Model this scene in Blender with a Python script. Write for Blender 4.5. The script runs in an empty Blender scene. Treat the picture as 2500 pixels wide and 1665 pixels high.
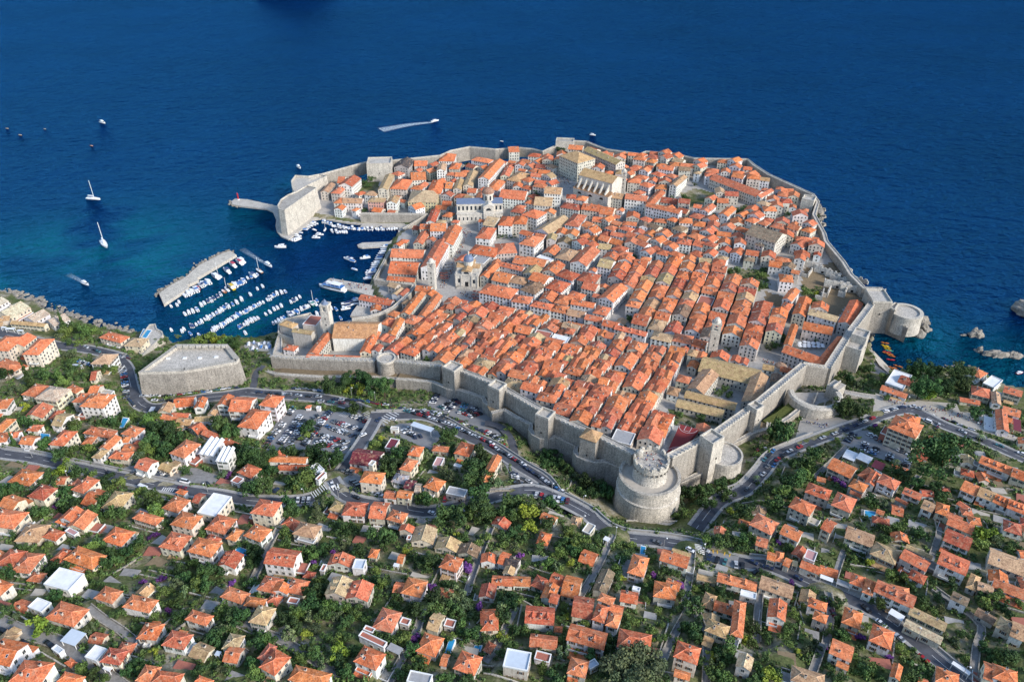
import bpy, math, random
import numpy as np
R = math.radians
random.seed(7); RNG = np.random.default_rng(7)
S = bpy.context.scene
COL = S.collection

# ------------------------------------------------------------------ camera, sky, sun, exposure
CAM_H, PITCH, FPX, PW, PH = 312.0, R(33.0), 1860.0, 2500.0, 1665.0
cd = bpy.data.cameras.new('camera'); cam = bpy.data.objects.new('camera', cd); COL.objects.link(cam)
cam.location = (0, 0, CAM_H); cam.rotation_euler = (math.pi/2-PITCH, 0, 0)
cd.sensor_width = 36.0; cd.sensor_fit = 'HORIZONTAL'; cd.lens = 36.0*FPX/PW
cd.clip_start = 1.0; cd.clip_end = 60000.0
S.camera = cam
SUN_EL, SUN_AZ = R(30), R(126)       # azimuth clockwise from the view direction (+Y): the low sun stands right of and a little behind the camera
w = bpy.data.worlds.new('World'); S.world = w; w.use_nodes = True
nt = w.node_tree; bg = nt.nodes['Background']
sky = nt.nodes.new('ShaderNodeTexSky'); sky.sky_type = 'NISHITA'; sky.sun_disc = False
sky.sun_elevation = SUN_EL; sky.sun_rotation = SUN_AZ; sky.air_density = 1.0; sky.dust_density = 0.5; sky.ozone_density = 1.3; sky.altitude = 312
nt.links.new(sky.outputs[0], bg.inputs[0]); bg.inputs[1].default_value = 0.14
ld = bpy.data.lights.new('sun', 'SUN'); sun = bpy.data.objects.new('sun', ld); COL.objects.link(sun)
ld.energy = 2.6; ld.angle = R(13); ld.color = (1.0, 0.93, 0.85)
sun.rotation_euler = (math.pi/2-SUN_EL, 0, math.pi-SUN_AZ)
sun.location = (400, -100, 500)
S.view_settings.view_transform = 'Standard'; S.view_settings.look = 'None'
S.view_settings.gamma = 1.0; S.view_settings.exposure = 0.96; S.view_settings.use_curve_mapping = False
try:
    S.cycles.max_bounces = 5; S.cycles.diffuse_bounces = 2; S.cycles.glossy_bounces = 2; S.cycles.transmission_bounces = 2
    S.cycles.caustics_reflective = False; S.cycles.caustics_refractive = False
except Exception: pass

# ------------------------------------------------------------------ pixels of the photograph to places on the ground
CP, SP = math.cos(PITCH), math.sin(PITCH)
def ray(px, py):
    a = (px-PW/2)/FPX; b = (py-PH/2)/FPX
    return (a, CP - b*SP, -SP - b*CP)          # right, forward, up
def at_z(px, py, z):
    d = ray(px, py); t = (z-CAM_H)/d[2]
    return (d[0]*t, d[1]*t)
def pix(x, y, z):
    dz = z-CAM_H; dep = y*CP - dz*SP
    return (PW/2 + FPX*x/dep, PH/2 - FPX*(y*SP + dz*CP)/dep)
TILE = {'A':(0,1265,3.92),'B':(600,1265,3.92),'C':(1200,1265,3.92),'D':(1800,1265,3.364),
        'E':(0,865,3.92),'G':(600,865,3.92),'H':(1200,865,3.92),'I':(1800,865,3.364),
        'J':(350,465,3.92),'K':(900,465,3.92),'L':(1500,465,3.364),'M':(650,320,3.364),
        'N':(1300,320,3.14),'O':(0,620,4.71),'P':(1900,640,3.92),'Z':(0,0,1.0)}
def T(t, x, y):
    o = TILE[t]; return (o[0]+x/o[2], o[1]+y/o[2])
def pts(t, s):
    v = [float(q) for q in s.replace(',', ' ').split()]
    return [T(t, v[i], v[i+1]) for i in range(0, len(v), 2)]

# ------------------------------------------------------------------ terrain heights
OUT = """0,1110,38 300,1140,40 600,1215,41 700,1210,40 800,1190,38 950,1220,41 1100,1240,42 1250,1205,42 1400,1250,43 1500,1310,43
1607,1330,43 1750,1345,44 1900,1390,46 2050,1460,48 2200,1545,50 2400,1660,53 0,1650,76 300,1650,75 600,1650,74 900,1650,72 1250,1650,68
1600,1650,64 1900,1650,62 2150,1650,58 0,1400,58 300,1400,57 600,1400,55 900,1400,54 1250,1400,51 1600,1450,52 2500,1640,56 2500,1450,48
2300,1350,42 2100,1300,38 1900,1300,41 2000,1230,31 2200,1200,30 2450,1250,32 2350,1100,22 850,1050,26 700,1100,28 950,1000,24 640,1000,24
450,1080,32 250,1050,30 50,1000,24 150,950,20 400,985,17 500,970,16 700,960,17 900,975,19 1100,1010,22 1250,1090,27 1350,1190,34 1450,1260,38
1150,1100,30 1050,1130,33 1300,1110,22 1420,1180,23 1500,1270,25 1640,1280,24 1750,1180,20 1100,980,19 950,960,16 340,960,14 310,880,11
200,850,9 100,830,8 0,800,7 60,760,4 640,880,11 590,850,5 450,850,4 300,810,2.5 1900,1000,11 2120,980,15 2250,1000,16 2400,1050,18
2480,1090,20 2050,1030,16 1950,1080,19 1850,1170,27 1740,1290,40 2130,1080,21 2060,880,3 2100,930,6 2350,950,8 2450,965,4 2000,1150,25
2170,880,1.6 0,715,2 100,745,2 200,785,2 420,838,2 540,824,2 640,822,2"""
INN = """1058,707,4 1110,740,4 1400,800,5 1650,852,7 1850,895,9 1904,904,9 1000,750,6 950,800,10 900,850,14 800,850,13 700,840,10 1000,860,19
1100,880,24 1213,930,29 1333,990,34 1445,1040,37 1547,1090,39 1650,1060,30 1700,1000,20 1780,960,13 1200,820,14 1300,880,22 1450,930,24
1550,1000,29 1400,850,13 1500,900,17 1600,920,16 1300,800,8 1175,545,5 1050,520,4 980,560,3 900,520,3 800,500,4 760,480,5 850,440,9 950,420,12
1050,430,10 1150,440,10 1200,400,14 1300,400,18 1400,450,22 1460,480,20 1400,360,25 1500,380,26 1600,390,27 1700,410,29 1800,420,30 1900,460,28
1980,500,26 1950,560,24 2000,620,20 1900,600,18 1800,560,20 1700,520,20 1600,520,14 1500,560,9 1350,560,6 1250,600,5 1150,650,4 1400,680,6
1550,640,9 1650,700,9 1750,680,12 1850,680,14 1950,700,14 2050,730,13 1800,760,9 1700,780,7 1900,800,9 2000,850,9 1950,890,9 2080,760,12
1000,640,3 940,680,3"""
def ctrl(s):
    r = []
    for q in s.split():
        a, b, z = [float(v) for v in q.split(',')]; x, y = at_z(a, b, z); r.append((x, y, z))
    return np.array(r)
class RBF:
    def __init__(s, c, lam=2.0):
        s.c = c; n = len(c); d = np.hypot(c[:,None,0]-c[None,:,0], c[:,None,1]-c[None,:,1])
        A = np.zeros((n+1, n+1)); A[:n,:n] = -d + np.eye(n)*lam*0; A[:n,n] = 1; A[n,:n] = 1
        A[:n,:n] -= np.eye(n)*0.0
        s.w = np.linalg.lstsq(A - np.diag([lam]*n+[0]), np.append(c[:,2], 0), rcond=None)[0]
    def __call__(s, x, y):
        x = np.asarray(x, float); y = np.asarray(y, float); sh = x.shape; x = x.ravel(); y = y.ravel()
        o = np.zeros(x.size)
        for i in range(0, x.size, 20000):
            d = np.hypot(x[i:i+20000,None]-s.c[None,:,0], y[i:i+20000,None]-s.c[None,:,1])
            o[i:i+20000] = -d @ s.w[:-1] + s.w[-1]
        return o.reshape(sh)
fo, fi = RBF(ctrl(OUT)), RBF(ctrl(INN))
# the ring of the town walls: photograph pixel and height of the wall walk
RING = """664,868,22 702,873,22 916,880,27 944,878,28 978,882,29 1077,893,33 1108,898,35 1213,939,39 1333,1008,43 1445,1056,46 1547,1107,48
1590,1150,46 1634,1115,47 1748,1056,40 1845,987,30 1963,889,24 2020,898,22 2079,806,24 2155,706,24 2109,703,22 2077,670,24 2059,640,25 2017,590,27 2011,569,28
1987,524,32 1997,493,34 1985,476,36 1876,427,38 1841,404,38 1825,390,38 1695,388,35 1650,377,34 1577,371,33 1561,377,32 1481,366,31 1456,357,31
1432,347,32 1365,343,32 1362,355,30 1325,371,27 1300,365,25 1268,362,24 1210,366,23 1146,360,23 1102,369,22 1075,381,21 959,393,20 894,397,20
781,428,17 740,450,15 766,507,10 880,522,10 1042,524,10 985,560,4 970,578,3 957,600,3 915,684,4 925,720,5 985,735,10 955,765,12 900,777,12 860,775,10 800,775,12
700,770,14 675,790,16 645,850,16"""
RINGW = []
for q in RING.split():
    a, b, z = [float(v) for v in q.split(',')]; RINGW.append(at_z(a, b, z)+(z,))
TOWN = np.array(RINGW)[:, :2]
def inpoly(x, y, P):
    x = np.asarray(x, float); y = np.asarray(y, float); r = np.zeros(x.shape, bool)
    n = len(P); j = n-1
    for i in range(n):
        xi, yi = P[i][0], P[i][1]; xj, yj = P[j][0], P[j][1]
        if yi != yj:
            c = ((yi > y) != (yj > y)) & (x < (xj-xi)*(y-yi)/(yj-yi)+xi); r ^= c
        j = i
    return r
def segdist(x, y, P, closed=False):
    d = np.full(np.shape(x), 1e9); n = len(P)
    for i in range(n if closed else n-1):
        a = P[i]; b = P[(i+1) % n]; ux, uy = b[0]-a[0], b[1]-a[1]; L = ux*ux+uy*uy+1e-9
        t = np.clip(((x-a[0])*ux+(y-a[1])*uy)/L, 0, 1)
        d = np.minimum(d, np.hypot(x-a[0]-t*ux, y-a[1]-t*uy))
    return d
COAST = """-150,690 0,712 34,716 49,732 91,735 115,757 161,768 185,777 250,801 291,808 318,814 380,800 399,818 422,836 465,826 536,820 580,825 620,825 656,816
700,800 1000,800 2100,850 2136,815 2152,841 2163,870 2179,890 2188,903 2221,908 2298,898 2385,895 2405,910 2448,941 2500,951 2900,985"""
FG = [at_z(*map(float, q.split(',')), 1.0) for q in COAST.split()] + [(620, 60), (-620, 60)]
FG[0] = (-620, FG[0][1]+40); FG[-3] = (620, FG[-3][1])
GX0, GX1, GY0, GY1, GS = -620, 620, 60, 780, 2.5
gx = np.arange(GX0, GX1+.1, GS); gy = np.arange(GY0, GY1+.1, GS)
XX, YY = np.meshgrid(gx, gy)
INT = inpoly(XX, YY, TOWN)
LAND = INT | inpoly(XX, YY, FG) | ((segdist(XX, YY, TOWN, True) < 5) & (YY > 430))
ZZ = np.where(INT, np.maximum(fi(XX, YY), 2.0), np.clip(fo(XX, YY), 1.6, 110))
SEA_SIDE = (~INT) & (YY > 470) & (segdist(XX, YY, TOWN, True) < 6)
ZZ = np.where(SEA_SIDE, np.minimum(ZZ, 3.0), ZZ)
ZZ = np.where(LAND, ZZ, -6.0)
# gentle terraces of the hillside gardens
ter = (~INT) & LAND & (ZZ > 30)
q = ZZ/2.4; fr = q-np.floor(q); zt = 2.4*(np.floor(q)+np.clip((fr-.5)*2.2+.5, 0, 1))
ZZ = np.where(ter, 0.45*ZZ+0.55*zt, ZZ)
def hgt(x, y):
    u = min(max((x-GX0)/GS, 0), len(gx)-1.001); v = min(max((y-GY0)/GS, 0), len(gy)-1.001)
    i, j = int(u), int(v); a, b = u-i, v-j
    return float((ZZ[j,i]*(1-a)+ZZ[j,i+1]*a)*(1-b)+(ZZ[j+1,i]*(1-a)+ZZ[j+1,i+1]*a)*b)
def ground(px, py, town=None, h=0.0):
    z = 20.0
    for k in range(14):
        x, y = at_z(px, py, z+h); zn = max(hgt(x, y), 0.0); z = z*.4+zn*.6
    return x, y, z

# ------------------------------------------------------------------ materials
MATS = {}
def newmat(name, rough=0.8, spec=0.3):
    m = bpy.data.materials.new(name); m.use_nodes = True; n = m.node_tree
    b = n.nodes['Principled BSDF']; b.inputs['Roughness'].default_value = rough
    if 'Specular IOR Level' in b.inputs: b.inputs['Specular IOR Level'].default_value = spec
    MATS[name] = m; return m, n, b
def N(n, t, **k):
    o = n.nodes.new(t)
    for a, v in k.items(): setattr(o, a, v)
    return o
def noise(n, scale, det=3.0, rough=0.6, vec=None):
    o = N(n, 'ShaderNodeTexNoise'); o.inputs['Scale'].default_value = scale; o.inputs['Detail'].default_value = det; o.inputs['Roughness'].default_value = rough
    if vec is not None: n.links.new(vec, o.inputs['Vector'])
    return o.outputs['Fac']
def ramp(n, fac, stops):
    o = N(n, 'ShaderNodeValToRGB'); cr = o.color_ramp
    while len(cr.elements) < len(stops): cr.elements.new(0.5)
    for e, (p, c) in zip(cr.elements, stops): e.position = p; e.color = tuple(c)+(1,)
    n.links.new(fac, o.inputs[0]); return o.outputs[0]
def mixc(n, mode, fac, a, b):
    o = N(n, 'ShaderNodeMix', data_type='RGBA', blend_type=mode)
    for i, v in ((0, fac), (6, a), (7, b)):
        if isinstance(v, (int, float)): o.inputs[i].default_value = v
        elif isinstance(v, tuple): o.inputs[i].default_value = v+(1,)
        else: n.links.new(v, o.inputs[i])
    return o.outputs[2]
def bump(n, b, h, strength=0.3, dist=0.1):
    o = N(n, 'ShaderNodeBump'); o.inputs['Strength'].default_value = strength; o.inputs['Distance'].default_value = dist
    n.links.new(h, o.inputs['Height']); n.links.new(o.outputs[0], b.inputs['Normal'])
def wpos(n): return N(n, 'ShaderNodeNewGeometry').outputs['Position']
def plain(name, c, rough=0.6, spec=0.3, metal=0.0, var=0.0, scale=1.0):
    m, n, b = newmat(name, rough, spec); b.inputs['Metallic'].default_value = metal
    if var:
        f = noise(n, scale, 4, .65, wpos(n))
        n.links.new(ramp(n, f, [(0.25, [v*(1-var) for v in c]), (0.75, [min(1, v*(1+var)) for v in c])]), b.inputs['Base Color'])
    else: b.inputs['Base Color'].default_value = tuple(c)+(1,)
    return m
def tinted(name, kind, attr=False):
    """colour comes from the object's own colour, broken up by weathering"""
    m, n, b = newmat(name, 0.85, 0.2); oi = N(n, 'ShaderNodeAttribute', attribute_name='tint') if attr else N(n, 'ShaderNodeObjectInfo'); p = wpos(n)
    if kind == 'roof':
        big = noise(n, 0.35, 3, .6, p); fine = noise(n, 1.5, 4, .8, p)
        c = mixc(n, 'MULTIPLY', 1.0, oi.outputs['Color'], ramp(n, big, [(0.3, (.66,.62,.62)), (0.5, (.97,.97,.97)), (0.72, (1.22,1.26,1.26))]))
        c = mixc(n, 'MULTIPLY', 1.0, c, ramp(n, fine, [(0.32, (.34,.29,.29)), (0.47, (.95,.95,.95)), (0.66, (1.5,1.55,1.5))]))
        pale = noise(n, .55, 3, .6, p); c = mixc(n, 'MIX', ramp(n, pale, [(0.52, (0,0,0)), (0.66, (.42,.42,.42))]), c, (.58,.35,.22))
        spot = noise(n, 1.6, 2, .5, p)
        c = mixc(n, 'MIX', ramp(n, spot, [(0.60, (0,0,0)), (0.72, (.55,.55,.55))]), c, (.42,.27,.155))
        wv = N(n, 'ShaderNodeTexWave', wave_type='BANDS', bands_direction='X'); wv.inputs['Scale'].default_value = 1.3; wv.inputs['Distortion'].default_value = 1.2
        tc = N(n, 'ShaderNodeTexCoord'); n.links.new(tc.outputs['Object'], wv.inputs['Vector'])
        c = mixc(n, 'MULTIPLY', 0.30, c, ramp(n, wv.outputs['Fac'], [(0, (.5,.47,.47)), (1, (1.15,1.15,1.15))]))
        n.links.new(c, b.inputs['Base Color']); bump(n, b, fine, .5, .12)
    else:
        f = noise(n, 0.9, 4, .65, p); s = N(n, 'ShaderNodeMapping'); s.inputs['Scale'].default_value = (1.6, 1.6, .18); n.links.new(p, s.inputs[0])
        st = noise(n, 1.0, 3, .6, s.outputs[0])
        c = mixc(n, 'MULTIPLY', 1.0, oi.outputs['Color'], ramp(n, f, [(0.28, (.74,.73,.71)), (0.6, (1.06,1.06,1.06))]))
        c = mixc(n, 'MULTIPLY', .8, c, ramp(n, st, [(0.32, (.66,.64,.60)), (0.55, (1.03,1.03,1.03))]))
        n.links.new(c, b.inputs['Base Color'])
    return m
M_ROOF, M_WALL = tinted('roof_tiles', 'roof'), tinted('plaster_and_stone', 'wall')
M_ROOFJ, M_WALLJ = tinted('roof_tiles_far', 'roof', True), tinted('plaster_and_stone_far', 'wall', True)
def stone(name, c, blk=1.0, dark=.55, scl=1.0):
    m, n, b = newmat(name, 0.9, 0.2); p = wpos(n)
    f = noise(n, 0.18*scl, 5, .65, p); g = noise(n, 1.3*scl, 5, .85, p)
    s = N(n, 'ShaderNodeMapping'); s.inputs['Scale'].default_value = (.9, .9, .09); n.links.new(p, s.inputs[0]); st = noise(n, 1.0, 4, .6, s.outputs[0])
    col = ramp(n, f, [(0.3, [v*.78 for v in c]), (0.5, c), (0.72, [v*1.14 for v in c])])
    col = mixc(n, 'MULTIPLY', 1.0, col, ramp(n, g, [(0.36, (dark*.7,dark*.7,dark*.7)), (0.5, (1,1,1)), (0.64, (1.4,1.38,1.33))]))
    col = mixc(n, 'MULTIPLY', .45, col, ramp(n, st, [(0.34, (.45,.45,.45)), (0.52, (1,1,1))]))
    zz = N(n, 'ShaderNodeSeparateXYZ'); n.links.new(p, zz.inputs[0]); mm = N(n, 'ShaderNodeMath', operation='MULTIPLY'); n.links.new(zz.outputs[2], mm.inputs[0]); mm.inputs[1].default_value = 1.0/blk
    fr = N(n, 'ShaderNodeMath', operation='FRACT'); n.links.new(mm.outputs[0], fr.inputs[0])
    col = mixc(n, 'MULTIPLY', .5, col, ramp(n, fr.outputs[0], [(0.0, (.55,.55,.55)), (0.14, (1,1,1))]))
    n.links.new(col, b.inputs['Base Color']); bump(n, b, g, .6, .25); return m
M_FORT = stone('fortress_stone', (.345,.315,.27))
M_FORTL = stone('pale_fortress_stone', (.52,.48,.41))
M_CAP = stone('wall_walk_stone', (.47,.44,.39), 5.0, .75)
M_RUB = stone('rubble_wall_stone', (.36,.33,.28), .6)
M_WHST = stone('white_limestone', (.58,.54,.47), .9, .75)
M_ROCK = stone('cliff_rock', (.31,.28,.235), 2.7, .45, 1.4)
def ground_mat():
    m, n, b = newmat('garden_ground', 0.95, 0.1); p = wpos(n)
    f = noise(n, .06, 5, .65, p); g = noise(n, .9, 4, .7, p)
    c = ramp(n, f, [(0.30, (.07,.10,.034)), (0.46, (.115,.13,.052)), (0.56, (.23,.205,.13)), (0.68, (.38,.355,.29))])
    c = mixc(n, 'MULTIPLY', 1.0, c, ramp(n, g, [(0.3, (.5,.5,.5)), (0.7, (1.4,1.4,1.35))]))
    n.links.new(c, b.inputs['Base Color']); bump(n, b, g, .6, .4); return m
M_GARD = ground_mat()
M_PAVE = plain('limestone_paving', (.36,.34,.31), .75, .3, 0, .28, .5)
M_ASPH = plain('asphalt', (.082,.086,.098), .85, .2, 0, .38, .22)
M_LOT = plain('pale_asphalt', (.235,.232,.23), .9, .2, 0, .16, .3)
M_LANE = plain('worn_concrete', (.25,.24,.225), .9, .2, 0, .3, .6)
M_KERB = plain('kerb_stone', (.33,.32,.30), .85, .2, 0, .25, .6)
M_PAINT = plain('road_paint', (.68,.68,.66), .7, .3)
M_YPAINT = plain('yellow_road_paint', (.6,.36,.05), .7, .3)
M_WHITE = plain('white_render', (.72,.72,.70), .6, .3, 0, .1, .8)
M_FLATW = plain('white_flat_roof', (.70,.71,.71), .7, .3, 0, .13, .5)
M_METAL = plain('pale_sheet_metal', (.50,.56,.62), .5, .4, 0, .08, .6)
M_GREY = plain('grey_concrete', (.31,.31,.31), .85, .3, 0, .2, .8)
M_TERR = plain('terracotta_terrace', (.36,.13,.09), .8, .3, 0, .2, 1.2)
M_LEAD = plain('lead_roof', (.13,.17,.25), .55, .4, 0, .2, .6)
M_DARK = plain('dark_opening', (.015,.016,.018), .4, .4)
M_GLASS = plain('window_glass', (.025,.035,.045), .12, .5)
M_FRAME = plain('window_stone_frame', (.55,.52,.46), .8)
M_SHUTG = plain('green_shutter', (.035,.085,.05), .6)
M_SHUTB = plain('brown_shutter', (.12,.06,.03), .6)
M_CHIM = plain('chimney_render', (.50,.44,.37), .85, .2, 0, .2, 1.0)
M_BARK = plain('bark', (.09,.065,.045), .9)
M_POOL = plain('pool_water', (.03,.25,.45), .08, .5)
M_COURT = plain('sports_court', (.21,.035,.035), .8, .2, 0, .08, 1)
M_SOIL = plain('dry_soil', (.21,.16,.10), .95, .1, 0, .25, .7)
M_GRASS = plain('dry_grass', (.085,.10,.03), .95, .1, 0, .4, .6)
M_RED = plain('red_paint', (.42,.02,.02), .35, .5)
M_BLACK = plain('black_rubber', (.012,.012,.012), .7)
M_WOOD = plain('varnished_wood', (.30,.15,.06), .5)
M_SAND = plain('pale_gravel', (.42,.38,.32), .95, .1, 0, .15, .5)
M_FOREST = plain('dark_forest', (.018,.028,.014), .95, .05, 0, .4, .05)
M_HEDGE = plain('clipped_hedge', (.035,.06,.02), .9, .1, 0, .4, 1.5)
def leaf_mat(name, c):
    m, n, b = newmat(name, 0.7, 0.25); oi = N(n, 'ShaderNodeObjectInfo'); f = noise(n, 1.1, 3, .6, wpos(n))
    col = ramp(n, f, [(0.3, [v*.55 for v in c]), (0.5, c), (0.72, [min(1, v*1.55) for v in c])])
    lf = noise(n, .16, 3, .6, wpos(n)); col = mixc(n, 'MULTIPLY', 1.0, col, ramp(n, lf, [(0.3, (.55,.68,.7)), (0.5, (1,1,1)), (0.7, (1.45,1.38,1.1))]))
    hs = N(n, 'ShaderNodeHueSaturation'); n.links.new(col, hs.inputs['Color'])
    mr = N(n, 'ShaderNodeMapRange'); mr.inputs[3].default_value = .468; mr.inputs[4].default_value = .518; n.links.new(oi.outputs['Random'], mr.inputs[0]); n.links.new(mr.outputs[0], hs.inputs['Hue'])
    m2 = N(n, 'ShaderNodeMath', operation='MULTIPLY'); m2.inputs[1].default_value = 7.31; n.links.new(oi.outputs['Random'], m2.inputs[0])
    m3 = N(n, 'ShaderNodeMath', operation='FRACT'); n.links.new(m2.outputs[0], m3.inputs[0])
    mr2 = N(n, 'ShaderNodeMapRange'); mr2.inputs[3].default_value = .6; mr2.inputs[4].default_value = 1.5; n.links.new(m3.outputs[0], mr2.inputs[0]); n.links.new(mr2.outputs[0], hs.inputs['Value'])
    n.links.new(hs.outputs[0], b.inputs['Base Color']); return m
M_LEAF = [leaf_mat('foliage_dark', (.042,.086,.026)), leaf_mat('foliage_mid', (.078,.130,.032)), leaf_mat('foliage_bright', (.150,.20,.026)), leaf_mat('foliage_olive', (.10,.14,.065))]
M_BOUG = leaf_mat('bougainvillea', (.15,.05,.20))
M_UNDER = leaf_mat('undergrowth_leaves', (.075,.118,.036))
CARC = {'white':(.72,.72,.72),'silver':(.42,.44,.46),'grey':(.13,.135,.14),'black':(.013,.013,.015),'navy':(.018,.03,.075),'red':(.34,.018,.02),'blue':(.05,.16,.36),'teal':(.05,.16,.18),'maroon':(.12,.02,.03),'yellow':(.55,.33,.04)}
M_CAR = {k: plain('car_paint_'+k, v, .25, .5) for k, v in CARC.items()}
M_HULL = {k: plain('boat_'+k, v, .35, .5) for k, v in {'white':(.76,.76,.75),'blue':(.04,.16,.42),'navy':(.02,.04,.13),'red':(.45,.03,.04),'yellow':(.62,.42,.02),'orange':(.55,.17,.03),'green':(.03,.25,.2),'wood':(.3,.16,.08)}.items()}

# ------------------------------------------------------------------ mesh helpers
class MB:
    def __init__(s): s.v = []; s.f = []; s.m = []
    def add(s, vs, fs, mi=0):
        o = len(s.v); s.v.extend(vs); s.f.extend([tuple(o+i for i in f) for f in fs]); s.m.extend([mi]*len(fs)); return s
    def box(s, x0, x1, y0, y1, z0, z1, mi=0, bottom=True):
        return s.add([(x0,y0,z0),(x1,y0,z0),(x1,y1,z0),(x0,y1,z0),(x0,y0,z1),(x1,y0,z1),(x1,y1,z1),(x0,y1,z1)],
              [(4,5,6,7),(0,1,5,4),(1,2,6,5),(2,3,7,6),(3,0,4,7)]+([(3,2,1,0)] if bottom else []), mi)
    def prism(s, P, z0, z1, mi=0, top=True, Q=None, mt=None):
        """P ring at z0 (number or list), Q (or P) at z1"""
        n = len(P); Q = Q or P
        za = z0 if isinstance(z0, list) else [z0]*n; zb = z1 if isinstance(z1, list) else [z1]*n
        A = sum(P[i][0]*P[(i+1)%n][1]-P[(i+1)%n][0]*P[i][1] for i in range(n))
        vs = [(P[i][0], P[i][1], za[i]) for i in range(n)]+[(Q[i][0], Q[i][1], zb[i]) for i in range(n)]
        fs = [(i, (i+1)%n, n+(i+1)%n, n+i) for i in range(n)]
        if A < 0: fs = [f[::-1] for f in fs]
        s.add(vs, fs, mi)
        if top: s.add([vs[n+i] for i in range(n)], [tuple(range(n)) if A > 0 else tuple(range(n))[::-1]], mi if mt is None else mt)
        return s
    def lathe(s, cx, cy, prof, n=24, mi=0, cap=True):
        o = len(s.v)
        for r, z in prof:
            for k in range(n):
                a = 2*math.pi*k/n; s.v.append((cx+r*math.cos(a), cy+r*math.sin(a), z))
        for j in range(len(prof)-1):
            for k in range(n):
                s.f.append((o+j*n+k, o+j*n+(k+1)%n, o+(j+1)*n+(k+1)%n, o+(j+1)*n+k)); s.m.append(mi)
        if cap and prof[-1][0] > 0.01: s.f.append(tuple(o+(len(prof)-1)*n+k for k in range(n))); s.m.append(mi)
        return s
    def mesh(s, name, mats):
        me = bpy.data.meshes.new(name); me.from_pydata(s.v, [], s.f)
        for m in (mats if isinstance(mats, (list, tuple)) else [mats]): me.materials.append(m)
        if any(s.m): me.polygons.foreach_set('material_index', s.m)
        me.update(); return me
def link(name, me, parent=None, loc=(0,0,0), rz=0.0, sc=None):
    o = bpy.data.objects.new(name, me); COL.objects.link(o); o.location = loc; o.rotation_euler = (0, 0, rz)
    if sc is not None: o.scale = sc
    if parent is not None: o.parent = parent
    return o
def build(mb, name, mats, parent=None, loc=(0,0,0), rz=0.0): return link(name, mb.mesh(name, mats), parent, loc, rz)
def tag(o, label, cat, group=None):
    o['label'] = label; o['category'] = cat
    if group: o['group'] = group
    return o
def kind(o, k): o['kind'] = k; return o
def empty(name, loc, rz=0.0):
    o = link(name, None, None, loc, rz); o.empty_display_size = .5; return o
def smooth(me):
    me.polygons.foreach_set('use_smooth', [True]*len(me.polygons)); return me
def rect_ring(cx, cy, a, w, d):
    c, s_ = math.cos(a), math.sin(a)
    return [(cx+c*x-s_*y, cy+s_*x+c*y) for x, y in ((-w/2,-d/2),(w/2,-d/2),(w/2,d/2),(-w/2,d/2))]
# which ground is taken (1 m cells)
OX0, OY0 = -620, 60
OCC = np.zeros((760, 1240), np.uint8)
def occ_poly(P, val=1, grow=0.0):
    xs = [p[0] for p in P]; ys = [p[1] for p in P]
    x0, x1 = int(min(xs)-OX0-grow-1), int(max(xs)-OX0+grow+2); y0, y1 = int(min(ys)-OY0-grow-1), int(max(ys)-OY0+grow+2)
    x0, y0 = max(x0, 0), max(y0, 0); x1, y1 = min(x1, OCC.shape[1]), min(y1, OCC.shape[0])
    if x1 <= x0 or y1 <= y0: return
    X, Y = np.meshgrid(np.arange(x0, x1)+OX0+.5, np.arange(y0, y1)+OY0+.5)
    m = inpoly(X, Y, P)
    if grow: m |= segdist(X, Y, P, True) < grow
    OCC[y0:y1, x0:x1][m] = val
def occ_frac(P):
    xs = [p[0] for p in P]; ys = [p[1] for p in P]
    x0, x1 = int(min(xs)-OX0), int(max(xs)-OX0+1); y0, y1 = int(min(ys)-OY0), int(max(ys)-OY0+1)
    if x0 < 0 or y0 < 0 or x1 >= OCC.shape[1] or y1 >= OCC.shape[0]: return 1.0
    X, Y = np.meshgrid(np.arange(x0, x1)+OX0+.5, np.arange(y0, y1)+OY0+.5); m = inpoly(X, Y, P)
    n = m.sum(); return float((OCC[y0:y1, x0:x1][m] > 0).sum())/max(n, 1)
def occ_at(x, y):
    i, j = int(x-OX0), int(y-OY0)
    return OCC[j, i] if 0 <= i < OCC.shape[1] and 0 <= j < OCC.shape[0] else 1

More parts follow.
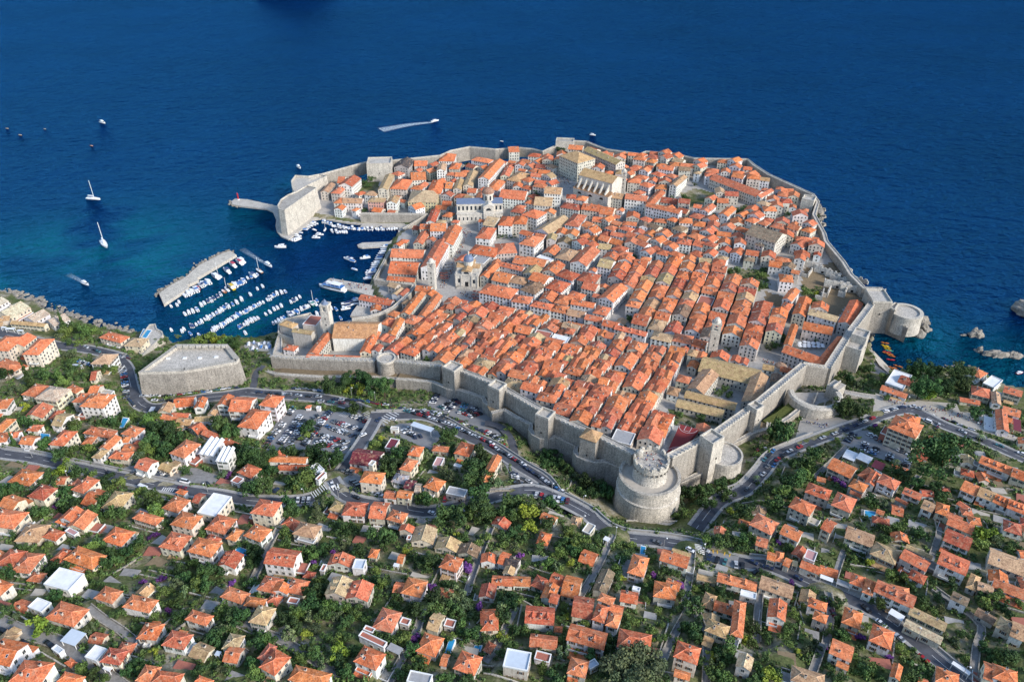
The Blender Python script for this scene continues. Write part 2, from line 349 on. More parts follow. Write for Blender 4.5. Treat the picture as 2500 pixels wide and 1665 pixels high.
# ------------------------------------------------------------------ roads, lots, squares (they level the terrain first)
def spline(P, step=4.0):
    out = []; n = len(P)
    for i in range(n-1):
        p0, p1, p2, p3 = P[max(i-1,0)], P[i], P[i+1], P[min(i+2,n-1)]
        k = max(2, int(math.dist(p1, p2)/step))
        for j in range(k):
            t = j/k
            out.append(tuple(.5*((2*p1[a])+(-p0[a]+p2[a])*t+(2*p0[a]-5*p1[a]+4*p2[a]-p3[a])*t*t+(-p0[a]+3*p1[a]-3*p2[a]+p3[a])*t**3) for a in (0, 1)))
    out.append(tuple(P[-1][:2])); return out
def level(P, Z, half, fade):
    P = np.array(P); Z = np.array(Z)
    x0, x1 = P[:,0].min()-half-fade-3, P[:,0].max()+half+fade+3; y0, y1 = P[:,1].min()-half-fade-3, P[:,1].max()+half+fade+3
    i0, i1 = max(0, int((x0-GX0)/GS)), min(len(gx), int((x1-GX0)/GS)+2); j0, j1 = max(0, int((y0-GY0)/GS)), min(len(gy), int((y1-GY0)/GS)+2)
    if i1 <= i0 or j1 <= j0: return
    X, Y = XX[j0:j1,i0:i1], YY[j0:j1,i0:i1]; D = np.full(X.shape, 1e9); ZN = np.zeros(X.shape)
    for k in range(len(P)-1):
        ux, uy = P[k+1]-P[k]; L = ux*ux+uy*uy+1e-9; t = np.clip(((X-P[k,0])*ux+(Y-P[k,1])*uy)/L, 0, 1)
        d = np.hypot(X-P[k,0]-t*ux, Y-P[k,1]-t*uy); m = d < D; D[m] = d[m]; ZN[m] = (Z[k]+(Z[k+1]-Z[k])*t)[m]
    wgt = np.clip(1-(D-half)/fade, 0, 1); s = ZZ[j0:j1,i0:i1]
    ok = LAND[j0:j1,i0:i1]
    s[ok] = (s*(1-wgt)+(ZN-.14)*wgt)[ok]
ROADS = []      # name, world points with z, width
def road(name, spec, width, mat, label=None, pave=0.0, smoothn=9):
    P = []
    for part in spec.split(';'):
        t, body = part.strip().split(':'); P += [ground(a, b)[:2] for a, b in pts(t, body)]
    P = spline(P); Z = [hgt(*p) for p in P]
    for _ in range(3):
        Zp = [Z[0]]*smoothn+Z+[Z[-1]]*smoothn; Z = [sum(Zp[i:i+2*smoothn+1])/(2*smoothn+1) for i in range(len(Z))]
    Z = [z+.05 for z in Z]
    level(P, Z, width/2+pave+1.8, 5.0)
    ROADS.append((name, P, Z, width, mat, pave)); return P, Z
def offs(P, d):
    out = []
    for i in range(len(P)):
        a = P[max(i-1,0)]; b = P[min(i+1,len(P)-1)]; ux, uy = b[0]-a[0], b[1]-a[1]; L = math.hypot(ux, uy)+1e-9
        out.append((P[i][0]-uy/L*d, P[i][1]+ux/L*d))
    return out
def ribbon(mb, P, Z, d0, d1, dz=0.0, thick=0.0, mi=0):
    A, B = offs(P, d0), offs(P, d1); n = len(P)
    mb.add([(a[0], a[1], z+dz) for a, z in zip(A, Z)]+[(b[0], b[1], z+dz) for b, z in zip(B, Z)], [(i+1, i, n+i, n+i+1) for i in range(n-1)], mi)
    if thick:
        for S_, fl in ((A, 1), (B, 0)):
            mb.add([(a[0], a[1], z+dz) for a, z in zip(S_, Z)]+[(a[0], a[1], z+dz-thick) for a, z in zip(S_, Z)],
                   [((i, i+1, n+i+1, n+i) if fl else (i+1, i, n+i, n+i+1)) for i in range(n-1)], mi)
R1 = road('road', 'E:-260,890 -100,920 0,945 300,990 600,1050 1000,1130 1400,1220 1750,1290 2100,1335; G:0,1372 300,1375 560,1350 700,1300 830,1210 950,1080 1100,900 1200,760 1255,670', 6.2, M_ASPH, pave=1.3)
R1b = road('road', 'G:1250,640 1180,575 1080,525 950,490 700,440 450,410 150,385; E:2352,372 2200,395 1900,430 1600,480 1450,490 1340,460 1275,380 1240,250 1205,130 1110,30; O:1400,1195 1050,1110 640,1050 200,960 -150,880', 7.6, M_ASPH, pave=1.3)
R2 = road('road', 'G:830,1240 920,1330 1100,1390 1400,1430 1700,1480 1950,1460 2150,1410 2352,1360; H:150,1320 400,1320 650,1410 900,1530; C:960,10 1100,120 1300,195 1600,235 1960,290; D:0,345 300,405 600,540 850,640 1150,790 1400,960 1700,1190 1950,1380 2200,1560', 6.0, M_ASPH, pave=1.5)
R3 = road('road', 'G:1190,600 1400,590 1700,610 1900,680 2100,790 2352,900; H:150,1005 300,1110 500,1225 640,1330 760,1420', 6.2, M_ASPH, pave=1.2)
R4 = road('road', 'I:-330,1390 -150,1215 60,1105 200,960 300,855 500,762 800,650 1050,560 1200,500 1380,470 1500,500 1700,590 1900,660 2100,740 2352,840 2600,930', 6.8, M_ASPH, pave=1.5)
R5 = road('road', 'H:-60,690 60,720 130,770 195,850 230,960', 4.5, M_ASPH)
R6 = road('road', 'G:-20,350 60,300 90,240 110,190 175,135', 4.5, M_ASPH)
R7 = road('lane', 'A:-120,960 0,1010 150,1075 330,1130 540,1180 700,1290 850,1350 960,1450 1130,1568 1250,1650', 4.6, M_LANE)
R8 = road('lane', 'A:860,890 1000,980 1150,1060 1310,1180', 2.6, M_LANE)
R9 = road('lane', 'B:-60,1040 60,1090 300,1160 550,1290 740,1390 900,1480', 3.0, M_LANE)
for sp in ('B:1330,1600 1450,1400 1560,1240 1650,1080 1700,920', 'B:2110,700 2180,520 2260,330 2352,120', 'C:-60,1330 60,1200 140,1060 240,900', 'C:830,740 930,600 1050,400 1160,210',
           'C:1915,340 1900,520 1870,700 1850,800 1900,920', 'C:1860,960 1740,1130 1640,1320', 'C:1960,950 2040,1160 2060,1300 2060,1600', 'D:690,1050 660,1150 620,1260', 'D:1935,1320 1970,1050 2005,890 1850,760 1600,600',
           'D:1060,300 960,250 880,260 800,480', 'D:1600,330 1640,200 1660,100 1600,-40', 'A:2352,1290 2200,1200','B:20,620 120,480 230,280 330,150', 'I:640,1000 760,900 900,770', 'I:1300,1230 1480,1010', 'D:170,980 165,820 180,600', 'H:-20,1300 100,1290 180,1290', 'D:740,1000 760,800 730,640'):
    road('lane', sp, 2.4, M_LANE, smoothn=4)
LOTS = []
def lot(name, t, body, mat, dz=0.0, grow=0.0):
    P = [ground(a, b) for a, b in pts(t, body)]; A = np.array([(p[0], p[1], 1) for p in P]); zz = np.array([hgt(p[0], p[1]) for p in P])
    cf = np.linalg.lstsq(A, zz, rcond=None)[0]; f = lambda x, y: float(cf[0]*x+cf[1]*y+cf[2])+dz
    W = [(p[0], p[1]) for p in P]; m = inpoly(XX, YY, W) | (segdist(XX, YY, W, True) < 2.6)
    ZZ[m & LAND] = (cf[0]*XX+cf[1]*YY+cf[2]+dz-.16)[m & LAND]
    LOTS.append((name, W, f, mat)); return f
f_lot1 = lot('parking_lot', 'G', '170,900 310,600 400,520 700,545 960,560 1100,560 1185,640 1170,720 960,925 600,915 300,960', M_LOT)
f_lot2 = lot('parking_lot', 'G', '1735,490 1820,370 2000,390 2250,450 2352,610 2460,800 2352,790 2100,650 1890,560', M_LOT)
f_lot3 = lot('parking_lot', 'I', '850,725 960,615 1070,625 1180,700 1450,850 1410,950 1230,880 1090,830', M_LOT)
f_lot4 = lot('parking_lot', 'H', '100,1010 300,1125 480,1250 600,1340 420,1300 230,1275 190,1180', M_LOT)
f_lot5 = lot('forecourt', 'G', '930,1180 1100,1090 1090,1290 1010,1290 930,1250', M_LANE)
f_lot6 = lot('forecourt', 'G', '1390,700 1480,660 1600,650 1830,720 1870,800 1760,910 1560,830 1430,770', M_LOT)
f_lot7 = lot('forecourt', 'E', '1180,1080 1250,1060 1880,1090 2090,1160 2060,1230 1700,1230 1300,1150', M_LANE)
f_lot8 = lot('parking_lot', 'C', '2040,300 2380,370 2480,460 2340,480 2060,400', M_LOT)
f_pile = lot('square', 'I', '1130,330 1180,345 1400,395 1480,380 1800,400 1830,470 2060,500 2120,620 2352,700 2352,745 1950,610 1700,530 1520,450 1380,430 1200,460 1110,480', M_SAND)
f_moat = lot('gravel_yard', 'I', '520,530 770,500 930,545 700,640 470,715', M_SAND)
f_beach = lot('pebble_beach', 'P', '960,700 1000,760 1030,860 1090,940 1130,1030 1060,1060 960,1000 900,900 930,800', M_SAND)
f_terr = lot('terrace_garden', 'P', '880,960 960,960 1060,1040 1040,1080 880,1060', M_LANE)
f_quay = lot('yard', 'J', '960,1490 990,1440 1230,1450 1225,1530 1000,1545', M_SAND)

# ------------------------------------------------------------------ terrain mesh
GARD_IN = []
def terrain():
    ny, nx = ZZ.shape; idx = np.arange(nx*ny).reshape(ny, nx)
    keep = (LAND[:-1,:-1] | LAND[1:,:-1] | LAND[:-1,1:] | LAND[1:,1:])
    q = np.stack([idx[:-1,:-1], idx[:-1,1:], idx[1:,1:], idx[1:,:-1]], -1)[keep]
    mi = np.where(INT[:-1,:-1][keep], 1, 0)
    zc = (ZZ[:-1,:-1]+ZZ[1:,1:])[keep]/2; zr = np.abs(ZZ[:-1,:-1]-ZZ[1:,1:])[keep]
    for t_, b_, k_ in (('N','1130,480 1250,440 1420,480 1300,600 1150,590',0),('L','930,640 1260,660 1270,800 1150,830 1040,760 930,720',0),('L','1530,780 1700,800 1680,1000 1540,880',0),('H','1690,520 2240,640 2150,760 1990,720 1780,690 1660,640',0),('P','260,20 420,20 640,180 830,300 900,300 880,420 700,370 540,560 300,420 220,160',3),('M','660,410 930,380 930,480 830,560 740,500',0),('N','1420,640 1640,560 1700,600 1560,680',0),('L','1240,830 1390,870 1370,960 1240,940',3)):
        W_ = [ground(a, b)[:2] for a, b in pts(t_, b_)]; GARD_IN.append((W_, k_)); mi = np.where(inpoly(XX[:-1,:-1][keep]+GS/2, YY[:-1,:-1][keep]+GS/2, W_) & INT[:-1,:-1][keep], -1-k_, mi)
    mi = np.where((mi == 0) & ((zc < 1.5) | (zr > 4.0)), 2, mi)
    mi = np.where(mi < 0, -1-mi, mi)
    Z2 = ZZ + np.where(INT, 0, RNG.normal(0, .06, ZZ.shape))
    v = np.stack([XX, YY, Z2], -1).reshape(-1, 3)
    used, inv = np.unique(q, return_inverse=True); q = inv.reshape(-1, 4)
    me = bpy.data.meshes.new('hillside_ground'); me.from_pydata(v[used].tolist(), [], q.tolist())
    for m in (M_GARD, M_PAVE, M_ROCK, M_SOIL): me.materials.append(m)
    me.polygons.foreach_set('material_index', mi.astype(np.int32)); me.update(); smooth(me)
    return kind(link('ground', me), 'structure')
terrain()
for name, P, Z, wd, mat, pave in ROADS:
    mb = MB(); ribbon(mb, P, Z, -wd/2, wd/2); o = kind(build(mb, name, mat), 'structure')
    A = offs(P, -wd/2-pave); B = offs(P, wd/2+pave)
    for i in range(len(P)-1): occ_poly([A[i], A[i+1], B[i+1], B[i]], 2)
    if pave:
        for s_ in (-1, 1):
            a, b = sorted((s_*(wd/2), s_*(wd/2+pave))); mb = MB(); ribbon(mb, P, Z, a, b, .13, .4); kind(build(mb, 'pavement', M_KERB), 'structure')
    elif name == 'lane':
        for s_ in (-1, 1):
            if random.random() < .85:
                a, b = sorted((s_*(wd/2+.02), s_*(wd/2+.42))); mb = MB(); ribbon(mb, P, Z, a, b, random.uniform(.5, 1.1), 2.0)
                tag(build(mb, 'garden_wall', M_RUB), 'low rubble garden wall running along a narrow grey lane', 'wall', 'rubble walls along the lanes')
for name, W, f, mat in LOTS:
    mb = MB(); n = len(W); A = sum(W[i][0]*W[(i+1)%n][1]-W[(i+1)%n][0]*W[i][1] for i in range(n))
    V = W if A > 0 else W[::-1]; mb.add([(x, y, f(x, y)+.004) for x, y in V], [tuple(range(n))]); kind(build(mb, name, mat), 'structure'); occ_poly(W, 2)
# stone parapets on the valley side of the roads
def road_wall(Rd, d, s0, s1, lab, h=1.0, mat=M_KERB):
    P, Z = Rd; n = len(P); a, b = int(n*s0), int(n*s1); mb = MB(); e0, e1 = sorted((d, d+math.copysign(.55, d))); ribbon(mb, P[a:b], Z[a:b], e0, e1, h+.13, h+3.0)
    tag(build(mb, 'roadside_wall', mat), lab, 'wall')
road_wall(R2, 4.55, .40, .66, 'pale stone parapet along the road bend above the dry moat'); road_wall(R3, 4.35, .03, .97, 'pale stone parapet beside the long line of parked cars'); road_wall(R4, 4.95, .14, .46, 'pale parapet along the curving road on the right'); road_wall(R2, 4.55, .69, .98, 'grey stone wall on the upper side of the right slope road'); road_wall(R1b, 5.15, .16, .36, 'pale wall along the road under the town wall', .9)
road_wall(R1, 4.45, .02, .5, 'pale wall on the upper side of the left road', .9)
# painted markings
def dashes(Rd, d, on=2.5, off=3.5, wd=.16, s0=0, s1=1, mat=M_PAINT):
    P, Z = Rd; mb = MB(); n = len(P); acc = 0.0
    for i in range(int(n*s0), int(n*s1)-1):
        if off == 0 or (acc % (on+off)) < on: ribbon(mb, P[i:i+2], Z[i:i+2], d-wd/2, d+wd/2, .008)
        acc += math.dist(P[i], P[i+1])
    kind(build(mb, 'lane_marking', mat), 'structure')
dashes(R1, 0); dashes(R1b, 0); dashes(R2, 0); dashes(R4, 0); dashes(R1, 2.9, off=0, wd=.12); dashes(R1, -2.9, off=0, wd=.12); dashes(R2, 2.8, off=0, wd=.12); dashes(R4, 3.2, off=0, wd=.12)
def stripes(t, x0, y0, x1, y1, n, length, wd=.5, mat=M_PAINT):
    a = ground(*T(t, x0, y0)); b = ground(*T(t, x1, y1)); ux, uy = b[0]-a[0], b[1]-a[1]; L = math.hypot(ux, uy); ux /= L; uy /= L; mb = MB()
    for k in range(n):
        s_ = L*k/max(n-1, 1); cx, cy = a[0]+ux*s_, a[1]+uy*s_
        q = [(cx+ux*i*wd/2-uy*j*length/2, cy+uy*i*wd/2+ux*j*length/2) for i, j in ((-1,-1),(1,-1),(1,1),(-1,1))]
        mb.add([(x, y, max(hgt(x, y)+.14, a[2]*(1-s_/L)+b[2]*s_/L+.15)+.03) for x, y in q], [(0,1,2,3)])
    kind(build(mb, 'road_marking', mat), 'structure')
stripes('G', 1320, 640, 1425, 560, 6, 7); stripes('G', 640, 1350, 800, 1250, 9, 4.5); stripes('G', 780, 1300, 885, 1262, 5, 4)
stripes('C', 1985, 262, 1995, 345, 6, 4.2); stripes('G', 340, 375, 430, 385, 8, 3); stripes('E', 1560, 1290, 1660, 1300, 6, 2.5); stripes('G', 1150, 560, 1200, 640, 7, 3.5, .35)
stripes('G', 920, 570, 980, 590, 5, 5, .3); stripes('C', 2120, 320, 2160, 325, 2, 2, .5, M_YPAINT); stripes('C', 2230, 340, 2280, 355, 2, 2, .5, M_YPAINT); stripes('D', 80, 400, 120, 430, 3, 2, .3, M_YPAINT)

# ------------------------------------------------------------------ sea
def fbm(x, y, s, seed):
    r = np.random.default_rng(seed); o = 0; amp = 1
    for k in range(4):
        for j in range(5):
            a = r.uniform(0, 2*math.pi); ph = r.uniform(0, 6.28); o = o+amp*np.sin((x*math.cos(a)+y*math.sin(a))*s*2**k*r.uniform(.7, 1.3)+ph)
        amp *= .55
    return o/6.0
def make_sea():
    xs = np.concatenate([[-30000, -8000, -2500], np.arange(-900, 900.1, 6), [2500, 8000, 30000]])
    ys = np.concatenate([[-20000, -3000, -300], np.arange(200, 1200.1, 6), [2500, 6000, 12000, 40000]])
    X, Y = np.meshgrid(xs, ys); sh = np.zeros(X.shape)
    for px, py, r, s in ((60,690,75,.85),(200,640,95,.85),(330,690,70,.7),(120,640,80,.7),(300,610,60,.45),(430,830,40,.9),(470,800,55,.9),(560,800,50,.75),(640,800,50,.5),(690,500,38,.55),(620,520,40,.4),(700,470,40,.5),
                         (2260,840,45,.40),(2430,930,50,.45),(2320,900,50,.4),(2480,880,40,.35),(650,560,60,.25),(860,690,40,.25)):
        x, y = at_z(px, py, 0); sh = np.maximum(sh, s*np.exp(-(((X-x)/r)**2+((Y-y)/r)**2)*.9))
    g = fbm(X, Y, .035, 3); sh = sh*np.clip(1.05-np.clip(g-.05, 0, 1)*1.9, .06, 1)
    for px, py, r in ((150,720,38),(260,745,45),(330,760,35),(100,690,25),(60,660,28),(400,690,16),(470,640,16),(150,635,18),(30,640,22)):
        x, y = at_z(px, py, 0); sh = sh*(1-.85*np.exp(-(((X-x)/r)**2+((Y-y)/(r*.8))**2)))
    ny, nx = X.shape; idx = np.arange(nx*ny).reshape(ny, nx); q = np.stack([idx[:-1,:-1], idx[:-1,1:], idx[1:,1:], idx[1:,:-1]], -1).reshape(-1, 4)
    me = bpy.data.meshes.new('sea'); me.from_pydata(np.stack([X, Y, X*0], -1).reshape(-1, 3).tolist(), [], q.tolist())
    at = me.attributes.new('shallow', 'FLOAT', 'POINT'); at.data.foreach_set('value', sh.ravel().astype(np.float32))
    m, n, b = newmat('sea_water', .2, .10); b.inputs['IOR'].default_value = 1.085
    a = N(n, 'ShaderNodeAttribute', attribute_name='shallow'); p = wpos(n)
    big = noise(n, .004, 4, .6, p)
    deep = ramp(n, big, [(0.3, (.0004,.0085,.044)), (0.7, (.0007,.017,.078))])
    c = mixc(n, 'MIX', a.outputs['Fac'], deep, (.002,.118,.125))
    b.inputs['Specular IOR Level'].default_value = 0.0; b.inputs['Roughness'].default_value = .6
    n.links.new(c, b.inputs['Base Color'])
    mp = N(n, 'ShaderNodeMapping'); mp.inputs['Rotation'].default_value = (0, 0, R(-20)); mp.inputs['Scale'].default_value = (.85, 1.25, 1); n.links.new(p, mp.inputs[0])
    w1 = noise(n, .075, 5, .6, mp.outputs[0]); w2 = noise(n, .016, 3, .6, mp.outputs[0])
    ad = N(n, 'ShaderNodeMath', operation='MULTIPLY_ADD'); n.links.new(w2, ad.inputs[0]); ad.inputs[1].default_value = 1.2; n.links.new(w1, ad.inputs[2])
    bump(n, b, ad.outputs[0], 1.0, 16.0)
    gl = N(n, 'ShaderNodeBsdfGlossy'); gl.inputs['Color'].default_value = (.03,.23,.74,1); gl.inputs['Roughness'].default_value = .06
    fr = N(n, 'ShaderNodeFresnel'); fr.inputs['IOR'].default_value = 1.13; ms = N(n, 'ShaderNodeMixShader'); nb = b.inputs['Normal'].links[0].from_socket
    n.links.new(nb, gl.inputs['Normal']); n.links.new(nb, fr.inputs['Normal']); n.links.new(fr.outputs[0], ms.inputs[0]); n.links.new(b.outputs[0], ms.inputs[1]); n.links.new(gl.outputs[0], ms.inputs[2])
    n.links.new(ms.outputs[0], n.nodes['Material Output'].inputs['Surface'])
    me.materials.append(m); me.update(); return kind(link('sea', me), 'structure')
make_sea()
# far island, only its near shore reaches into the picture
def island():
    mb = MB(); n, k = 48, 9; cx, cy = at_z(672, 2, 0); cy += 220
    for j in range(k):
        t = j/(k-1)
        for i in range(n):
            a = 2*math.pi*i/n; r = (1-t)**.8*(1+.16*math.sin(3*a+1)+.07*math.sin(7*a)); mb.v.append((cx+130*r*math.cos(a), cy+215*r*math.sin(a), -2+8*t**.8+(.8*math.sin(9*a+t*7) if j else 0)))
    for j in range(k-1):
        for i in range(n): mb.f.append((j*n+i, j*n+(i+1)%n, (j+1)*n+(i+1)%n, (j+1)*n+i)); mb.m.append(1 if j == 0 else 0)
    return kind(build(mb, 'island', [M_FOREST, M_FOREST]), 'structure')
island()
# quays and moles
def quay(name, t, body, z, mat=M_CAP, h=3.5, label=None, cat='quay'):
    P = [at_z(a, b, z) for a, b in pts(t, body)]; mb = MB(); mb.prism(P, z-h, z); o = build(mb, name, mat)
    if label: tag(o, label, cat)
    else: kind(o, 'structure')
    return P, o
quay('mole', 'J', '1290,190 1240,205 1180,178 940,150 850,132 842,105 880,78 1000,88 1270,148 1330,150', 1.6)
quay('quay', 'J', '1600,300 1640,280 1700,270 1940,310 2352,347 2490,352 2500,300 2352,250 1940,200 1660,140', 1.38)
quay('quay', 'J', '1665,258 1640,275 1520,368 1390,470 1320,440 1275,390 1265,340 1272,280 1240,205 1400,100', 1.42)
quay('quay', 'K', '-80,345 290,350 275,445 200,490 -60,500 -110,520 -100,540 -60,548 225,530 200,560 60,850 -20,925 60,960 200,900 500,500 560,300 560,230 0,250', 1.4)
quay('quay', 'J', '1790,840 1770,850 1710,895 1900,930 2110,990 2060,1080 2000,1160 1980,1200 2200,1210 2400,1000 2260,860 2210,850 2200,905 2050,885', 1.44)

# ------------------------------------------------------------------ town walls and forts
def wall(P3, th, label, base=None, name='city_wall', mat=M_FORT, merlon=True, par=1.2, batter=.025, zdrop=1.5, occ=True, inner=True):
    """P3: (x, y, z of the wall walk); outer side on the right of the direction of travel"""
    P = [p[:2] for p in P3]; Z = [p[2] for p in P3]; n = len(P)
    root = empty(name, (P[0][0], P[0][1], 0)); ox, oy = P[0]
    tag(root, label, 'wall')
    A = offs(P, -th/2); B = offs(P, th/2)
    ob, ib = [], []
    for i in range(n):
        o5 = offs(P, -th/2-3)[i]; i5 = offs(P, th/2+3)[i]
        zo = hgt(*o5) if base is None else base; zi = hgt(*i5) if base is None else base
        if zo < 0: zo = -2
        ob.append(min(zo, Z[i]-1)-zdrop); ib.append(min(max(zi, zo), Z[i]-.6)-zdrop)
    O = [offs(P, -th/2-batter*max(0, Z[i]-ob[i]))[i] for i in range(n)]
    L = lambda p, z: (p[0]-ox, p[1]-oy, z)
    mb = MB()
    mb.add([L(A[i], Z[i]) for i in range(n)]+[L(O[i], ob[i]) for i in range(n)], [(n+i, n+i+1, i+1, i) for i in range(n-1)])
    mb.add([L(B[i], Z[i]) for i in range(n)]+[L(B[i], ib[i]) for i in range(n)], [(i, i+1, n+i+1, n+i) for i in range(n-1)])
    for e in (0, n-1):
        f = [L(A[e], Z[e]), L(B[e], Z[e]), L(B[e], ib[e]), L(O[e], ob[e])]; mb.add(f, [(0,1,2,3) if e else (3,2,1,0)])
    build(mb, 'wall_body', mat, root)
    mb = MB(); mb.add([L(A[i], Z[i]) for i in range(n)]+[L(B[i], Z[i]) for i in range(n)], [(i, i+1, n+i+1, n+i) for i in range(n-1)]); build(mb, 'wall_walk', M_CAP, root)
    mb = MB(); L0 = [(p[0]-ox, p[1]-oy) for p in P]
    ribbon(mb, L0, Z, -th/2, -th/2+.55, par*.55, par*.55)
    if inner: ribbon(mb, L0, Z, th/2-.4, th/2, par*.5, par*.5)
    if merlon:
        for i in range(n-1):
            d = math.dist(P[i], P[i+1]); k = int(d/3.0); ang = math.atan2(P[i+1][1]-P[i][1], P[i+1][0]-P[i][0])
            for j in range(k):
                t = (j+.5)/k; a = offs(L0[i:i+2], -th/2+.275); cx, cy = a[0][0]+(a[1][0]-a[0][0])*t, a[0][1]+(a[1][1]-a[0][1])*t; z = Z[i]+(Z[i+1]-Z[i])*t
                mb.prism(rect_ring(cx, cy, ang, 1.7, .55), z+par*.55, z+par*1.25)
    build(mb, 'parapet', M_FORTL, root)
    if occ:
        for i in range(n-1): occ_poly([A[i], A[i+1], B[i+1], B[i]], 1, 1.0)
    return root
def rng(i, j): return RINGW[i:j+1]
wall(rng(0, 2), 4.5, 'long plain grey wall running behind the monastery to the round bastion')
wall(rng(3, 5), 4.5, 'grey wall stretch above the green trees, right of the round bastion')
wall(rng(6, 7), 4.5, 'grey wall stretch above the small walled parking lot')
wall(rng(7, 8), 4.5, 'grey wall stretch running downhill between the second and third square towers from the left')
wall(rng(8, 9), 4.5, 'grey wall stretch leading to the square tower with a tan pyramid roof')
wall(rng(9, 10), 4.5, 'grey wall stretch between the tan-roofed tower and the great round keep')
wall(rng(12, 13), 4.5, 'sunlit wall stretch right of the great round keep beside the red sports court')
wall(rng(13, 14), 4.5, 'sunlit wall stretch along the tan-roofed cloister garden')
wall(rng(14, 15), 4.5, 'sunlit wall stretch descending to the half-round gate bastion')
wall(rng(15, 16), 4.0, 'short wall above the gate, behind the half-round bastion')
wall(rng(16, 17), 5.0, 'tall sunlit wall beside the orange-roofed convent courtyard')
wall(rng(17, 18), 5.0, 'tall sunlit wall running out to the sea corner by the round rock fort')
wall(rng(18, 23), 3.6, 'sea wall curving above the roofless ruins on the right shore', merlon=False)
wall(rng(23, 27), 3.2, 'grey sea wall around the far right corner of the town', merlon=False)
wall(rng(27, 30), 3.2, 'pale sea wall on the far side above open water, right half', merlon=False)
wall(rng(30, 36), 3.2, 'pale sea wall on the far side behind the two big churches', merlon=False)
wall(rng(36, 41), 3.2, 'pale sea wall round the tallest far bastion behind the big church', merlon=False)
wall(rng(41, 46), 3.2, 'pale sea wall on the far side, left of the big church', merlon=False)
wall(rng(46, 49), 3.2, 'pale sea wall leading down to the harbour fort', merlon=False)
wall(rng(51, 53), 3.5, 'grey harbour wall above the row of moored boats', merlon=False, base=1.0, zdrop=1)
hw = [at_z(*T('K', x, y), z)+(z,) for x, y, z in ((440,905,10),(390,985,10),(240,1120,12),(120,1180,13),(0,1215,13),(-160,1235,13))]
wall(hw[::-1], 3.0, 'narrow grey wall walk curving from the harbour up to the monastery church', merlon=False)
wall([at_z(*T('K', x, y), z)+(z,) for x, y, z in ((60,850,7.5),(440,905,8.5))], 3.0, 'grey wall closing the red-roofed arsenal halls', merlon=False, base=1.0)
wall([at_z(*T('K', x, y), z)+(z,) for x, y, z in ((215,560,6.5),(55,850,7))][::-1], 2.2, 'dark low wall between the arsenal roofs and the moored boats', merlon=False, base=0.8)
# outer lower wall with rounded bastions below the main wall
def low(t, body, zs, label, th=2.6, grass=False, **k):
    Q = pts(t, body); zs = zs if isinstance(zs, list) else [zs]*len(Q)
    if len(zs) == 2: zs = [zs[0]+(zs[1]-zs[0])*i/(len(Q)-1) for i in range(len(Q))]
    P3 = [at_z(a, b, z)+(z,) for (a, b), z in zip(Q, zs)]; root = wall(P3, th, label, merlon=False, par=.8, **k); mb = MB(); L0 = [(p[0]-P3[0][0], p[1]-P3[0][1]) for p in P3]; ribbon(mb, L0, [p[2] for p in P3], th/2-.1, th/2+7, -.9); build(mb, 'terreplein', M_GRASS if grass else M_SOIL, root); return root
low('H', '0,560 120,530 220,590 380,672 372,720 400,765 470,800 560,800 620,785 720,830 815,875 800,930 830,975 920,1015 1010,1025 1090,1020 1160,1045 1235,1075', [31, 36], 'outer grey lower wall with two round bulges below the main wall')
low('G', '1440,235 1600,245 1790,265 1850,290 1930,325 2050,340 2150,370 2275,415 2290,455 2352,500', [22, 29], 'outer lower wall behind the walled parking lot')
low('G', '190,110 200,160 280,185 450,200 700,215 1000,215 1250,220 1440,235', [13, 21], 'low outer wall behind the big green trees')
low('I', '-215,810 20,700 130,640 250,610 260,560', [20, 19], 'low outer wall below the sunlit stretch near the pine trees')
low('H', '1800,1225 1930,1165 2065,1105 2095,1060 2105,1010', [25, 28], 'sunlit outer wall with a lawn strip right of the round keep', grass=True)
low('I', '300,590 420,520 520,440 540,400', [17, 18], 'low wall with a lawn terrace beside the pine trees', grass=True)
def tower(t, x, y, z, w_, d_, rot, label, roof=False, zb=None, mat=M_FORT, win=True, hp=1.4):
    cx, cy = at_z(*T(t, x, y), z); zb = (min(hgt(cx+a, cy+b) for a in (-8,0,8) for b in (-8,0,8))-1) if zb is None else zb
    root = empty('wall_tower', (cx, cy, zb), rot); tag(root, label, 'tower'); H = z-zb
    mb = MB(); k = 1+.003*H; mb.prism(rect_ring(0,0,0,w_*k,d_*k), 0, H, 0, True, rect_ring(0,0,0,w_,d_), 1); build(mb, 'tower_body', [mat, M_CAP], root)
    if roof:
        mb = MB(); q = rect_ring(0,0,0,w_+.8,d_+.8); mb.prism(q, H, H+.3, 0); mb.add([(a, b, H+.3) for a, b in q]+[(0,0,H+.3+w_*.42)], [(0,1,4),(1,2,4),(2,3,4),(3,0,4)]); o = build(mb, 'roof', M_ROOF, root); o.color = (.40,.25,.13,1)
    else:
        mb = MB()
        for a, b, c, e in ((-w_/2,w_/2,-d_/2,-d_/2+.7),(-w_/2,w_/2,d_/2-.7,d_/2),(-w_/2,-w_/2+.7,-d_/2+.7,d_/2-.7),(w_/2-.7,w_/2,-d_/2+.7,d_/2-.7)): mb.box(a,b,c,e,H+.004,H+hp)
        build(mb, 'parapet', M_FORTL, root)
    if win:
        mb = MB(); mb.box(-.35,.35,-d_/2*k-.06,-d_/2+.1,H*.62,H*.62+1.1)
        build(mb, 'loophole', M_DARK, root)
    occ_poly(rect_ring(cx, cy, rot, w_, d_), 1, 1); return root
tower('G', 1980, 125, 39, 9.5, 9, R(-35), 'square grey tower with open top beside the small walled parking lot')
tower('H', 55, 305, 44, 8.5, 8, R(-35), 'square grey tower with a white top platform, second in the row from the left')
tower('H', 515, 575, 47, 8.5, 8, R(-32), 'square grey tower with a plain flat top, third in the row from the left')
tower('H', 955, 775, 48, 9, 8.5, R(-30), 'square tower with a tan pyramid tile roof left of the round keep', True)
tower('H', 2110, 800, 48, 9.5, 9, R(38), 'pale square tower standing right of the round keep', mat=M_FORTL)
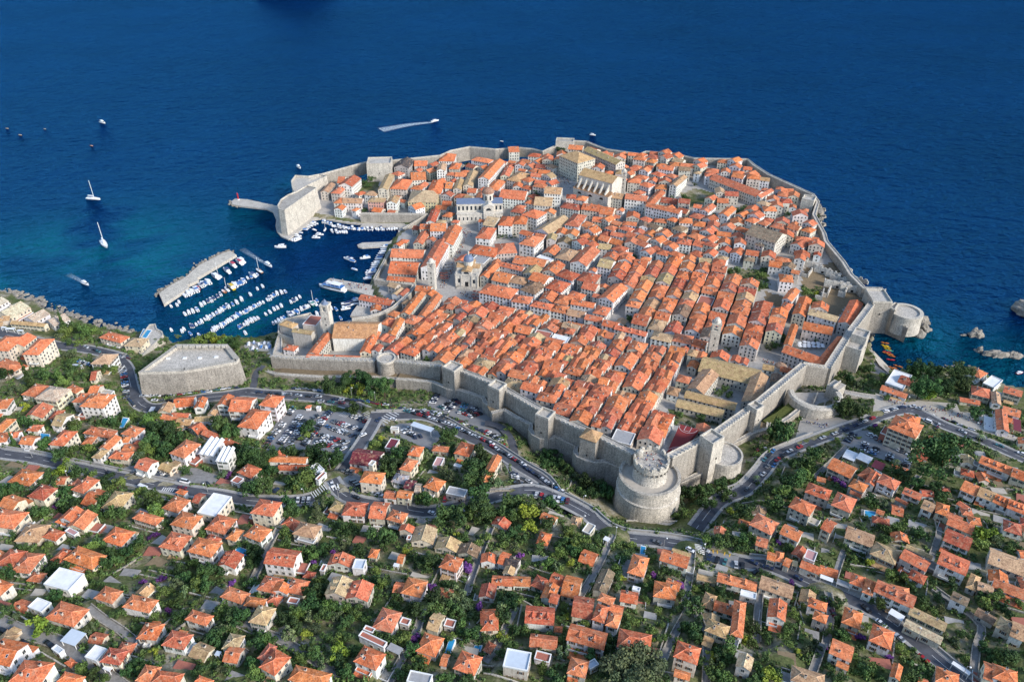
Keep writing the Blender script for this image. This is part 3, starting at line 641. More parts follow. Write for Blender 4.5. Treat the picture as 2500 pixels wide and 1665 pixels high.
tower('I', 150, 430, 35, 7, 7, R(38), 'pale square tower between the cloister garden and the pine trees', mat=M_FORTL)
tower('P', 790, 690, 27, 11, 10, R(55), 'broad square tower on the wall beside the convent courtyard', mat=M_FORTL)
tower('P', 720, 800, 22, 11, 13, R(55), 'tall battered tower base facing the cove with coloured kayaks', mat=M_FORTL, win=False)
tower('M', 930, 250, 26, 26, 20, R(4), 'big square bastion with a watch post on the far left sea wall', zb=-1, mat=M_FORTL)
tower('N', 250, 75, 35, 20, 12, R(-8), 'white far bastion top rising behind the big church', zb=0, mat=M_FORTL)
tower('N', 2120, 520, 37, 11, 12, R(-30), 'square corner bastion at the far right of the sea wall', zb=0, mat=M_FORTL)
tower('P', 960, 330, 26, 14, 20, R(-5), 'square masonry block where the wall meets the round rock fort', zb=0)
def round_fort(t, x, y, prof, label, n=40, deck=None, name='round_bastion', mat=M_FORT, z=None, top=M_CAP, parap=True, rp=1.0):
    z = prof[-1][1] if z is None else z
    cx, cy = at_z(*T(t, x, y), z); root = empty(name, (cx, cy, prof[0][1])); z0 = prof[0][1]; tag(root, label, 'fort')
    mb = MB(); mb.lathe(0, 0, [(r, q-z0) for r, q in prof], n, 0, True); o = build(mb, 'drum', mat, root)
    if parap:
        r, q = prof[-1]; mb = MB(); mb.lathe(0, 0, [(r-rp, q-z0+.01), (r-rp, q-z0+1.2), (r, q-z0+1.2), (r+.001, q-z0-.3)], n, 0, False); build(mb, 'parapet', M_FORTL, root)
        mb = MB(); mb.lathe(0, 0, [(0.02, q-z0+.03), (r-rp, q-z0+.03)], n, 0, False); mb.f = [f[::-1] for f in mb.f]; build(mb, 'deck', top, root)
    occ_poly([(cx+prof[0][0]*math.cos(a), cy+prof[0][0]*math.sin(a)) for a in np.linspace(0, 6.28, 20)], 1, .5); return root, cx, cy
# the great round keep
def keep():
    cx, cy = at_z(1586, 1160, 41); z0 = 18.0; root = empty('round_keep', (cx, cy, z0)); tag(root, 'great pale round keep with a crowned upper drum at the wall corner', 'fort')
    mb = MB(); mb.lathe(0, 0, [(18.0, 0), (16.8, 9), (16.1, 15.2), (16.6, 15.6), (15.8, 16.2), (15.2, 21.0), (15.8, 21.6), (15.8, 24.0), (14.2, 24.0), (14.2, 22.3)], 56, 0, False); build(mb, 'lower_drum', M_FORTL, root)
    mb = MB(); mb.lathe(0, 0, [(8.0, 22.5), (14.3, 22.5)], 56, 0, False); mb.f = [f[::-1] for f in mb.f]; build(mb, 'deck', M_SAND, root)
    mb = MB(); mb.lathe(0, 0, [(9.0, 22.3), (8.3, 25.5), (8.1, 29.8), (8.9, 30.8), (9.1, 33.2), (8.1, 33.2), (8.1, 32.3)], 48, 0, False); up = build(mb, 'upper_drum', M_FORTL, root)
    mb = MB(); mb.lathe(0, 0, [(.02, 32.4), (8.15, 32.4)], 48, 0, False); mb.f = [f[::-1] for f in mb.f]; build(mb, 'platform', M_CAP, root)
    for k in range(14):
        a = 2*math.pi*(k+.5)/14; mb = MB(); mb.prism(rect_ring(8.55*math.cos(a), 8.55*math.sin(a), a, 1.1, 2.5), 33.1, 34.9); mb.prism(rect_ring(8.55*math.cos(a), 8.55*math.sin(a), a, 1.1, 1.2), 34.9, 35.4); build(mb, 'merlon', M_FORTL, root)
    for k in range(24):
        a = 2*math.pi*k/24; mb = MB(); mb.prism(rect_ring(8.6*math.cos(a), 8.6*math.sin(a), a, 1.0, .5), 29.2, 30.9); build(mb, 'corbel', M_FORT, root)
    mb = MB(); mb.lathe(-5.5, 4.0, [(1.6, 32.3), (1.6, 35.6), (1.7, 35.8), (.02, 37.0)], 12); build(mb, 'turret', M_FORTL, root)
    mb = MB(); mb.prism([(-22,-15),(-15,-22),(0,-24),(13,-22),(19,-13),(16,6),(-17,4)], -4, 3.5, 0, True, [(-19,-13),(-13,-19),(0,-21),(11,-19),(17,-11),(15,6),(-16,4)]); build(mb, 'plinth', M_FORTL, root)
    occ_poly([(cx+21*math.cos(a), cy+21*math.sin(a)) for a in np.linspace(0, 6.28, 24)], 1, .5)
keep()
block_later = ('C', '1290,20 1850,30 1975,150 1900,190 1290,185')
round_fort('H', 2220, 960, [(11.5, 14), (10.2, 29), (10.4, 32)], 'round sunlit bastion right of the great keep', mat=M_FORTL)
round_fort('G', 1345, 45, [(7.0, 14), (6.0, 26), (6.3, 29)], 'small round bastion on the wall between the monastery and the trees')
# half-round gate bastion
def gate_bastion():
    cx, cy = at_z(*T('I', 640, 330), 21); root = empty('gate_bastion', (cx, cy, 9)); tag(root, 'half-round stone gate bastion with an open paved court', 'fort')
    mb = MB(); n = 22; R0, R1_, R2_ = 18.0, 17.0, 13.2; V = []
    for j, (r, z) in enumerate(((R0, 0), (R1_, 12.2), (R1_-1.2, 13.2), (R2_, 13.2), (R2_, 3))):
        for k in range(n+1):
            a = math.pi*(k/n)*1.12+R(165); V.append((r*math.cos(a), r*math.sin(a), z))
    F = [(j*(n+1)+k, j*(n+1)+k+1, (j+1)*(n+1)+k+1, (j+1)*(n+1)+k) for j in range(4) for k in range(n)]; mb.add(V, F); build(mb, 'curved_wall', M_FORTL, root)
    mb = MB(); mb.add([(0,0,3.1)]+[(R2_*math.cos(math.pi*(k/n)*1.12+R(165)), R2_*math.sin(math.pi*(k/n)*1.12+R(165)), 3.1) for k in range(n+1)]+[(14,14,3.1),(-12,14,3.1)], [tuple(range(1, n+4))]); build(mb, 'court', M_PAVE, root)
    mb = MB(); mb.prism(rect_ring(1, 1, R(60), 22, .8), 3, 6); mb.prism(rect_ring(6, -3, R(60), 14, .6), 3, 5); build(mb, 'ramp_wall', M_FORTL, root)
    mb = MB(); mb.prism(rect_ring(16.5, 9, R(40), 9, 8), -2, 13); mb.prism(rect_ring(16.5, 9, R(40), 9, .7), 13, 14.4); build(mb, 'flank_tower', M_FORTL, root)
    occ_poly([(cx+R0*math.cos(a), cy+R0*math.sin(a)) for a in np.linspace(0, 6.28, 20)], 1, .5)
gate_bastion()
b1 = [at_z(*T('I', x, y), 15)+(15,) for x, y in ((880,312),(1000,335),(1135,355))]
wall(b1, 5.0, 'stone arched bridge leading to the town gate', merlon=False, name='stone_bridge', mat=M_WHST, par=.9)
# rocks
ROCKN = [0]
def rock(t, x, y, rx, ry, rz, label, z=0.0, seed=1, mat=M_ROCK):
    cx, cy = at_z(*T(t, x, y), z); r = np.random.default_rng(seed); mb = MB(); n, k = 40, 22; ks = [(r.normal(size=3)*f, r.uniform(0, 6.28), 1/f**.8) for f in (1.6, 2.2, 3.1, 4.4, 6.0, 9.0, 13.0, 18.0) for _ in range(3)]
    V = []
    for j in range(k+1):
        ph = math.pi*j/k-math.pi/2
        for i in range(n):
            a = 2*math.pi*i/n; d = np.array([math.cos(ph)*math.cos(a), math.cos(ph)*math.sin(a), math.sin(ph)]); s_ = 1.25-.16*sum(abs(math.sin(float(d@w_)+p))*q for w_, p, q in ks[3:])+.12*sum(math.sin(float(d@w_)+p)*q for w_, p, q in ks[:6])
            V.append((rx*d[0]*s_, ry*d[1]*s_, rz*d[2]*s_))
    mb.add(V, [(j*n+i, j*n+(i+1)%n, (j+1)*n+(i+1)%n, (j+1)*n+i) for j in range(k) for i in range(n)])
    return tag(build(mb, 'sea_rock', mat, None, (cx, cy, z)), label, 'rock')
rock('P', 1890, 700, 7, 6, 10, 'single grey rock standing in the water beside the cove', seed=3)
rock('P', 2080, 890, 12, 6, 5.5, 'long jagged grey rock at the right side of the cove', seed=5)
rock('P', 2240, 900, 9, 5, 5.5, 'right end of the jagged rock islet in the cove', seed=8)
rock('P', 1915, 850, 4, 4, 4.5, 'small left tip of the jagged rock islet in the cove', seed=9)
rock('P', 2440, 500, 15, 18, 13, 'big grey cliff cut by the right edge of the picture', seed=11)
rock('P', 2330, 470, 6, 8, 6, 'pale rock ledge left of the big cliff at the right edge', seed=12)
rock('P', 1290, 690, 11, 8, 11, 'rough rock carrying the round sea fort', seed=13)
rock('P', 1400, 640, 6, 6, 9, 'rock foot right of the round sea fort', seed=14)
rock('P', 1350, 590, 12, 9, 8, 'rock shelf behind the round sea fort', seed=15)
rock('P', 1770, 700, 3, 2, 1.6, 'little low rock left of the single rock', seed=16)
round_fort('P', 1225, 480, [(12.5, 4), (11.6, 14), (11.9, 18)], 'round sea fort on a rock at the right corner of the town', mat=M_FORTL, rp=2.6)
def block(t, body, z1, z0, label, mat=M_FORT, cat='fort', name='masonry_block', top=M_CAP, batter=1.0, par=1.2, z=None, roofpts=None):
    P = [at_z(a, b, z1) for a, b in pts(t, body)]; cx = sum(p[0] for p in P)/len(P); cy = sum(p[1] for p in P)/len(P)
    root = empty(name, (cx, cy, z0)); tag(root, label, cat); L = [(p[0]-cx, p[1]-cy) for p in P]
    A = sum(L[i][0]*L[(i+1)%len(L)][1]-L[(i+1)%len(L)][0]*L[i][1] for i in range(len(L)))
    if A < 0: L = L[::-1]
    mb = MB(); mb.prism([(a*batter, b*batter) for a, b in L], 0, z1-z0, 0, True, L, 1); build(mb, 'wall_body', [mat, top], root)
    if par:
        L2 = L+[L[0]]; mb = MB(); ribbon(mb, L2, [z1-z0]*len(L2), 0, .9, par, par-.004); build(mb, 'parapet', M_FORTL, root)
    occ_poly(P, 1, .8); return root, cx, cy, L
block('P', '970,520 1180,610 1240,640 1200,560 1120,500 1000,480', 12, 0, 'low grey causeway bastion between wall and round sea fort', par=.9)
block('P', '1050,430 1110,400 1150,410 1110,480', 21, 4, 'small walled passage to the round sea fort', par=1.5)
block(*block_later, 24, 14, 'dark sloping stone apron at the foot of the round keep', M_RUB, par=.7, batter=1.04)
block('O', '1620,960 1690,860 1720,820 1790,812 1810,870 1870,900 1880,940 1640,1180 1600,1150', 8.5, 1.5, 'pale pointed bastion house with a pool terrace by the harbour', M_FORTL, par=.9, batter=1.03)
# harbour fort
fr, fx, fy, fl = block('M', '150,660 415,475 330,455 245,505 180,530 120,570 92,620 105,650', 25, 0, 'massive cream harbour fort with a rounded end and a blank face', M_FORTL, batter=1.09, name='harbour_fort')
for k in range(9):
    a, b = at_z(*T('M', 160, 850), 1), at_z(*T('M', 385, 690), 1)
    t = (k+.5)/9; mb = MB(); ang = math.atan2(b[1]-a[1], b[0]-a[0]); mb.prism(rect_ring(a[0]+(b[0]-a[0])*t-fx, a[1]+(b[1]-a[1])*t-fy+.35+.9*(6+k%3*3.5)/25, ang, .9, 2.0), 6+(k%3)*3.5, 7.3+(k%3)*3.5); build(mb, 'window', M_DARK, fr)
block('M', '205,425 240,378 350,385 440,368 500,385 345,458 300,500 235,525 215,480', 16, 0, 'lower seaward platform behind the harbour fort', M_FORTL, par=2.2, batter=1.04)
# big angular fort by the near harbour
rv, rx_, ry_, rl = block('Z', '339,915 432,846 557,846 586,880 579,889 450,912', 31, 12, 'huge angular grey fort with a flat terrace beside the harbour', M_FORT, batter=1.06, par=0, name='angular_fort', top=M_CAP)
mb = MB(); L2 = rl+[rl[0]]; ribbon(mb, L2, [19.0]*len(L2), 0, 3.4, 2.0, 2.0); build(mb, 'parapet', M_FORTL, rv)
for k in range(8):
    a, b = at_z(432, 846, 33), at_z(557, 846, 33); t = (k+.5)/8; mb = MB(); mb.box(-1.6,1.6,-.8,.8,20.9,22.4); build(mb, 'merlon', M_FORTL, rv, (a[0]+(b[0]-a[0])*t-rx_, a[1]+(b[1]-a[1])*t-ry_-.9, 0))
for x, y in ((1610,45),(1770,40),(1915,40),(2070,30),(1900,-60),(1770,-60),(2040,-70)):
    p = at_z(*T('E', x, y), 31); mb = MB(); mb.box(-1.2,1.2,-.8,.8,19.0,19.7); build(mb, 'skylight', M_WHITE, rv, (p[0]-rx_, p[1]-ry_, 0))
for x, y in ((1560,325),(1730,298),(1900,275),(2070,248)):
    p = at_z(*T('E', x, y), 20); mb = MB(); mb.box(-1.3,1.3,-.6,.6,0,1.3); build(mb, 'embrasure', M_DARK, rv, (p[0]-rx_, p[1]-ry_+.3, 8))
block('J', '1290,1285 1360,1235 1600,1180 1700,1290 1640,1420 1450,1440 1290,1380', 15, 3, 'corner fort of the harbour monastery with small tiled roofs', M_FORTL, par=1.2, batter=1.04)
block('J', '1240,1568 1290,1380 1330,1390 1330,1568', 13, 5, 'grey wall ramp left of the harbour monastery', M_FORT, par=.8)
# rough breakwater
bw = [at_z(*T('J', x, y), 2.6) for x, y in ((195,1088),(435,930),(420,905),(530,860),(510,840),(890,615),(830,580),(740,610),(540,710),(400,830),(240,920),(150,985))]
mb = MB(); mb.prism([(p[0], p[1]) for p in bw], -3, 2.6); o = build(mb, 'breakwater', M_FORTL); tag(o, 'long stone breakwater standing alone in the harbour mouth', 'breakwater')
rubble = MB(); rr = random.Random(4)
def rubble_line(t, body, n, z, spread, smin=.5, smax=1.5):
    Q = [at_z(*p, z) for p in pts(t, body)]
    for k in range(n):
        i = rr.randrange(len(Q)-1); u = rr.random(); x = Q[i][0]+(Q[i+1][0]-Q[i][0])*u+rr.gauss(0, spread); y = Q[i][1]+(Q[i+1][1]-Q[i][1])*u+rr.gauss(0, spread); s_ = rr.uniform(smin, smax)
        q = rect_ring(x, y, rr.uniform(0, 3), s_*2, s_*1.4); q2 = rect_ring(x+rr.uniform(-.2,.2), y, rr.uniform(0, 3), s_*1.3, s_*.9); rubble.prism(q, z-2.2, z+s_*.5-.3, 0, True, q2)
rubble_line('J', '150,985 240,920 400,830 540,710 740,610 830,580', 260, 1.2, 2.0)
rubble_line('J', '840,95 850,130 900,155', 60, .8, 1.8); rubble_line('J', '960,88 1270,150', 60, 1.0, .8)
rubble_line('O', '0,440 160,450 230,525 430,540 540,640 760,700 870,740 1180,860 1370,890 1500,915', 420, .4, 3.2, .6, 2.4)
rubble_line('P', '1140,1040 1560,1015 1900,1005', 70, .3, 2.0)
rubble_line('N', '2180,560 2210,620 2190,700', 40, 3, 3.0, 1, 3)
for i_ in range(18, 47):
    a_, b_ = RINGW[i_], RINGW[i_+1]; L_ = math.dist(a_[:2], b_[:2]); ux, uy = (b_[0]-a_[0])/max(L_, .1), (b_[1]-a_[1])/max(L_, .1)
    for k in range(int(L_*.9)):
        u = rr.random()*L_; d = rr.uniform(1.5, 9); x, y = a_[0]+ux*u+uy*d, a_[1]+uy*u-ux*d; s_ = rr.uniform(1.0, 3.4); zt = max(.6, (7-d)*rr.uniform(.5, 1.3))
        q = rect_ring(x, y, rr.uniform(0, 3), s_*2, s_*1.5); q2 = rect_ring(x+rr.uniform(-.3,.3), y, rr.uniform(0, 3), s_*1.1, s_*.8); rubble.prism(q, -2, zt, 0, True, q2)
kind(build(rubble, 'shore_boulders', M_ROCK), 'stuff')
# little red light on the mole end
p = at_z(*T('J', 910, 92), 1.6); root = empty('harbour_light', (p[0], p[1], 1.6)); tag(root, 'small red harbour light at the tip of the mole', 'beacon')
mb = MB(); mb.lathe(0,0,[(1.3,0),(1.2,1.0)],10); build(mb, 'base', M_WHITE, root); mb = MB(); mb.lathe(0,0,[(.8,1.0),(.6,6.0),(.9,6.1),(.9,6.5),(.5,6.6),(.5,7.5),(.02,8.1)],10); build(mb, 'lantern_tower', M_RED, root)

# ------------------------------------------------------------------ houses
ROOFC = {'n':(.42,.22,.10),'o':(.61,.180,.068),'p':(.55,.158,.071),'r':(.41,.104,.053),'t':(.46,.30,.155),'b':(.22,.15,.092),'m':(.17,.035,.05),'d':(.055,.052,.055),'k':(.50,.24,.21),
         'w':(.7,.7,.7),'l':(.5,.56,.62),'g':(.31,.31,.31),'c':(.50,.40,.27)}
RNAME = {'n':'brown-orange','o':'bright orange','p':'red-orange','r':'dark red','t':'tan','b':'brown','m':'maroon','d':'dark grey','k':'pink','w':'white','l':'pale metal','g':'grey','c':'sand-coloured'}
WALLC = {'cream':(.70,.63,.50),'white':(.78,.77,.74),'stone':(.56,.52,.45),'grey':(.45,.435,.405),'pale':(.70,.67,.61),'pink':(.62,.36,.31),'yellow':(.66,.54,.33)}
def win_mesh(w_, h_, style):
    mb = MB(); f = .11
    for a, b, c, d in ((-w_/2-f,w_/2+f,-h_/2-f*1.4,-h_/2),(-w_/2-f,w_/2+f,h_/2,h_/2+f),(-w_/2-f,-w_/2,-h_/2,h_/2),(w_/2,w_/2+f,-h_/2,h_/2)): mb.box(a,b,-.09,.03,c,d,0)
    mb.box(-w_/2,w_/2,-.035,.03,-h_/2,h_/2,1); mb.box(-.03,.03,-.06,-.03,-h_/2,h_/2,0)
    if style:
        for s_ in (-1, 1): a, b = sorted((s_*(w_/2+f), s_*(w_/2+f+w_*.5))); mb.box(a,b,-.08,-.02,-h_/2,h_/2,2)
    return mb.mesh('window', [M_FRAME, M_GLASS, M_SHUTG if style == 1 else M_SHUTB])
WIN = [win_mesh(1.15, 1.5, 0), win_mesh(1.05, 1.5, 1), win_mesh(1.05, 1.5, 2), win_mesh(1.3, 1.9, 0)]
def door_mesh():
    mb = MB(); mb.box(-.75,.75,-.08,.03,0,2.4,0); mb.box(-.55,.55,-.1,-.02,0.02,2.2,1); return mb.mesh('door', [M_FRAME, M_SHUTB])
DOOR = door_mesh()
def chim_mesh(h):
    mb = MB(); mb.box(-.35,.35,-.3,.3,-1.5,h,0); mb.box(-.45,.45,-.4,.4,h,h+.15,0); mb.box(-.3,.3,-.25,.25,h+.15,h+.4,1); return mb.mesh('chimney', [M_CHIM, M_DARK])
CHIM = [chim_mesh(.7), chim_mesh(1.1)]
def dormer_mesh():
    mb = MB(); mb.box(-.75,.75,0,2.4,-1.2,1.0,0); mb.box(-.5,.5,-.04,.1,-.15,.8,1); mb.add([(-.95,-.2,.95),(.95,-.2,.95),(.95,2.6,.95),(-.95,2.6,.95),(0,-.2,1.6),(0,2.6,1.6)], [(0,4,5,3),(1,2,5,4),(0,1,4),(3,5,2),(3,2,1,0)], 2); return mb.mesh('dormer', [M_WHITE, M_GLASS, M_ROOF])
DORM = dormer_mesh()
def sky_mesh():
    mb = MB(); mb.box(-.4,.4,-.55,.55,-.1,.1,0); mb.box(-.32,.32,-.47,.47,.1,.12,1); return mb.mesh('skylight', [M_WHITE, M_GLASS])
SKYL = sky_mesh()
HOUSES = []
def roof_geo(w_, d_, H, typ, oh=.35, k=.46, th=.16):
    """returns roof MB, gable MB (wall part) and the lines of the ridges"""
    mb = MB(); gb = MB(); X, Y = w_/2+oh, d_/2+oh; ridge = []
    if typ in ('a', 'b'):                       # gable; a: ridge along y, b: ridge along x
        half = (X if typ == 'a' else Y); rise = half*k
        if typ == 'b':
            v = [(-X,-Y,H),(X,-Y,H),(X,Y,H),(-X,Y,H),(-X,0,H+rise),(X,0,H+rise)]; f = [(0,1,5,4),(2,3,4,5)]
            ga = [[(-w_/2,-d_/2,H),(-w_/2,d_/2,H),(-w_/2,0,H+rise*d_/2/Y)], [(w_/2,d_/2,H),(w_/2,-d_/2,H),(w_/2,0,H+rise*d_/2/Y)]]
        else:
            v = [(-X,-Y,H),(X,-Y,H),(X,Y,H),(-X,Y,H),(0,-Y,H+rise),(0,Y,H+rise)]; f = [(1,2,5,4),(3,0,4,5)]
            ga = [[(w_/2,-d_/2,H),(-w_/2,-d_/2,H),(0,-d_/2,H+rise*w_/2/X)], [(-w_/2,d_/2,H),(w_/2,d_/2,H),(0,d_/2,H+rise*w_/2/X)]]
        for g in ga: gb.add(g, [(0,2,1)])
        ridge = [(v[4], v[5])]
        mb.add(v+[(a, b, c-th) for a, b, c in v], f+[tuple(6+i for i in reversed(q)) for q in f])
        n = 6
        loop = [(0,1),(1,5),(5,2),(2,3),(3,4),(4,0)] if typ == 'b' else [(0,4),(4,1),(1,2),(2,5),(5,3),(3,0)]
        mb.add(mb.v[-12:], [(a+6, b+6, b, a) for a, b in loop])
    elif typ == 'h':
        if X >= Y: rise = Y*k; rg = [(-(X-Y),0,H+rise),((X-Y),0,H+rise)]; fs = [(0,1,5,4),(1,2,5),(2,3,4,5),(3,0,4)]
        else: rise = X*k; rg = [(0,-(Y-X),H+rise),(0,(Y-X),H+rise)]; fs = [(0,1,4),(1,2,5,4),(2,3,5),(3,0,4,5)]
        v = [(-X,-Y,H),(X,-Y,H),(X,Y,H),(-X,Y,H)]+rg; mb.add(v, fs)
        lo = [(a, b, H-th) for a, b, c in v[:4]]; mb.add(v[:4]+lo, [(4,5,1,0),(5,6,2,1),(6,7,3,2),(7,4,0,3),(7,6,5,4)])
        ridge = [(rg[0], rg[1])]+([(v[0], rg[0]), (v[1], rg[1]), (v[2], rg[1]), (v[3], rg[0])] if X >= Y else [(v[0], rg[0]), (v[1], rg[0]), (v[2], rg[1]), (v[3], rg[1])])
    return mb, gb, ridge
def ridge_mesh(lines):
    mb = MB()
    for a, b in lines:
        dx, dy, dz = b[0]-a[0], b[1]-a[1], b[2]-a[2]; L = math.hypot(dx, dy)
        if L < .3: continue
        nx, ny = -dy/L*.16, dx/L*.16
        mb.add([(a[0]-nx,a[1]-ny,a[2]+.01),(a[0]+nx,a[1]+ny,a[2]+.01),(b[0]+nx,b[1]+ny,b[2]+.01),(b[0]-nx,b[1]-ny,b[2]+.01),(a[0],a[1],a[2]+.17),(b[0],b[1],b[2]+.17)], [(0,4,5,3),(1,2,5,4),(0,1,4),(3,5,2)])
    return mb
FLATM = {'w':M_FLATW,'l':M_METAL,'g':M_GREY,'r':M_TERR,'t':M_SAND,'k':plain('pink_sheet', (.45,.25,.24), .7, .3, 0, .1, 1),'m':plain('maroon_sheet', (.16,.03,.045), .6, .3, 0, .12, 1),'o':M_TERR,'c':plain('sand_canopy', (.55,.43,.24), .8),'p':M_TERR,'b':M_SOIL,'d':M_GREY}
def jit(c, a=.12):
    k = random.uniform(1-a, 1+a); return tuple(min(.95, v*k*random.uniform(.96, 1.04)) for v in c)+(1,)
def roofjit(c):
    k = random.uniform(.80, 1.12); g = random.uniform(.90, 1.16); return (min(.9, c[0]*k), min(.9, c[1]*k*g), min(.9, c[2]*k*g*random.uniform(.9, 1.2)), 1)
def house_at(cx, cy, ang, w_, d_, H, z0, typ, col, wallc='cream', each=True, name='house', cat='house', dorm=0, extras=True, wsz=None, store=True, sides=(0,1,3), flat_h=.5):
    root = empty(name, (cx, cy, z0), ang)
    wc = jit(WALLC[wallc], .08)
    if typ == 's':                                   # canopy on posts
        mb = MB(); mb.box(-w_/2,w_/2,-d_/2,d_/2,H-.15,H); build(mb, 'canopy', FLATM[col], root)
        for a, b in ((-1,-1),(1,-1),(1,1),(-1,1)):
            mb = MB(); x, y = a*(w_/2-.3), b*(d_/2-.3); mb.box(x-.12,x+.12,y-.12,y+.12,-.5,H-.15); build(mb, 'post', M_WHITE, root)
        HOUSES.append((root, 'canopy', typ, col, 'white', H, w_*d_)); root['category'] = 'canopy'; root.name = 'canopy'; return root
    mb = MB(); mb.box(-w_/2,w_/2,-d_/2,d_/2,-1.6,H,0,False)
    if typ == 'f':
        build(mb, 'wall', M_WALL, root).color = wc
        mb = MB(); mb.box(-w_/2-.12,w_/2+.12,-d_/2-.12,d_/2+.12,H+.004,H+.22,0)
        for a, b, c, e in ((-w_/2-.12,w_/2+.12,-d_/2-.12,-d_/2+.2),(-w_/2-.12,w_/2+.12,d_/2-.2,d_/2+.12),(-w_/2-.12,-w_/2+.2,-d_/2+.2,d_/2-.2),(w_/2-.2,w_/2+.12,-d_/2+.2,d_/2-.2)): mb.box(a,b,c,e,H+.22,H+.22+flat_h,1)
        build(mb, 'flat_roof', [FLATM[col], M_WHITE], root); rise = 0
    elif typ == 'z':                                 # folded plate roof
        build(mb, 'wall', M_WALL, root).color = wc; k = max(3, int(w_/3)); 
        for i in range(k):
            x0 = -w_/2-.3+(w_+.6)*i/k; x1 = -w_/2-.3+(w_+.6)*(i+1)/k; xm = (x0+x1)/2; Y = d_/2+.8; mb = MB()
            mb.add([(x0,-Y,H),(x1,-Y,H),(x1,Y,H+1.5),(x0,Y,H+1.5),(xm,-Y,H+1.3),(xm,Y,H+2.8)], [(0,4,5,3),(1,2,5,4),(0,1,4),(3,5,2),(3,2,1,0)]); build(mb, 'roof_fold', M_FLATW, root)
        rise = 2
    else:
        rb, gb, lines = roof_geo(w_, d_, H, typ); mb.add(gb.v, gb.f); build(mb, 'wall', M_WALL, root).color = wc
        rc = roofjit(ROOFC[col]); ro = build(rb, 'roof', M_ROOF, root); ro.color = rc
        rise = (min(w_, d_) if typ == 'h' else (w_ if typ == 'a' else d_))/2*.46
        if extras:
            rm = ridge_mesh(lines)
            if rm.f: build(rm, 'ridge_tiles', M_ROOF, ro).color = tuple(min(.9, v*1.25+.05) for v in rc[:3])+(1,)
        span = w_ if typ == 'a' or (typ == 'h' and w_ < d_) else d_; along = d_ if span == w_ else w_
        for c_ in range((random.choice((1, 1, 2)) if each else random.choice((1, 2, 3))) if min(w_, d_) > 4 else 0):
            u = random.uniform(-.3, .3)*along; q = random.choice((-1, 1))*random.uniform(.12, .3)*span; zc = H+rise*(1-abs(q)/(span/2))
            x, y = (q, u) if span == w_ else (u, q); link('chimney', random.choice(CHIM), ro, (x, y, zc+.1), random.choice((0, math.pi/2)))
        for c_ in range(dorm):
            u = ((c_+.5)/dorm-.5)*along*.8; side = -1 if (c_ % 2 == 0 or dorm < 4) else 1; q = side*span*.30; zc = H+rise*.32
            x, y = (q, u) if span == w_ else (u, q); rz = (math.pi/2*-side if span != w_ else 0)
            dz = link('dormer', DORM, ro, (x, y, zc), (0 if side < 0 else math.pi) if span == d_ else (-math.pi/2 if side < 0 else math.pi/2)); dz.color = rc
        if random.random() < .5 and min(w_, d_) > 6:
            q = -span*.22; u = random.uniform(-.3, .3)*along; sl = math.atan(.46); zc = H+rise*(1-.44)+.08
            so = link('skylight', SKYL, ro, ((q, u) if span == w_ else (u, q))+(zc,)); so.rotation_euler = (sl, 0, 0) if span == d_ else (0, -sl, 0)
    # openings
    st = max(1, int(round(H/3.0))); sh = H/st; wi = random.choice((0, 0, 1, 2)) if wsz is None else wsz; JW = MB()
    for side in sides:
        L = (w_, d_, w_, d_)[side]; n = max(1, int((L-1.0)/ (2.7 if each else 2.5)))
        if L < 2.6: continue
        for s_ in range(st):
            for i in range(n):
                if random.random() < (.16 if each else .10): continue
                u = ((i+.5)/n-.5)*(L-.8); zz = s_*sh+sh*.55
                if zz+1.0 > H: zz = H-1.05
                x, y, rz = ((u,-d_/2,0), (w_/2,u,math.pi/2), (-u,d_/2,math.pi), (-w_/2,-u,-math.pi/2))[side]
                if each: link('window', WIN[wi], root, (x, y, zz), rz)
                else:
                    c, s2 = math.cos(rz), math.sin(rz); a, hh = .62, .95
                    V = []
                    for dx, dy, dz in ((-a,-.05,-hh),(a,-.05,-hh),(a,-.05,hh),(-a,-.05,hh),(-a,.05,-hh),(a,.05,-hh),(a,.05,hh),(-a,.05,hh)): V.append((x+c*dx-s2*dy, y+s2*dx+c*dy, zz+dz))
                    JW.add(V, [(0,1,2,3),(3,2,6,7),(0,3,7,4),(2,1,5,6),(4,5,1,0)], 0)
                    V = [(x+c*dx-s2*dy, y+s2*dx+c*dy, zz+dz) for dx, dy, dz in ((-a+.12,-.06,-hh+.12),(a-.12,-.06,-hh+.12),(a-.12,-.06,hh-.12),(-a+.12,-.06,hh-.12))]; JW.add(V, [(0,1,2,3)], 1)
    if each and w_ > 4: link('door', DOOR, root, (random.uniform(-.3,.3)*w_, -d_/2, 0.02))
    if JW.f: kind(build(JW, 'windows', [M_FRAME, M_GLASS], root), 'stuff')
    if each and name == 'house' and typ in 'abh' and min(w_, d_) > 5.5:
        if random.random() < .5 and H > 4.6:
            bw = w_*random.uniform(.3, .7); bx_ = random.uniform(-.5, .5)*(w_-bw); zf = H*.5-.1; mb = MB(); mb.box(bx_-bw/2, bx_+bw/2, -d_/2-1.5, -d_/2-.01, zf-.15, zf, 0)
            for q0, q1, r0, r1 in ((bx_-bw/2, bx_+bw/2, -d_/2-1.5, -d_/2-1.38), (bx_-bw/2, bx_-bw/2+.12, -d_/2-1.38, -d_/2-.01), (bx_+bw/2-.12, bx_+bw/2, -d_/2-1.38, -d_/2-.01)): mb.box(q0, q1, r0, r1, zf, zf+.95, 0)
            build(mb, 'balcony', M_WHITE, root)
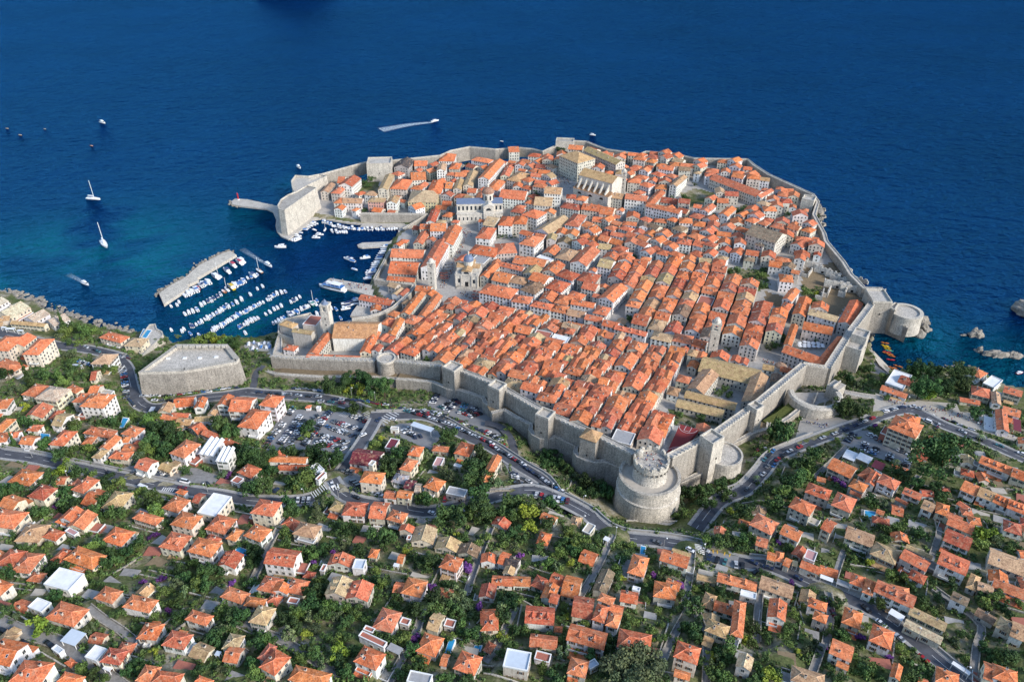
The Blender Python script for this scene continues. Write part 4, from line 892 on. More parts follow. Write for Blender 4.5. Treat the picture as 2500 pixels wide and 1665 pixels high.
        if random.random() < .55:
            aw = w_*random.uniform(.35, .8); ad = random.uniform(2.2, 4.0); ax = random.uniform(-.5, .5)*(w_-aw); ah = min(H*.7, random.uniform(2.5, 3.4)); s2 = random.choice((-1, -1, 1)); y0, y1 = sorted((s2*(d_/2+.01), s2*(d_/2+ad))); mb = MB()
            mb.box(ax-aw/2, ax+aw/2, y0, y1, -1.6, ah, 0); an = build(mb, 'annex', M_WALL, root); an.color = wc; mb = MB(); yo = s2*(d_/2+ad+.3); yi = s2*(d_/2+.02)
            v_ = [(ax-aw/2-.25, yo, ah), (ax+aw/2+.25, yo, ah), (ax+aw/2+.25, yi, ah+.25*ad), (ax-aw/2-.25, yi, ah+.25*ad)]; v_ = v_+[(a_, b_, c_-.14) for a_, b_, c_ in v_]; f_ = [(0,1,2,3),(4,7,6,5),(0,4,5,1),(1,5,6,2),(3,2,6,7),(0,3,7,4)]
            ar = build(mb.add(v_, f_ if s2 < 0 else [q[::-1] for q in f_]), 'annex_roof', M_ROOF, an); ar.color = jit(ROOFC[random.choice((col, 'p', 'o', 't'))], .15)
    if each and name == 'house' and typ in 'abh' and min(w_, d_) > 5 and random.random() < .8:
        sd = random.choice((-1, 1)); tw = random.uniform(2.5, 5.5); td = d_*random.uniform(.55, 1.1); th_ = random.choice((.3, .5, H*.45)); mb = MB(); x0, x1 = sorted((sd*(w_/2+.03), sd*(w_/2+tw)))
        mb.box(x0, x1, -td/2, td/2, -1.5, th_, 0); mb.box(x0+.003, x1-.003, -td/2, -td/2+.18, th_, th_+.8, 1); xo = x1 if sd > 0 else x0; a_, b_ = sorted((xo-sd*.18, xo-sd*.003)); mb.box(a_, b_, -td/2+.18, td/2, th_, th_+.8, 1)
        build(mb, 'terrace', [random.choice((M_WHITE, M_LANE, M_TERR, M_SAND)), M_WHITE], root)
    root['category'] = cat
    if store: HOUSES.append((root, name, typ, col, wallc, H, w_*d_))
    return root
FARW, FARR, FARG = MB(), MB(), MB(); FARWC, FARRC = [], []
def far_house(cx, cy, ang, w_, d_, H, z0, typ, col, wallc, *a):
    typ = 'h' if typ == 'f' else typ; c, s_ = math.cos(ang), math.sin(ang); tr = lambda v: [(cx+c*x-s_*y, cy+s_*x+c*y, z0+z) for x, y, z in v]
    mb = MB(); mb.box(-w_/2,w_/2,-d_/2,d_/2,-1.6,H,0,False); rb, gb, _ = roof_geo(w_, d_, H, typ); mb.add(gb.v, gb.f); FARW.add(tr(mb.v), mb.f); FARWC.extend([jit(WALLC[wallc], .08)]*len(mb.f)); FARR.add(tr(rb.v), rb.f); FARRC.extend([roofjit(ROOFC[col])]*len(rb.f))
    g = MB()
    for side in (0, 1, 3):
        L = (w_, d_, w_, d_)[side]; n = max(1, int((L-1)/2.5)); st = max(1, int(round(H/3)))
        for k in range(st):
            for i in range(n):
                if random.random() < .12: continue
                u = ((i+.5)/n-.5)*(L-.8); zz = min((k+.55)*H/st, H-1.1); e = .04
                q = {0: [(u-.5,-d_/2-e),(u+.5,-d_/2-e)], 1: [(w_/2+e,u-.5),(w_/2+e,u+.5)], 3: [(-w_/2-e,u+.5),(-w_/2-e,u-.5)]}[side]
                g.add([(q[0][0],q[0][1],zz-.8),(q[1][0],q[1][1],zz-.8),(q[1][0],q[1][1],zz+.8),(q[0][0],q[0][1],zz+.8)], [(0,1,2,3)])
    FARG.add(tr(g.v), g.f)
def far_build():
    if not FARW.f: return
    n1, n2 = len(FARW.f), len(FARR.f); mb = MB(); mb.add(FARW.v, FARW.f, 0); mb.add(FARR.v, FARR.f, 1); mb.add(FARG.v, FARG.f, 2); me = mb.mesh('far_townhouses', [M_WALLJ, M_ROOFJ, M_GLASS])
    at = me.attributes.new('tint', 'FLOAT_COLOR', 'FACE'); at.data.foreach_set('color', np.array(FARWC+FARRC+[(0,0,0,1)]*len(FARG.f), np.float32).ravel()); kind(link('far_townhouses', me), 'stuff')
def solve_rect(P0, P1, P2, h):
    z = 20.0
    for k in range(12):
        q = [at_z(*p, z) for p in (P0, P1, P2)]
        cx, cy = (q[0][0]+q[2][0])/2, (q[0][1]+q[2][1])/2; zg = max(hgt(cx, cy), .8); z = z*.4+(zg+h)*.6
    u = (q[2][0]-q[1][0], q[2][1]-q[1][1]); v = (q[0][0]-q[1][0], q[0][1]-q[1][1])
    if u[0]*v[1]-u[1]*v[0] < 0: u, v = v, u; sw = True
    else: sw = False
    lu, lv = math.hypot(*u), math.hypot(*v); au = math.atan2(u[1], u[0]); av = math.atan2(v[1], v[0])-math.pi/2
    dif = (av-au+math.pi) % (2*math.pi)-math.pi; ang = au+dif*lv/(lu+lv)
    return cx, cy, ang, lu, lv, z, sw
def house(t, c0, c1, c2, h, typ, col, each=True, name='house', cat='house', wallc=None, dorm=0, oh=.35, base=None, **k):
    cx, cy, ang, lu, lv, ze, sw = solve_rect(T(t, *c0), T(t, *c1), T(t, *c2), h)
    if sw and typ in 'ab': typ = 'b' if typ == 'a' else 'a'
    # bring the front side (towards -y local) to face the camera
    while math.cos(ang) < .7072: 
        ang -= math.copysign(math.pi/2, math.sin(ang)); lu, lv = lv, lu
        if typ in 'ab': typ = 'b' if typ == 'a' else 'a'
    if name == 'house' and typ in 'abh' and t in 'ABCDE': lu *= 1.07; lv *= 1.07
    w_, d_ = max(lu-2*oh, 1.8), max(lv-2*oh, 1.8)
    ring = rect_ring(cx, cy, ang, w_, d_); zb = [hgt(*p) for p in ring]; z0 = (max(min(zb), .8) if base is None else base); H = max(ze-z0, 2.2)
    if wallc is None: wallc = random.choice(('cream','cream','white','pale','white','stone')) if each else random.choice(('pale','pale','stone','cream','white','stone'))
    occ_poly(ring, 1, .7)
    return house_at(cx, cy, ang, w_, d_, H, z0, typ, col, wallc, each, name, cat, dorm, **k)
def houses(t, body, **k):
    for ln in body.replace('\n', ';').split(';'):
        f = ln.split()
        if len(f) < 6: continue
        c = [tuple(float(v) for v in q.split(',')) for q in f[:3]]; kk = dict(k)
        for e in f[6:]:
            if e[0] == 'd': kk['dorm'] = int(e[1:])
            elif e in WALLC: kk['wallc'] = e
        house(t, c[0], c[1], c[2], float(f[3]), f[4], f[5], **kk)

houses('A', """-90,50 130,115 230,-40 6 h o; 200,190 375,245 430,90 3.5 h t; 415,175 530,220 615,135 3.5 h p; 620,130 710,185 760,140 3 f k; 680,60 800,125 890,-20 5 b p; 545,30 620,75 690,0 3 h o
980,210 1160,265 1285,135 4 h o; 1290,-5 1490,75 1545,0 5 h o; 1640,55 1830,105 1930,-20 7 h o; 2000,90 2150,165 2230,20 5 h p; 2155,195 2250,210 2345,115 5 h o; 1540,265 1720,320 1820,175 6 h p d2
1810,310 2020,375 2110,240 7 h o; 625,390 880,490 1005,360 4 h o; -10,430 130,480 230,330 5 h p; 160,480 285,545 370,370 5 h p; 425,635 660,715 805,540 6 f w white; -120,690 0,740 120,630 6 h o; 255,860 400,910 510,810 4 f w white
450,950 700,1040 835,875 5 h p; 905,765 1070,815 1175,700 5 h p; 1170,850 1420,895 1520,780 6 h p white; 2115,750 2310,820 2390,720 5 h o; 1780,965 1970,1030 2035,935 5 h o white; 1325,1140 1495,1170 1560,1020 5 h o; 1555,1210 1755,1255 1845,1115 5 h p white
2115,1250 2260,1260 2352,1120 4 h t; 2140,1360 2270,1390 2330,1250 4 a o; -120,1350 90,1425 240,1210 6 a o; 110,1550 380,1600 495,1395 6 h o white; 540,1565 740,1600 825,1510 4 h o; 590,1165 715,1250 810,1105 3 s l; 490,1255 570,1315 625,1265 3 f l
620,1375 690,1410 735,1385 2.8 h o; 835,1325 930,1400 1010,1265 3.5 f w; 980,1360 1150,1410 1215,1275 5 h r; 975,1435 1045,1485 1090,1420 2.5 s w; 1310,1545 1450,1580 1530,1430 5 h o; 1470,1560 1700,1600 1750,1490 5 h p; 1860,1560 2000,1600 2050,1550 5 h o
2075,450 2245,480 2330,350 5 b r d3 white; 2040,1310 2100,1330 2130,1270 2.5 s l""")
houses('B', """-15,165 140,225 245,110 6 h o white; 455,145 650,190 720,75 6 h t; 185,425 450,470 520,320 8 a p white; 110,680 280,715 360,585 4 h p; 265,690 395,730 430,650 4 b o; 400,690 545,745 590,615 4 h p; 390,815 495,840 525,775 3 f r
-30,840 150,845 215,765 5 h o; 45,985 200,1030 275,870 5 h t stone; 710,510 750,525 780,450 3 f r; 785,445 1000,470 1040,370 5 b p d3; 1010,490 1130,500 1165,400 5 f l white; 1170,370 1250,380 1280,300 3.5 h o; 1445,425 1500,435 1530,350 3 a o; 1390,460 1460,465 1490,430 2.5 s w
770,720 965,765 1020,605 6 b t d2 stone; 968,757 1165,800 1210,640 6 b p d2 stone; 1405,705 1485,720 1520,620 4 a p; 1490,710 1670,755 1735,610 6 h o white; 1465,115 1590,140 1620,85 5 b p; 1590,220 1790,250 1825,110 4 b t; 1530,215 1575,215 1600,165 3 f r
1810,285 2030,335 2070,235 3.2 b t stone; 2030,335 2210,380 2250,285 3.2 b b stone; 1850,465 2010,510 2085,390 7 h p; 1215,1040 1395,1090 1490,905 5 h p white; 1465,1010 1560,1045 1590,975 3 f r; 1120,1070 1220,1115 1245,1065 3 f r; 1065,1135 1320,1250 1370,1190 3.5 f r white
1335,1250 1470,1320 1520,1240 3 s g; 1040,1365 1240,1450 1335,1300 5 h p white; 1745,1045 1840,1095 1895,940 4 a t stone; 1880,1040 1990,1060 2030,980 3 f r; 1630,1265 1810,1320 1895,1150 4 h o; 1860,1400 1920,1420 1950,1310 3 a p; 1985,1435 2180,1495 2265,1330 4.5 h o
2265,1260 2340,1290 2400,1210 3 h r; 2245,1075 2410,1060 2415,885 5 h p; 2230,750 2370,770 2400,650 4 b r; 2250,420 2385,430 2395,350 4 b o white; 135,1420 275,1500 425,1330 6 h p; 120,1330 190,1370 290,1230 5 h r; 400,1550 740,1610 830,1480 5 h o white; 1530,1570 1760,1620 1800,1500 6 f g
550,560 640,580 670,520 3 h r; 490,210 650,260 690,190 3 f g""")
houses('C', """45,430 130,440 200,340 5 a o; 125,455 235,500 275,390 5 a d; 100,525 200,545 240,480 4 b t; 15,545 5,635 195,650 4 b o; 215,555 205,645 365,650 4 b o; 440,545 375,640 500,690 4 h r; 600,510 560,600 680,660 5 b p; 530,620 470,755 590,790 5 a o white; 580,715 545,800 625,820 5 b p
720,545 665,730 820,770 6 b o; 800,740 770,930 955,965 6 b r; 1010,810 975,960 1080,1010 7 h o white; 1060,730 1000,785 1140,815 8 h o; 1140,890 1090,1020 1200,1055 6 h o white; 1145,815 1130,880 1250,910 6 b o; 1060,490 965,680 1090,720 5 a b stone
1250,690 1225,795 1385,815 4 b p white; 1300,515 1450,555 1508,385 6 h o white; 1650,300 1610,400 1860,475 6 b p white; 1740,285 1725,325 1895,375 5 b t; 1550,745 1755,780 1770,635 6 h o stone; 340,835 325,995 590,1020 6 b r d3 white; 770,1010 725,1160 1065,1255 7 b p white d2
385,1105 365,1225 615,1250 3.5 b p; 605,1030 600,1085 675,1090 2.6 b o; 100,1425 350,1475 390,1290 6 f l stone; 390,1360 550,1390 590,1300 3 f r; 720,1480 890,1520 935,1370 5 h o; 1240,1065 1200,1230 1500,1280 6 h p white; 1530,1230 1520,1290 1600,1310 3 h r; 1745,1320 1960,1395 2000,1245 8 h p cream
1760,1440 1745,1510 1890,1550 4 b o; 1975,530 1965,585 2145,620 3 b t; 2180,520 2165,605 2520,695 5 b o white d2; 2010,830 2115,880 2150,750 4 h t; 2150,790 2120,880 2340,935 4 b p white; 2025,1075 2230,1130 2295,1030 6 h t stone; 920,40 860,130 940,170 3 f t; 1060,200 1120,235 1145,190 3 s w; 920,1400 940,1480 1010,1400 3 f l; 1350,650 1335,690 1420,710 4 f w""")
houses('D', """20,1110 -15,1210 105,1250 6 a t stone; -20,680 -60,950 40,970 7 h o white; 105,50 275,135 335,40 7 h p stone; 165,150 150,220 240,245 5 b p stone; 395,50 350,125 495,190 6 b p white; 490,215 455,290 525,340 4 a p; 255,275 240,335 310,350 4 b o; 320,270 310,345 375,360 4 h o white; 400,320 375,380 425,405 4 b o
450,335 440,390 500,405 3 s c; 570,250 540,330 635,370 6 f k white; 535,345 515,400 665,460 4 b p; 690,390 668,450 810,485 4 b o; 680,450 670,490 790,535 3 s w; 740,0 690,80 765,125 8 b p cream; 920,70 880,160 1095,230 6 b t stone; 1140,190 1095,290 1290,380 6 h t stone; 1380,250 1345,325 1545,440 7 b p stone
1400,215 1385,245 1590,335 6 b t stone; 1430,410 1410,480 1530,550 4 h r; 1690,265 1640,370 1865,460 8 b p white d2; 1730,85 1695,180 1895,265 6 b r white; 1750,-20 1720,50 1920,130 6 b p; 2200,20 2180,100 2320,130 5 h r; 2090,255 2055,370 2330,460 5 b t stone; 945,450 920,530 1030,570 5 h p; 1060,490 1030,600 1110,640 5 h p
1165,510 1125,600 1430,735 7 b p white d3; 820,490 800,540 930,585 3 s g; 1260,720 1240,775 1360,860 4 s w; 1440,730 1405,790 1690,920 5 b t cream; 1400,835 1365,885 1655,1025 4 b c cream; 205,470 185,570 440,660 5 b t cream; 265,655 255,800 395,850 6 a p white; 600,655 575,720 720,760 6 h o; 640,755 620,820 725,865 6 h o stone
885,725 860,850 1005,910 5 h o; 1120,865 1085,1000 1255,1075 7 h o white; 790,990 755,1105 925,1175 6 b o white; 825,1165 810,1210 905,1250 3 b o; 1290,1195 1245,1295 1325,1320 6 a o; 1650,1230 1620,1340 1800,1390 6 h o; 2030,1180 2015,1310 2090,1330 6 b p; 2110,1200 2095,1310 2290,1370 6 h o white; 1765,1160 1755,1185 1915,1295 3.5 s w
460,1215 440,1330 700,1400 5 h t; 1920,450 1880,560 1960,600 4 h t; 1990,530 1960,590 2080,610 4 b t; 2120,500 2090,570 2350,660 4 b p; 1780,600 1750,660 1880,720 6 b b white; 2170,810 2120,890 2250,950 5 h t stone; 2260,840 2240,960 2350,1010 5 b t; 1980,730 1955,790 2100,880 3 b b stone; 1490,1310 1480,1340 1560,1360 3 b p; 30,590 10,640 150,670 3.5 f w""")
houses('O', """275,1150 450,1170 610,985 12 h o cream; -120,1100 100,1125 270,960 12 h o cream; 120,1040 280,1075 400,960 11.6 b o cream; -20,690 130,760 315,625 5.5 b c; 255,750 400,785 590,690 5.5 b c; 550,770 610,850 775,755 5.5 b c; -170,600 -60,640 80,545 5.5 b c; 160,760 130,800 510,845 4.5 b t; -10,720 -40,780 110,765 4.5 b t
1125,965 1385,1020 1510,950 7 h p d2 cream; 1450,1050 1630,1080 1690,980 7 h t cream; 20,830 0,850 60,855 3 s w; 75,840 60,865 160,875 3 s w; 200,865 190,885 260,890 3 s w; 830,1250 810,1275 930,1300 3 s l; -60,1290 90,1413 225,1295 5 h p""")
houses('E', """900,80 1045,105 1105,10 8 h t; 225,380 365,415 480,310 5 h p; 375,410 540,465 640,345 8 h c cream; -60,520 70,520 115,430 6 h p white; 250,595 410,615 490,505 4 b p; 480,610 560,620 610,540 4 h r; 510,670 590,695 690,580 6 a t white; -80,740 10,755 145,625 6 h o; 265,725 360,740 410,680 4 h p white
-60,840 60,840 100,750 4 h p; 130,790 170,800 200,740 4 a p; 185,855 305,870 385,790 5 a o white; 485,855 610,880 725,745 7 h p cream; 800,755 1045,800 1120,735 4 h p d2; 775,495 985,515 1100,390 12 h o white d4; 705,450 790,465 850,380 9 h p cream; 640,330 720,380 780,330 4 h p; 850,365 930,375 985,300 5 a o
880,240 920,250 945,160 4 a r; 1160,760 1290,790 1385,710 6 h p white; 1160,840 1230,845 1250,790 4 h o; 1270,860 1340,870 1380,830 3 h r; 965,890 1045,920 1145,805 6 b o; 880,985 960,1000 1040,920 5 h t; 1045,990 1215,1010 1275,935 5 h p; 1290,1080 1405,1120 1515,1025 6 a p white; 1500,1095 1620,1120 1715,1060 4 a t; 1645,940 1765,1000 1900,865 7 h p white
1920,940 2050,985 2130,850 8 z w white; 2080,1010 2190,1040 2235,930 9 z w white; 1990,710 1960,760 2240,915 4 b p; 1890,640 1825,700 1890,780 4 a p; 1530,555 1510,600 1700,655 4 b o; 1720,600 1700,660 1820,690 4 b t; 1690,415 1670,505 1850,495 5 b o white; 1895,420 1865,510 1950,515 6 a o white; 1560,470 1520,550 1625,560 5 a t; 1660,550 1650,590 1800,610 4 b p
1880,590 1865,640 2010,640 4 b t; 1440,495 1420,545 1470,550 3 s w; 2060,470 2000,570 2060,590 4 a t; 2130,390 2095,480 2190,500 9 a o white; 2260,400 2215,530 2390,560 9 b o white; 90,1215 280,1260 400,1135 5 h o white; 275,1355 415,1400 540,1285 6 h r cream; 5,1440 115,1500 230,1390 6 a o; 690,1290 800,1330 945,1205 5 h p; 790,1420 885,1465 1030,1325 4 a o
995,1455 1155,1490 1255,1335 5 h t; 1565,1465 1700,1520 1810,1400 5 h o; 1840,1410 1900,1430 1970,1345 5 a r; 1890,1520 2070,1570 2220,1370 6 f w cream; 570,1570 680,1600 795,1490 6 b p white; 545,1230 620,1250 640,1180 3 a p; 1690,1320 1760,1350 1790,1310 4 h o; 2205,1220 2280,1255 2340,1195 3 f r; 990,330 960,370 1060,400 3 f t; 1310,1250 1390,1290 1420,1260 3 s w; 930,560 1010,640 1060,600 2.6 s w""")
houses('G', """-80,690 110,722 240,545 9 h o white; 130,485 285,515 365,405 12 h o white; -90,1130 50,1185 160,1095 6 h p; 240,960 230,1020 580,1050 6 b o; 320,1045 310,1105 600,1120 4 b p white; 620,1090 660,1175 735,1110 4 f w; 670,1200 700,1225 770,1140 3 f r; 1075,905 975,1050 1250,1075 5 b m white; 1165,1060 1215,1075 1255,1030 9 f t cream
1130,1105 1098,1215 1300,1250 8 h o cream; 1440,1135 1385,1220 1520,1245 3.4 h g; 1385,800 1330,900 1420,925 3 f m; 1605,635 1570,680 1775,750 5 s l; 1590,865 1550,960 1665,985 7 h o cream; 1540,985 1475,1095 1580,1130 7 h o cream; 2060,830 1995,945 2135,985 6 h o; 1830,985 1775,1075 1860,1085 3 f k; 1700,1265 1835,1320 1915,1215 6 h o cream
1345,1295 1320,1370 1440,1390 4 b p; 1470,1290 1440,1365 1580,1390 5 b o; 1560,1190 1510,1275 1590,1300 4 b m; 1640,1230 1610,1320 1660,1330 4 b c; 2362,955 2240,1215 2323,1250 6 a o cream; 130,1370 60,1510 265,1565 10 h p cream; 850,1390 805,1480 940,1530 5 h t; 960,1400 930,1530 1140,1560 6 h p; 1220,1400 1185,1560 1340,1590 6 b p; 1400,1470 1360,1570 1500,1630 6 h p
1390,690 1380,720 1460,730 3 f t; 580,480 575,510 620,520 2.6 h p; 1950,1270 1900,1340 2090,1370 3.5 f g stone; 2000,1040 1990,1070 2060,1100 3 f w; 680,500 670,520 715,525 2.5 f w""")
houses('I', """1300,490 1240,600 1470,700 13 h o cream d3; 1380,490 1340,560 1480,590 13.4 h o cream; 800,850 735,930 930,1020 6 b o; 1075,920 990,990 1100,1060 5 h r; 960,1020 905,1080 1030,1135 6 h o; 1100,960 1040,1050 1120,1080 6 a p; 1195,975 1145,1045 1295,1120 7 h p; 590,1050 548,1130 745,1200 8 h p stone; 820,1120 775,1235 935,1310 7 h p stone; 480,1165 415,1250 590,1330 9 h p stone
1380,1090 1350,1140 1500,1200 5 b p; 1310,1170 1290,1190 1390,1240 4 b o; 1540,1190 1500,1260 1600,1300 5 b t; 1650,1220 1610,1300 1720,1320 5 h o; 1740,1300 1700,1340 1830,1380 5 b p; 1870,1030 1830,1110 1960,1170 6 b o white; 2000,1090 1960,1160 2100,1210 6 b t white; 2130,1140 2095,1210 2200,1260 6 b o d2; 2240,1190 2200,1260 2355,1310 6 b o d3
2010,830 1980,890 2240,990 6 b o white d3; 2270,930 2240,1000 2380,1050 6 b o; 1195,250 1170,290 1385,365 4 b p white; 1290,130 1200,240 1360,290 5 f w white; 1350,165 1320,225 1430,270 5.4 b r; 1940,265 1905,330 2060,350 6 h p cream; 1830,355 1820,390 1985,410 3 b p; 2095,315 2080,405 2155,410 6 a t; 2195,260 2175,310 2330,350 8 b p stone; 2120,455 2125,620 2230,640 6 a p white; 2260,520 2265,620 2340,640 3 s m
2180,420 2170,480 2320,520 5 b p; 2085,175 2010,240 2110,285 5 f w white; 1950,95 1920,150 2000,210 5 h p; 660,1005 645,1040 720,1050 3 b p; 940,1115 910,1140 1010,1170 3 b p; 1150,1265 1135,1300 1200,1325 3 b p; 1830,1195 1815,1230 1880,1290 3 b p; 900,775 850,840 960,880 3.2 s w; 1010,800 960,850 1080,900 3.2 s w; 1130,860 1090,920 1190,960 3.2 s m""")
N_HILL = len(HOUSES)

# ------------------------------------------------------------------ old town: open squares kept free, then landmarks, then rows of houses
def keepfree(t, body, z=None):
    occ_poly([ground(a, b)[:2] for a, b in pts(t, body)], 3)
keepfree('K', '640,960 760,700 860,420 980,330 1040,420 930,620 830,760 830,930 1060,960 1070,1100 900,1060 740,1040')
keepfree('K', '1180,480 1300,430 1440,400 1470,520 1400,600 1220,560')
keepfree('N', '180,330 230,330 370,420 370,500 280,500 180,420')
keepfree('P', '260,20 420,20 640,180 830,300 900,300 880,420 700,370 540,560 300,420 220,160')
keepfree('L', '1230,820 1400,860 1380,980 1240,960'); keepfree('L', '930,640 1260,660 1270,800 1150,830 1040,760 930,720')
keepfree('N', '1200,470 1420,480 1300,600 1130,580'); keepfree('H', '1690,520 2240,640 2150,760 1990,720 1780,690 1660,640'); keepfree('H', '1680,960 1790,760 1980,830 1740,950')
keepfree('I', '190,30 560,60 330,190 240,130'); keepfree('M', '660,410 930,380 930,480 830,560 740,500'); keepfree('K', '200,640 490,560 200,880')
for W_, k_ in GARD_IN: occ_poly(W_, 3)
def court(t, body, z):
    occ_poly([at_z(a, b, z) for a, b in pts(t, body)], 3)
court('H', '2100,150 2060,360 2352,450 2352,200', 14); court('P', '240,640 170,800 430,880 530,720', 12); court('J', '1820,1430 1850,1568 2060,1575 2110,1440', 16); court('Z', '1715,885 1680,955 1800,1000 1850,930', 20); court('P', '235,600 120,810 400,910 570,700', 18)
MON = [at_z(a, b, 14) for a, b in pts('J', '1340,1400 1560,1300 1830,1240 2290,1240 2200,1610 1400,1610')]
TH = dict(each=False, name='townhouse', cat='townhouse', extras=False, sides=(0,1,3))
BIG = dict(each=True, name='townhouse', cat='townhouse', extras=True, sides=(0,1,3), wsz=3)
# long row of tall white houses on the main street, and other big white blocks
houses('K', """1130,880 1068,975 1365,1050 13 h p d4 white; 1400,990 1372,1060 1540,1095 12 h p d2 white; 1580,1050 1545,1105 1740,1150 12 h p d2 white; 1770,1080 1745,1150 1890,1190 11.5 h p white d2; 1920,1130 1893,1192 2060,1228 11.5 b t white; 2090,1180 2063,1232 2230,1270 11.5 b p white; 2260,1230 2235,1290 2375,1330 11.5 b p white
1560,175 1460,235 1610,275 12 h o white; 1530,420 1450,510 1590,550 13 h p white d3; 1090,350 1020,455 1160,470 10 h p white; 1960,220 1880,330 2010,355 11 h p white; 1560,850 1455,950 1595,1005 11 h b white d4; 1620,780 1530,850 1680,905 13 b o white""", **BIG)
houses('L', """20,1105 -10,1140 255,1200 11 b p white d3; 325,1150 298,1215 465,1255 10 h t white; 500,1170 470,1235 630,1265 10 h p white; 665,1215 632,1275 740,1305 10 b p white""", **BIG)
houses('K', """235,550 220,635 530,660 8 b p; 235,665 205,785 470,820 8 b p; 190,812 180,855 445,885 6 b p; 650,480 490,740 640,750 12 a p white d2; 745,330 735,500 830,545 12 a o white; 600,312 590,390 745,395 12 b o white; 500,320 490,370 585,375 10 b o; 500,395 425,510 520,520 8 a p; 600,185 550,305 640,310 8 a r
1180,250 1095,330 1200,355 9 b t; 1270,240 1250,330 1380,350 11 h o white; 1400,240 1380,320 1510,330 11 h o; 1290,-10 1255,70 1500,100 9 b p white; 1530,75 1505,120 1600,145 8 h o; 1700,-30 1675,30 1840,40 14 b t white; 1600,60 1590,140 1760,160 8 b t; 1870,110 1840,160 2020,200 9 h r; 2060,120 2050,180 2220,215 9 b p d4; 2240,150 2222,220 2340,250 9 b o
1790,230 1660,380 1740,450 10 a t white; 1020,510 960,595 1210,648 10 h p white; 1225,520 1215,620 1400,590 10 h p; 1880,540 1800,640 1930,690 10 h t; 2060,540 1940,690 2090,735 11 a p white; 1870,740 1810,810 1950,880 10 h r; 1780,840 1705,930 1850,985 11 h r; 1640,615 1610,645 1740,695 8 f w; 2060,780 1980,860 2160,890 10 h r; 1950,960 1890,1010 2030,1050 9 h o
2340,890 2210,1030 2345,1080 11 a o white; 1180,690 1080,820 1150,850 10 a o; 1260,780 1160,860 1330,890 10 b o; 1380,800 1350,870 1500,920 10 h t; 1440,620 1380,690 1480,720 9 b p; 1540,630 1490,700 1680,740 9 b o; 1280,680 1250,720 1470,780 10 b p d3; 1960,1040 1925,1090 2150,1128 10 b o white; 2190,1090 2155,1170 2280,1210 10 h p
-50,985 -80,1040 210,1115 7 b p d4 white; 30,1110 5,1160 110,1150 5 a o; 460,960 340,1170 400,1205 11 a o; 620,990 480,1200 560,1225 11 a o; 470,905 440,960 590,975 9 b p; 265,1225 170,1385 255,1395 10 a o pale""", **TH)
houses('M', """590,545 560,590 625,600 9 h p; 640,550 630,590 790,600 9 b t pale d2; 850,545 838,580 970,590 12 h t pink; 1010,540 995,590 1075,600 12 a t white; 1190,490 1165,585 1405,590 11 h t yellow; 970,360 930,480 1005,490 12 a t; 1060,390 1035,470 1165,490 10 h o; 1190,350 1185,410 1310,400 9 b o; 1220,250 1215,290 1325,290 9 b o; 1360,400 1325,510 1440,520 10 h o
1410,270 1405,325 1475,330 14 a t white; 1440,190 1410,250 1540,250 10 h o white; 1520,260 1510,310 1590,320 8 h o; 1490,420 1475,470 1530,480 9 b o; 1560,400 1535,480 1605,485 10 a t; 1720,210 1690,240 1830,270 9 h o; 1660,330 1625,450 1700,460 10 a t; 1870,240 1745,390 1835,405 14 a o white; 1880,400 1800,480 1900,490 10 h o; 1990,140 1985,180 2070,170 9 b o; 1960,290 1930,370 2000,380 9 a p
2060,330 1990,400 2090,430 9 h t; 590,450 535,510 610,520 9 h p; 660,370 635,440 715,470 11 a r white; 500,430 455,500 515,510 8 a t; 610,380 580,430 640,430 8 b p; 1100,235 1050,300 1170,310 11 a d grey""", **TH)
houses('N', """420,150 640,270 680,240 14 a t stone; 720,480 712,520 880,545 12 b p white; 950,455 870,560 930,580 12 a p; 895,548 872,577 1125,640 14 b p white; 1000,505 985,545 1110,570 6 b r; 1430,330 1400,370 1720,520 9 b p stone; 1860,420 1810,455 2070,600 14 b p stone; 1800,440 1715,500 1755,520 9 a p; 1640,330 1620,375 1740,425 9 b o white
985,260 970,290 1080,310 11 b o white; 1260,220 1255,250 1370,270 9 b p white; 1170,265 1165,295 1245,300 9 b o white; 1560,225 1575,270 1630,260 8 h o; 1130,340 1055,415 1110,430 11 a t white; 1340,560 1280,610 1350,630 9 a p white; 1490,580 1425,640 1500,660 9 a o white; 290,110 270,140 380,150 12 b o; 620,470 600,510 690,530 9 b t""", **TH)
houses('N', "1720,720 1650,790 1870,870 15 b b stone; 1730,845 1705,870 1770,890 11 h b stone", each=True, name='granary', cat='granary', extras=True, sides=(0,1,3))
# convent with courtyard, right side
houses('P', """240,560 235,640 520,705 9 b o; 560,705 355,970 430,1005 9 a o; 90,800 20,860 350,970 9 b o; 130,600 40,790 120,800 9 a o; 690,370 560,580 700,610 9 a o pale; 310,445 285,500 560,580 10 b t white; 210,340 120,500 250,520 8 a o; 60,380 10,445 100,470 9 h o; 110,240 65,350 140,390 9 a o; 20,120 0,190 130,190 9 h o white""", **TH)
# tan-roofed cloister
houses('Z', """1722,872 1700,907 1845,940 9 b t stone; 1838,910 1808,980 1850,990 9 a t stone; 1716,902 1675,948 1718,962 9 a t stone; 1676,952 1670,970 1795,1003 8 b t stone; 1655,972 1650,992 1765,1022 6 b t stone""", each=False, name='cloister_wing', cat='monastery', extras=False)
houses('J', """ 1720,1370 1570,1560 1670,1575 9 a o; 2165,1345 2075,1550 2180,1565 9 a o; 1380,1470 1330,1520 1440,1540 5 h p""", each=False, name='monastery_wing', cat='monastery', extras=False)
houses('J', '1860,1250 1815,1410 2240,1425 12 b n pale', each=False, name='monastery_church', cat='church', extras=False, sides=())
houses('J', '1360,1240 1290,1285 1420,1320 12.5 h t stone; 1450,1310 1430,1350 1610,1390 12.5 b t stone; 1600,1200 1510,1290 1650,1300 12.5 f r stone', each=False, name='monastery_wing', cat='monastery', extras=False, sides=())
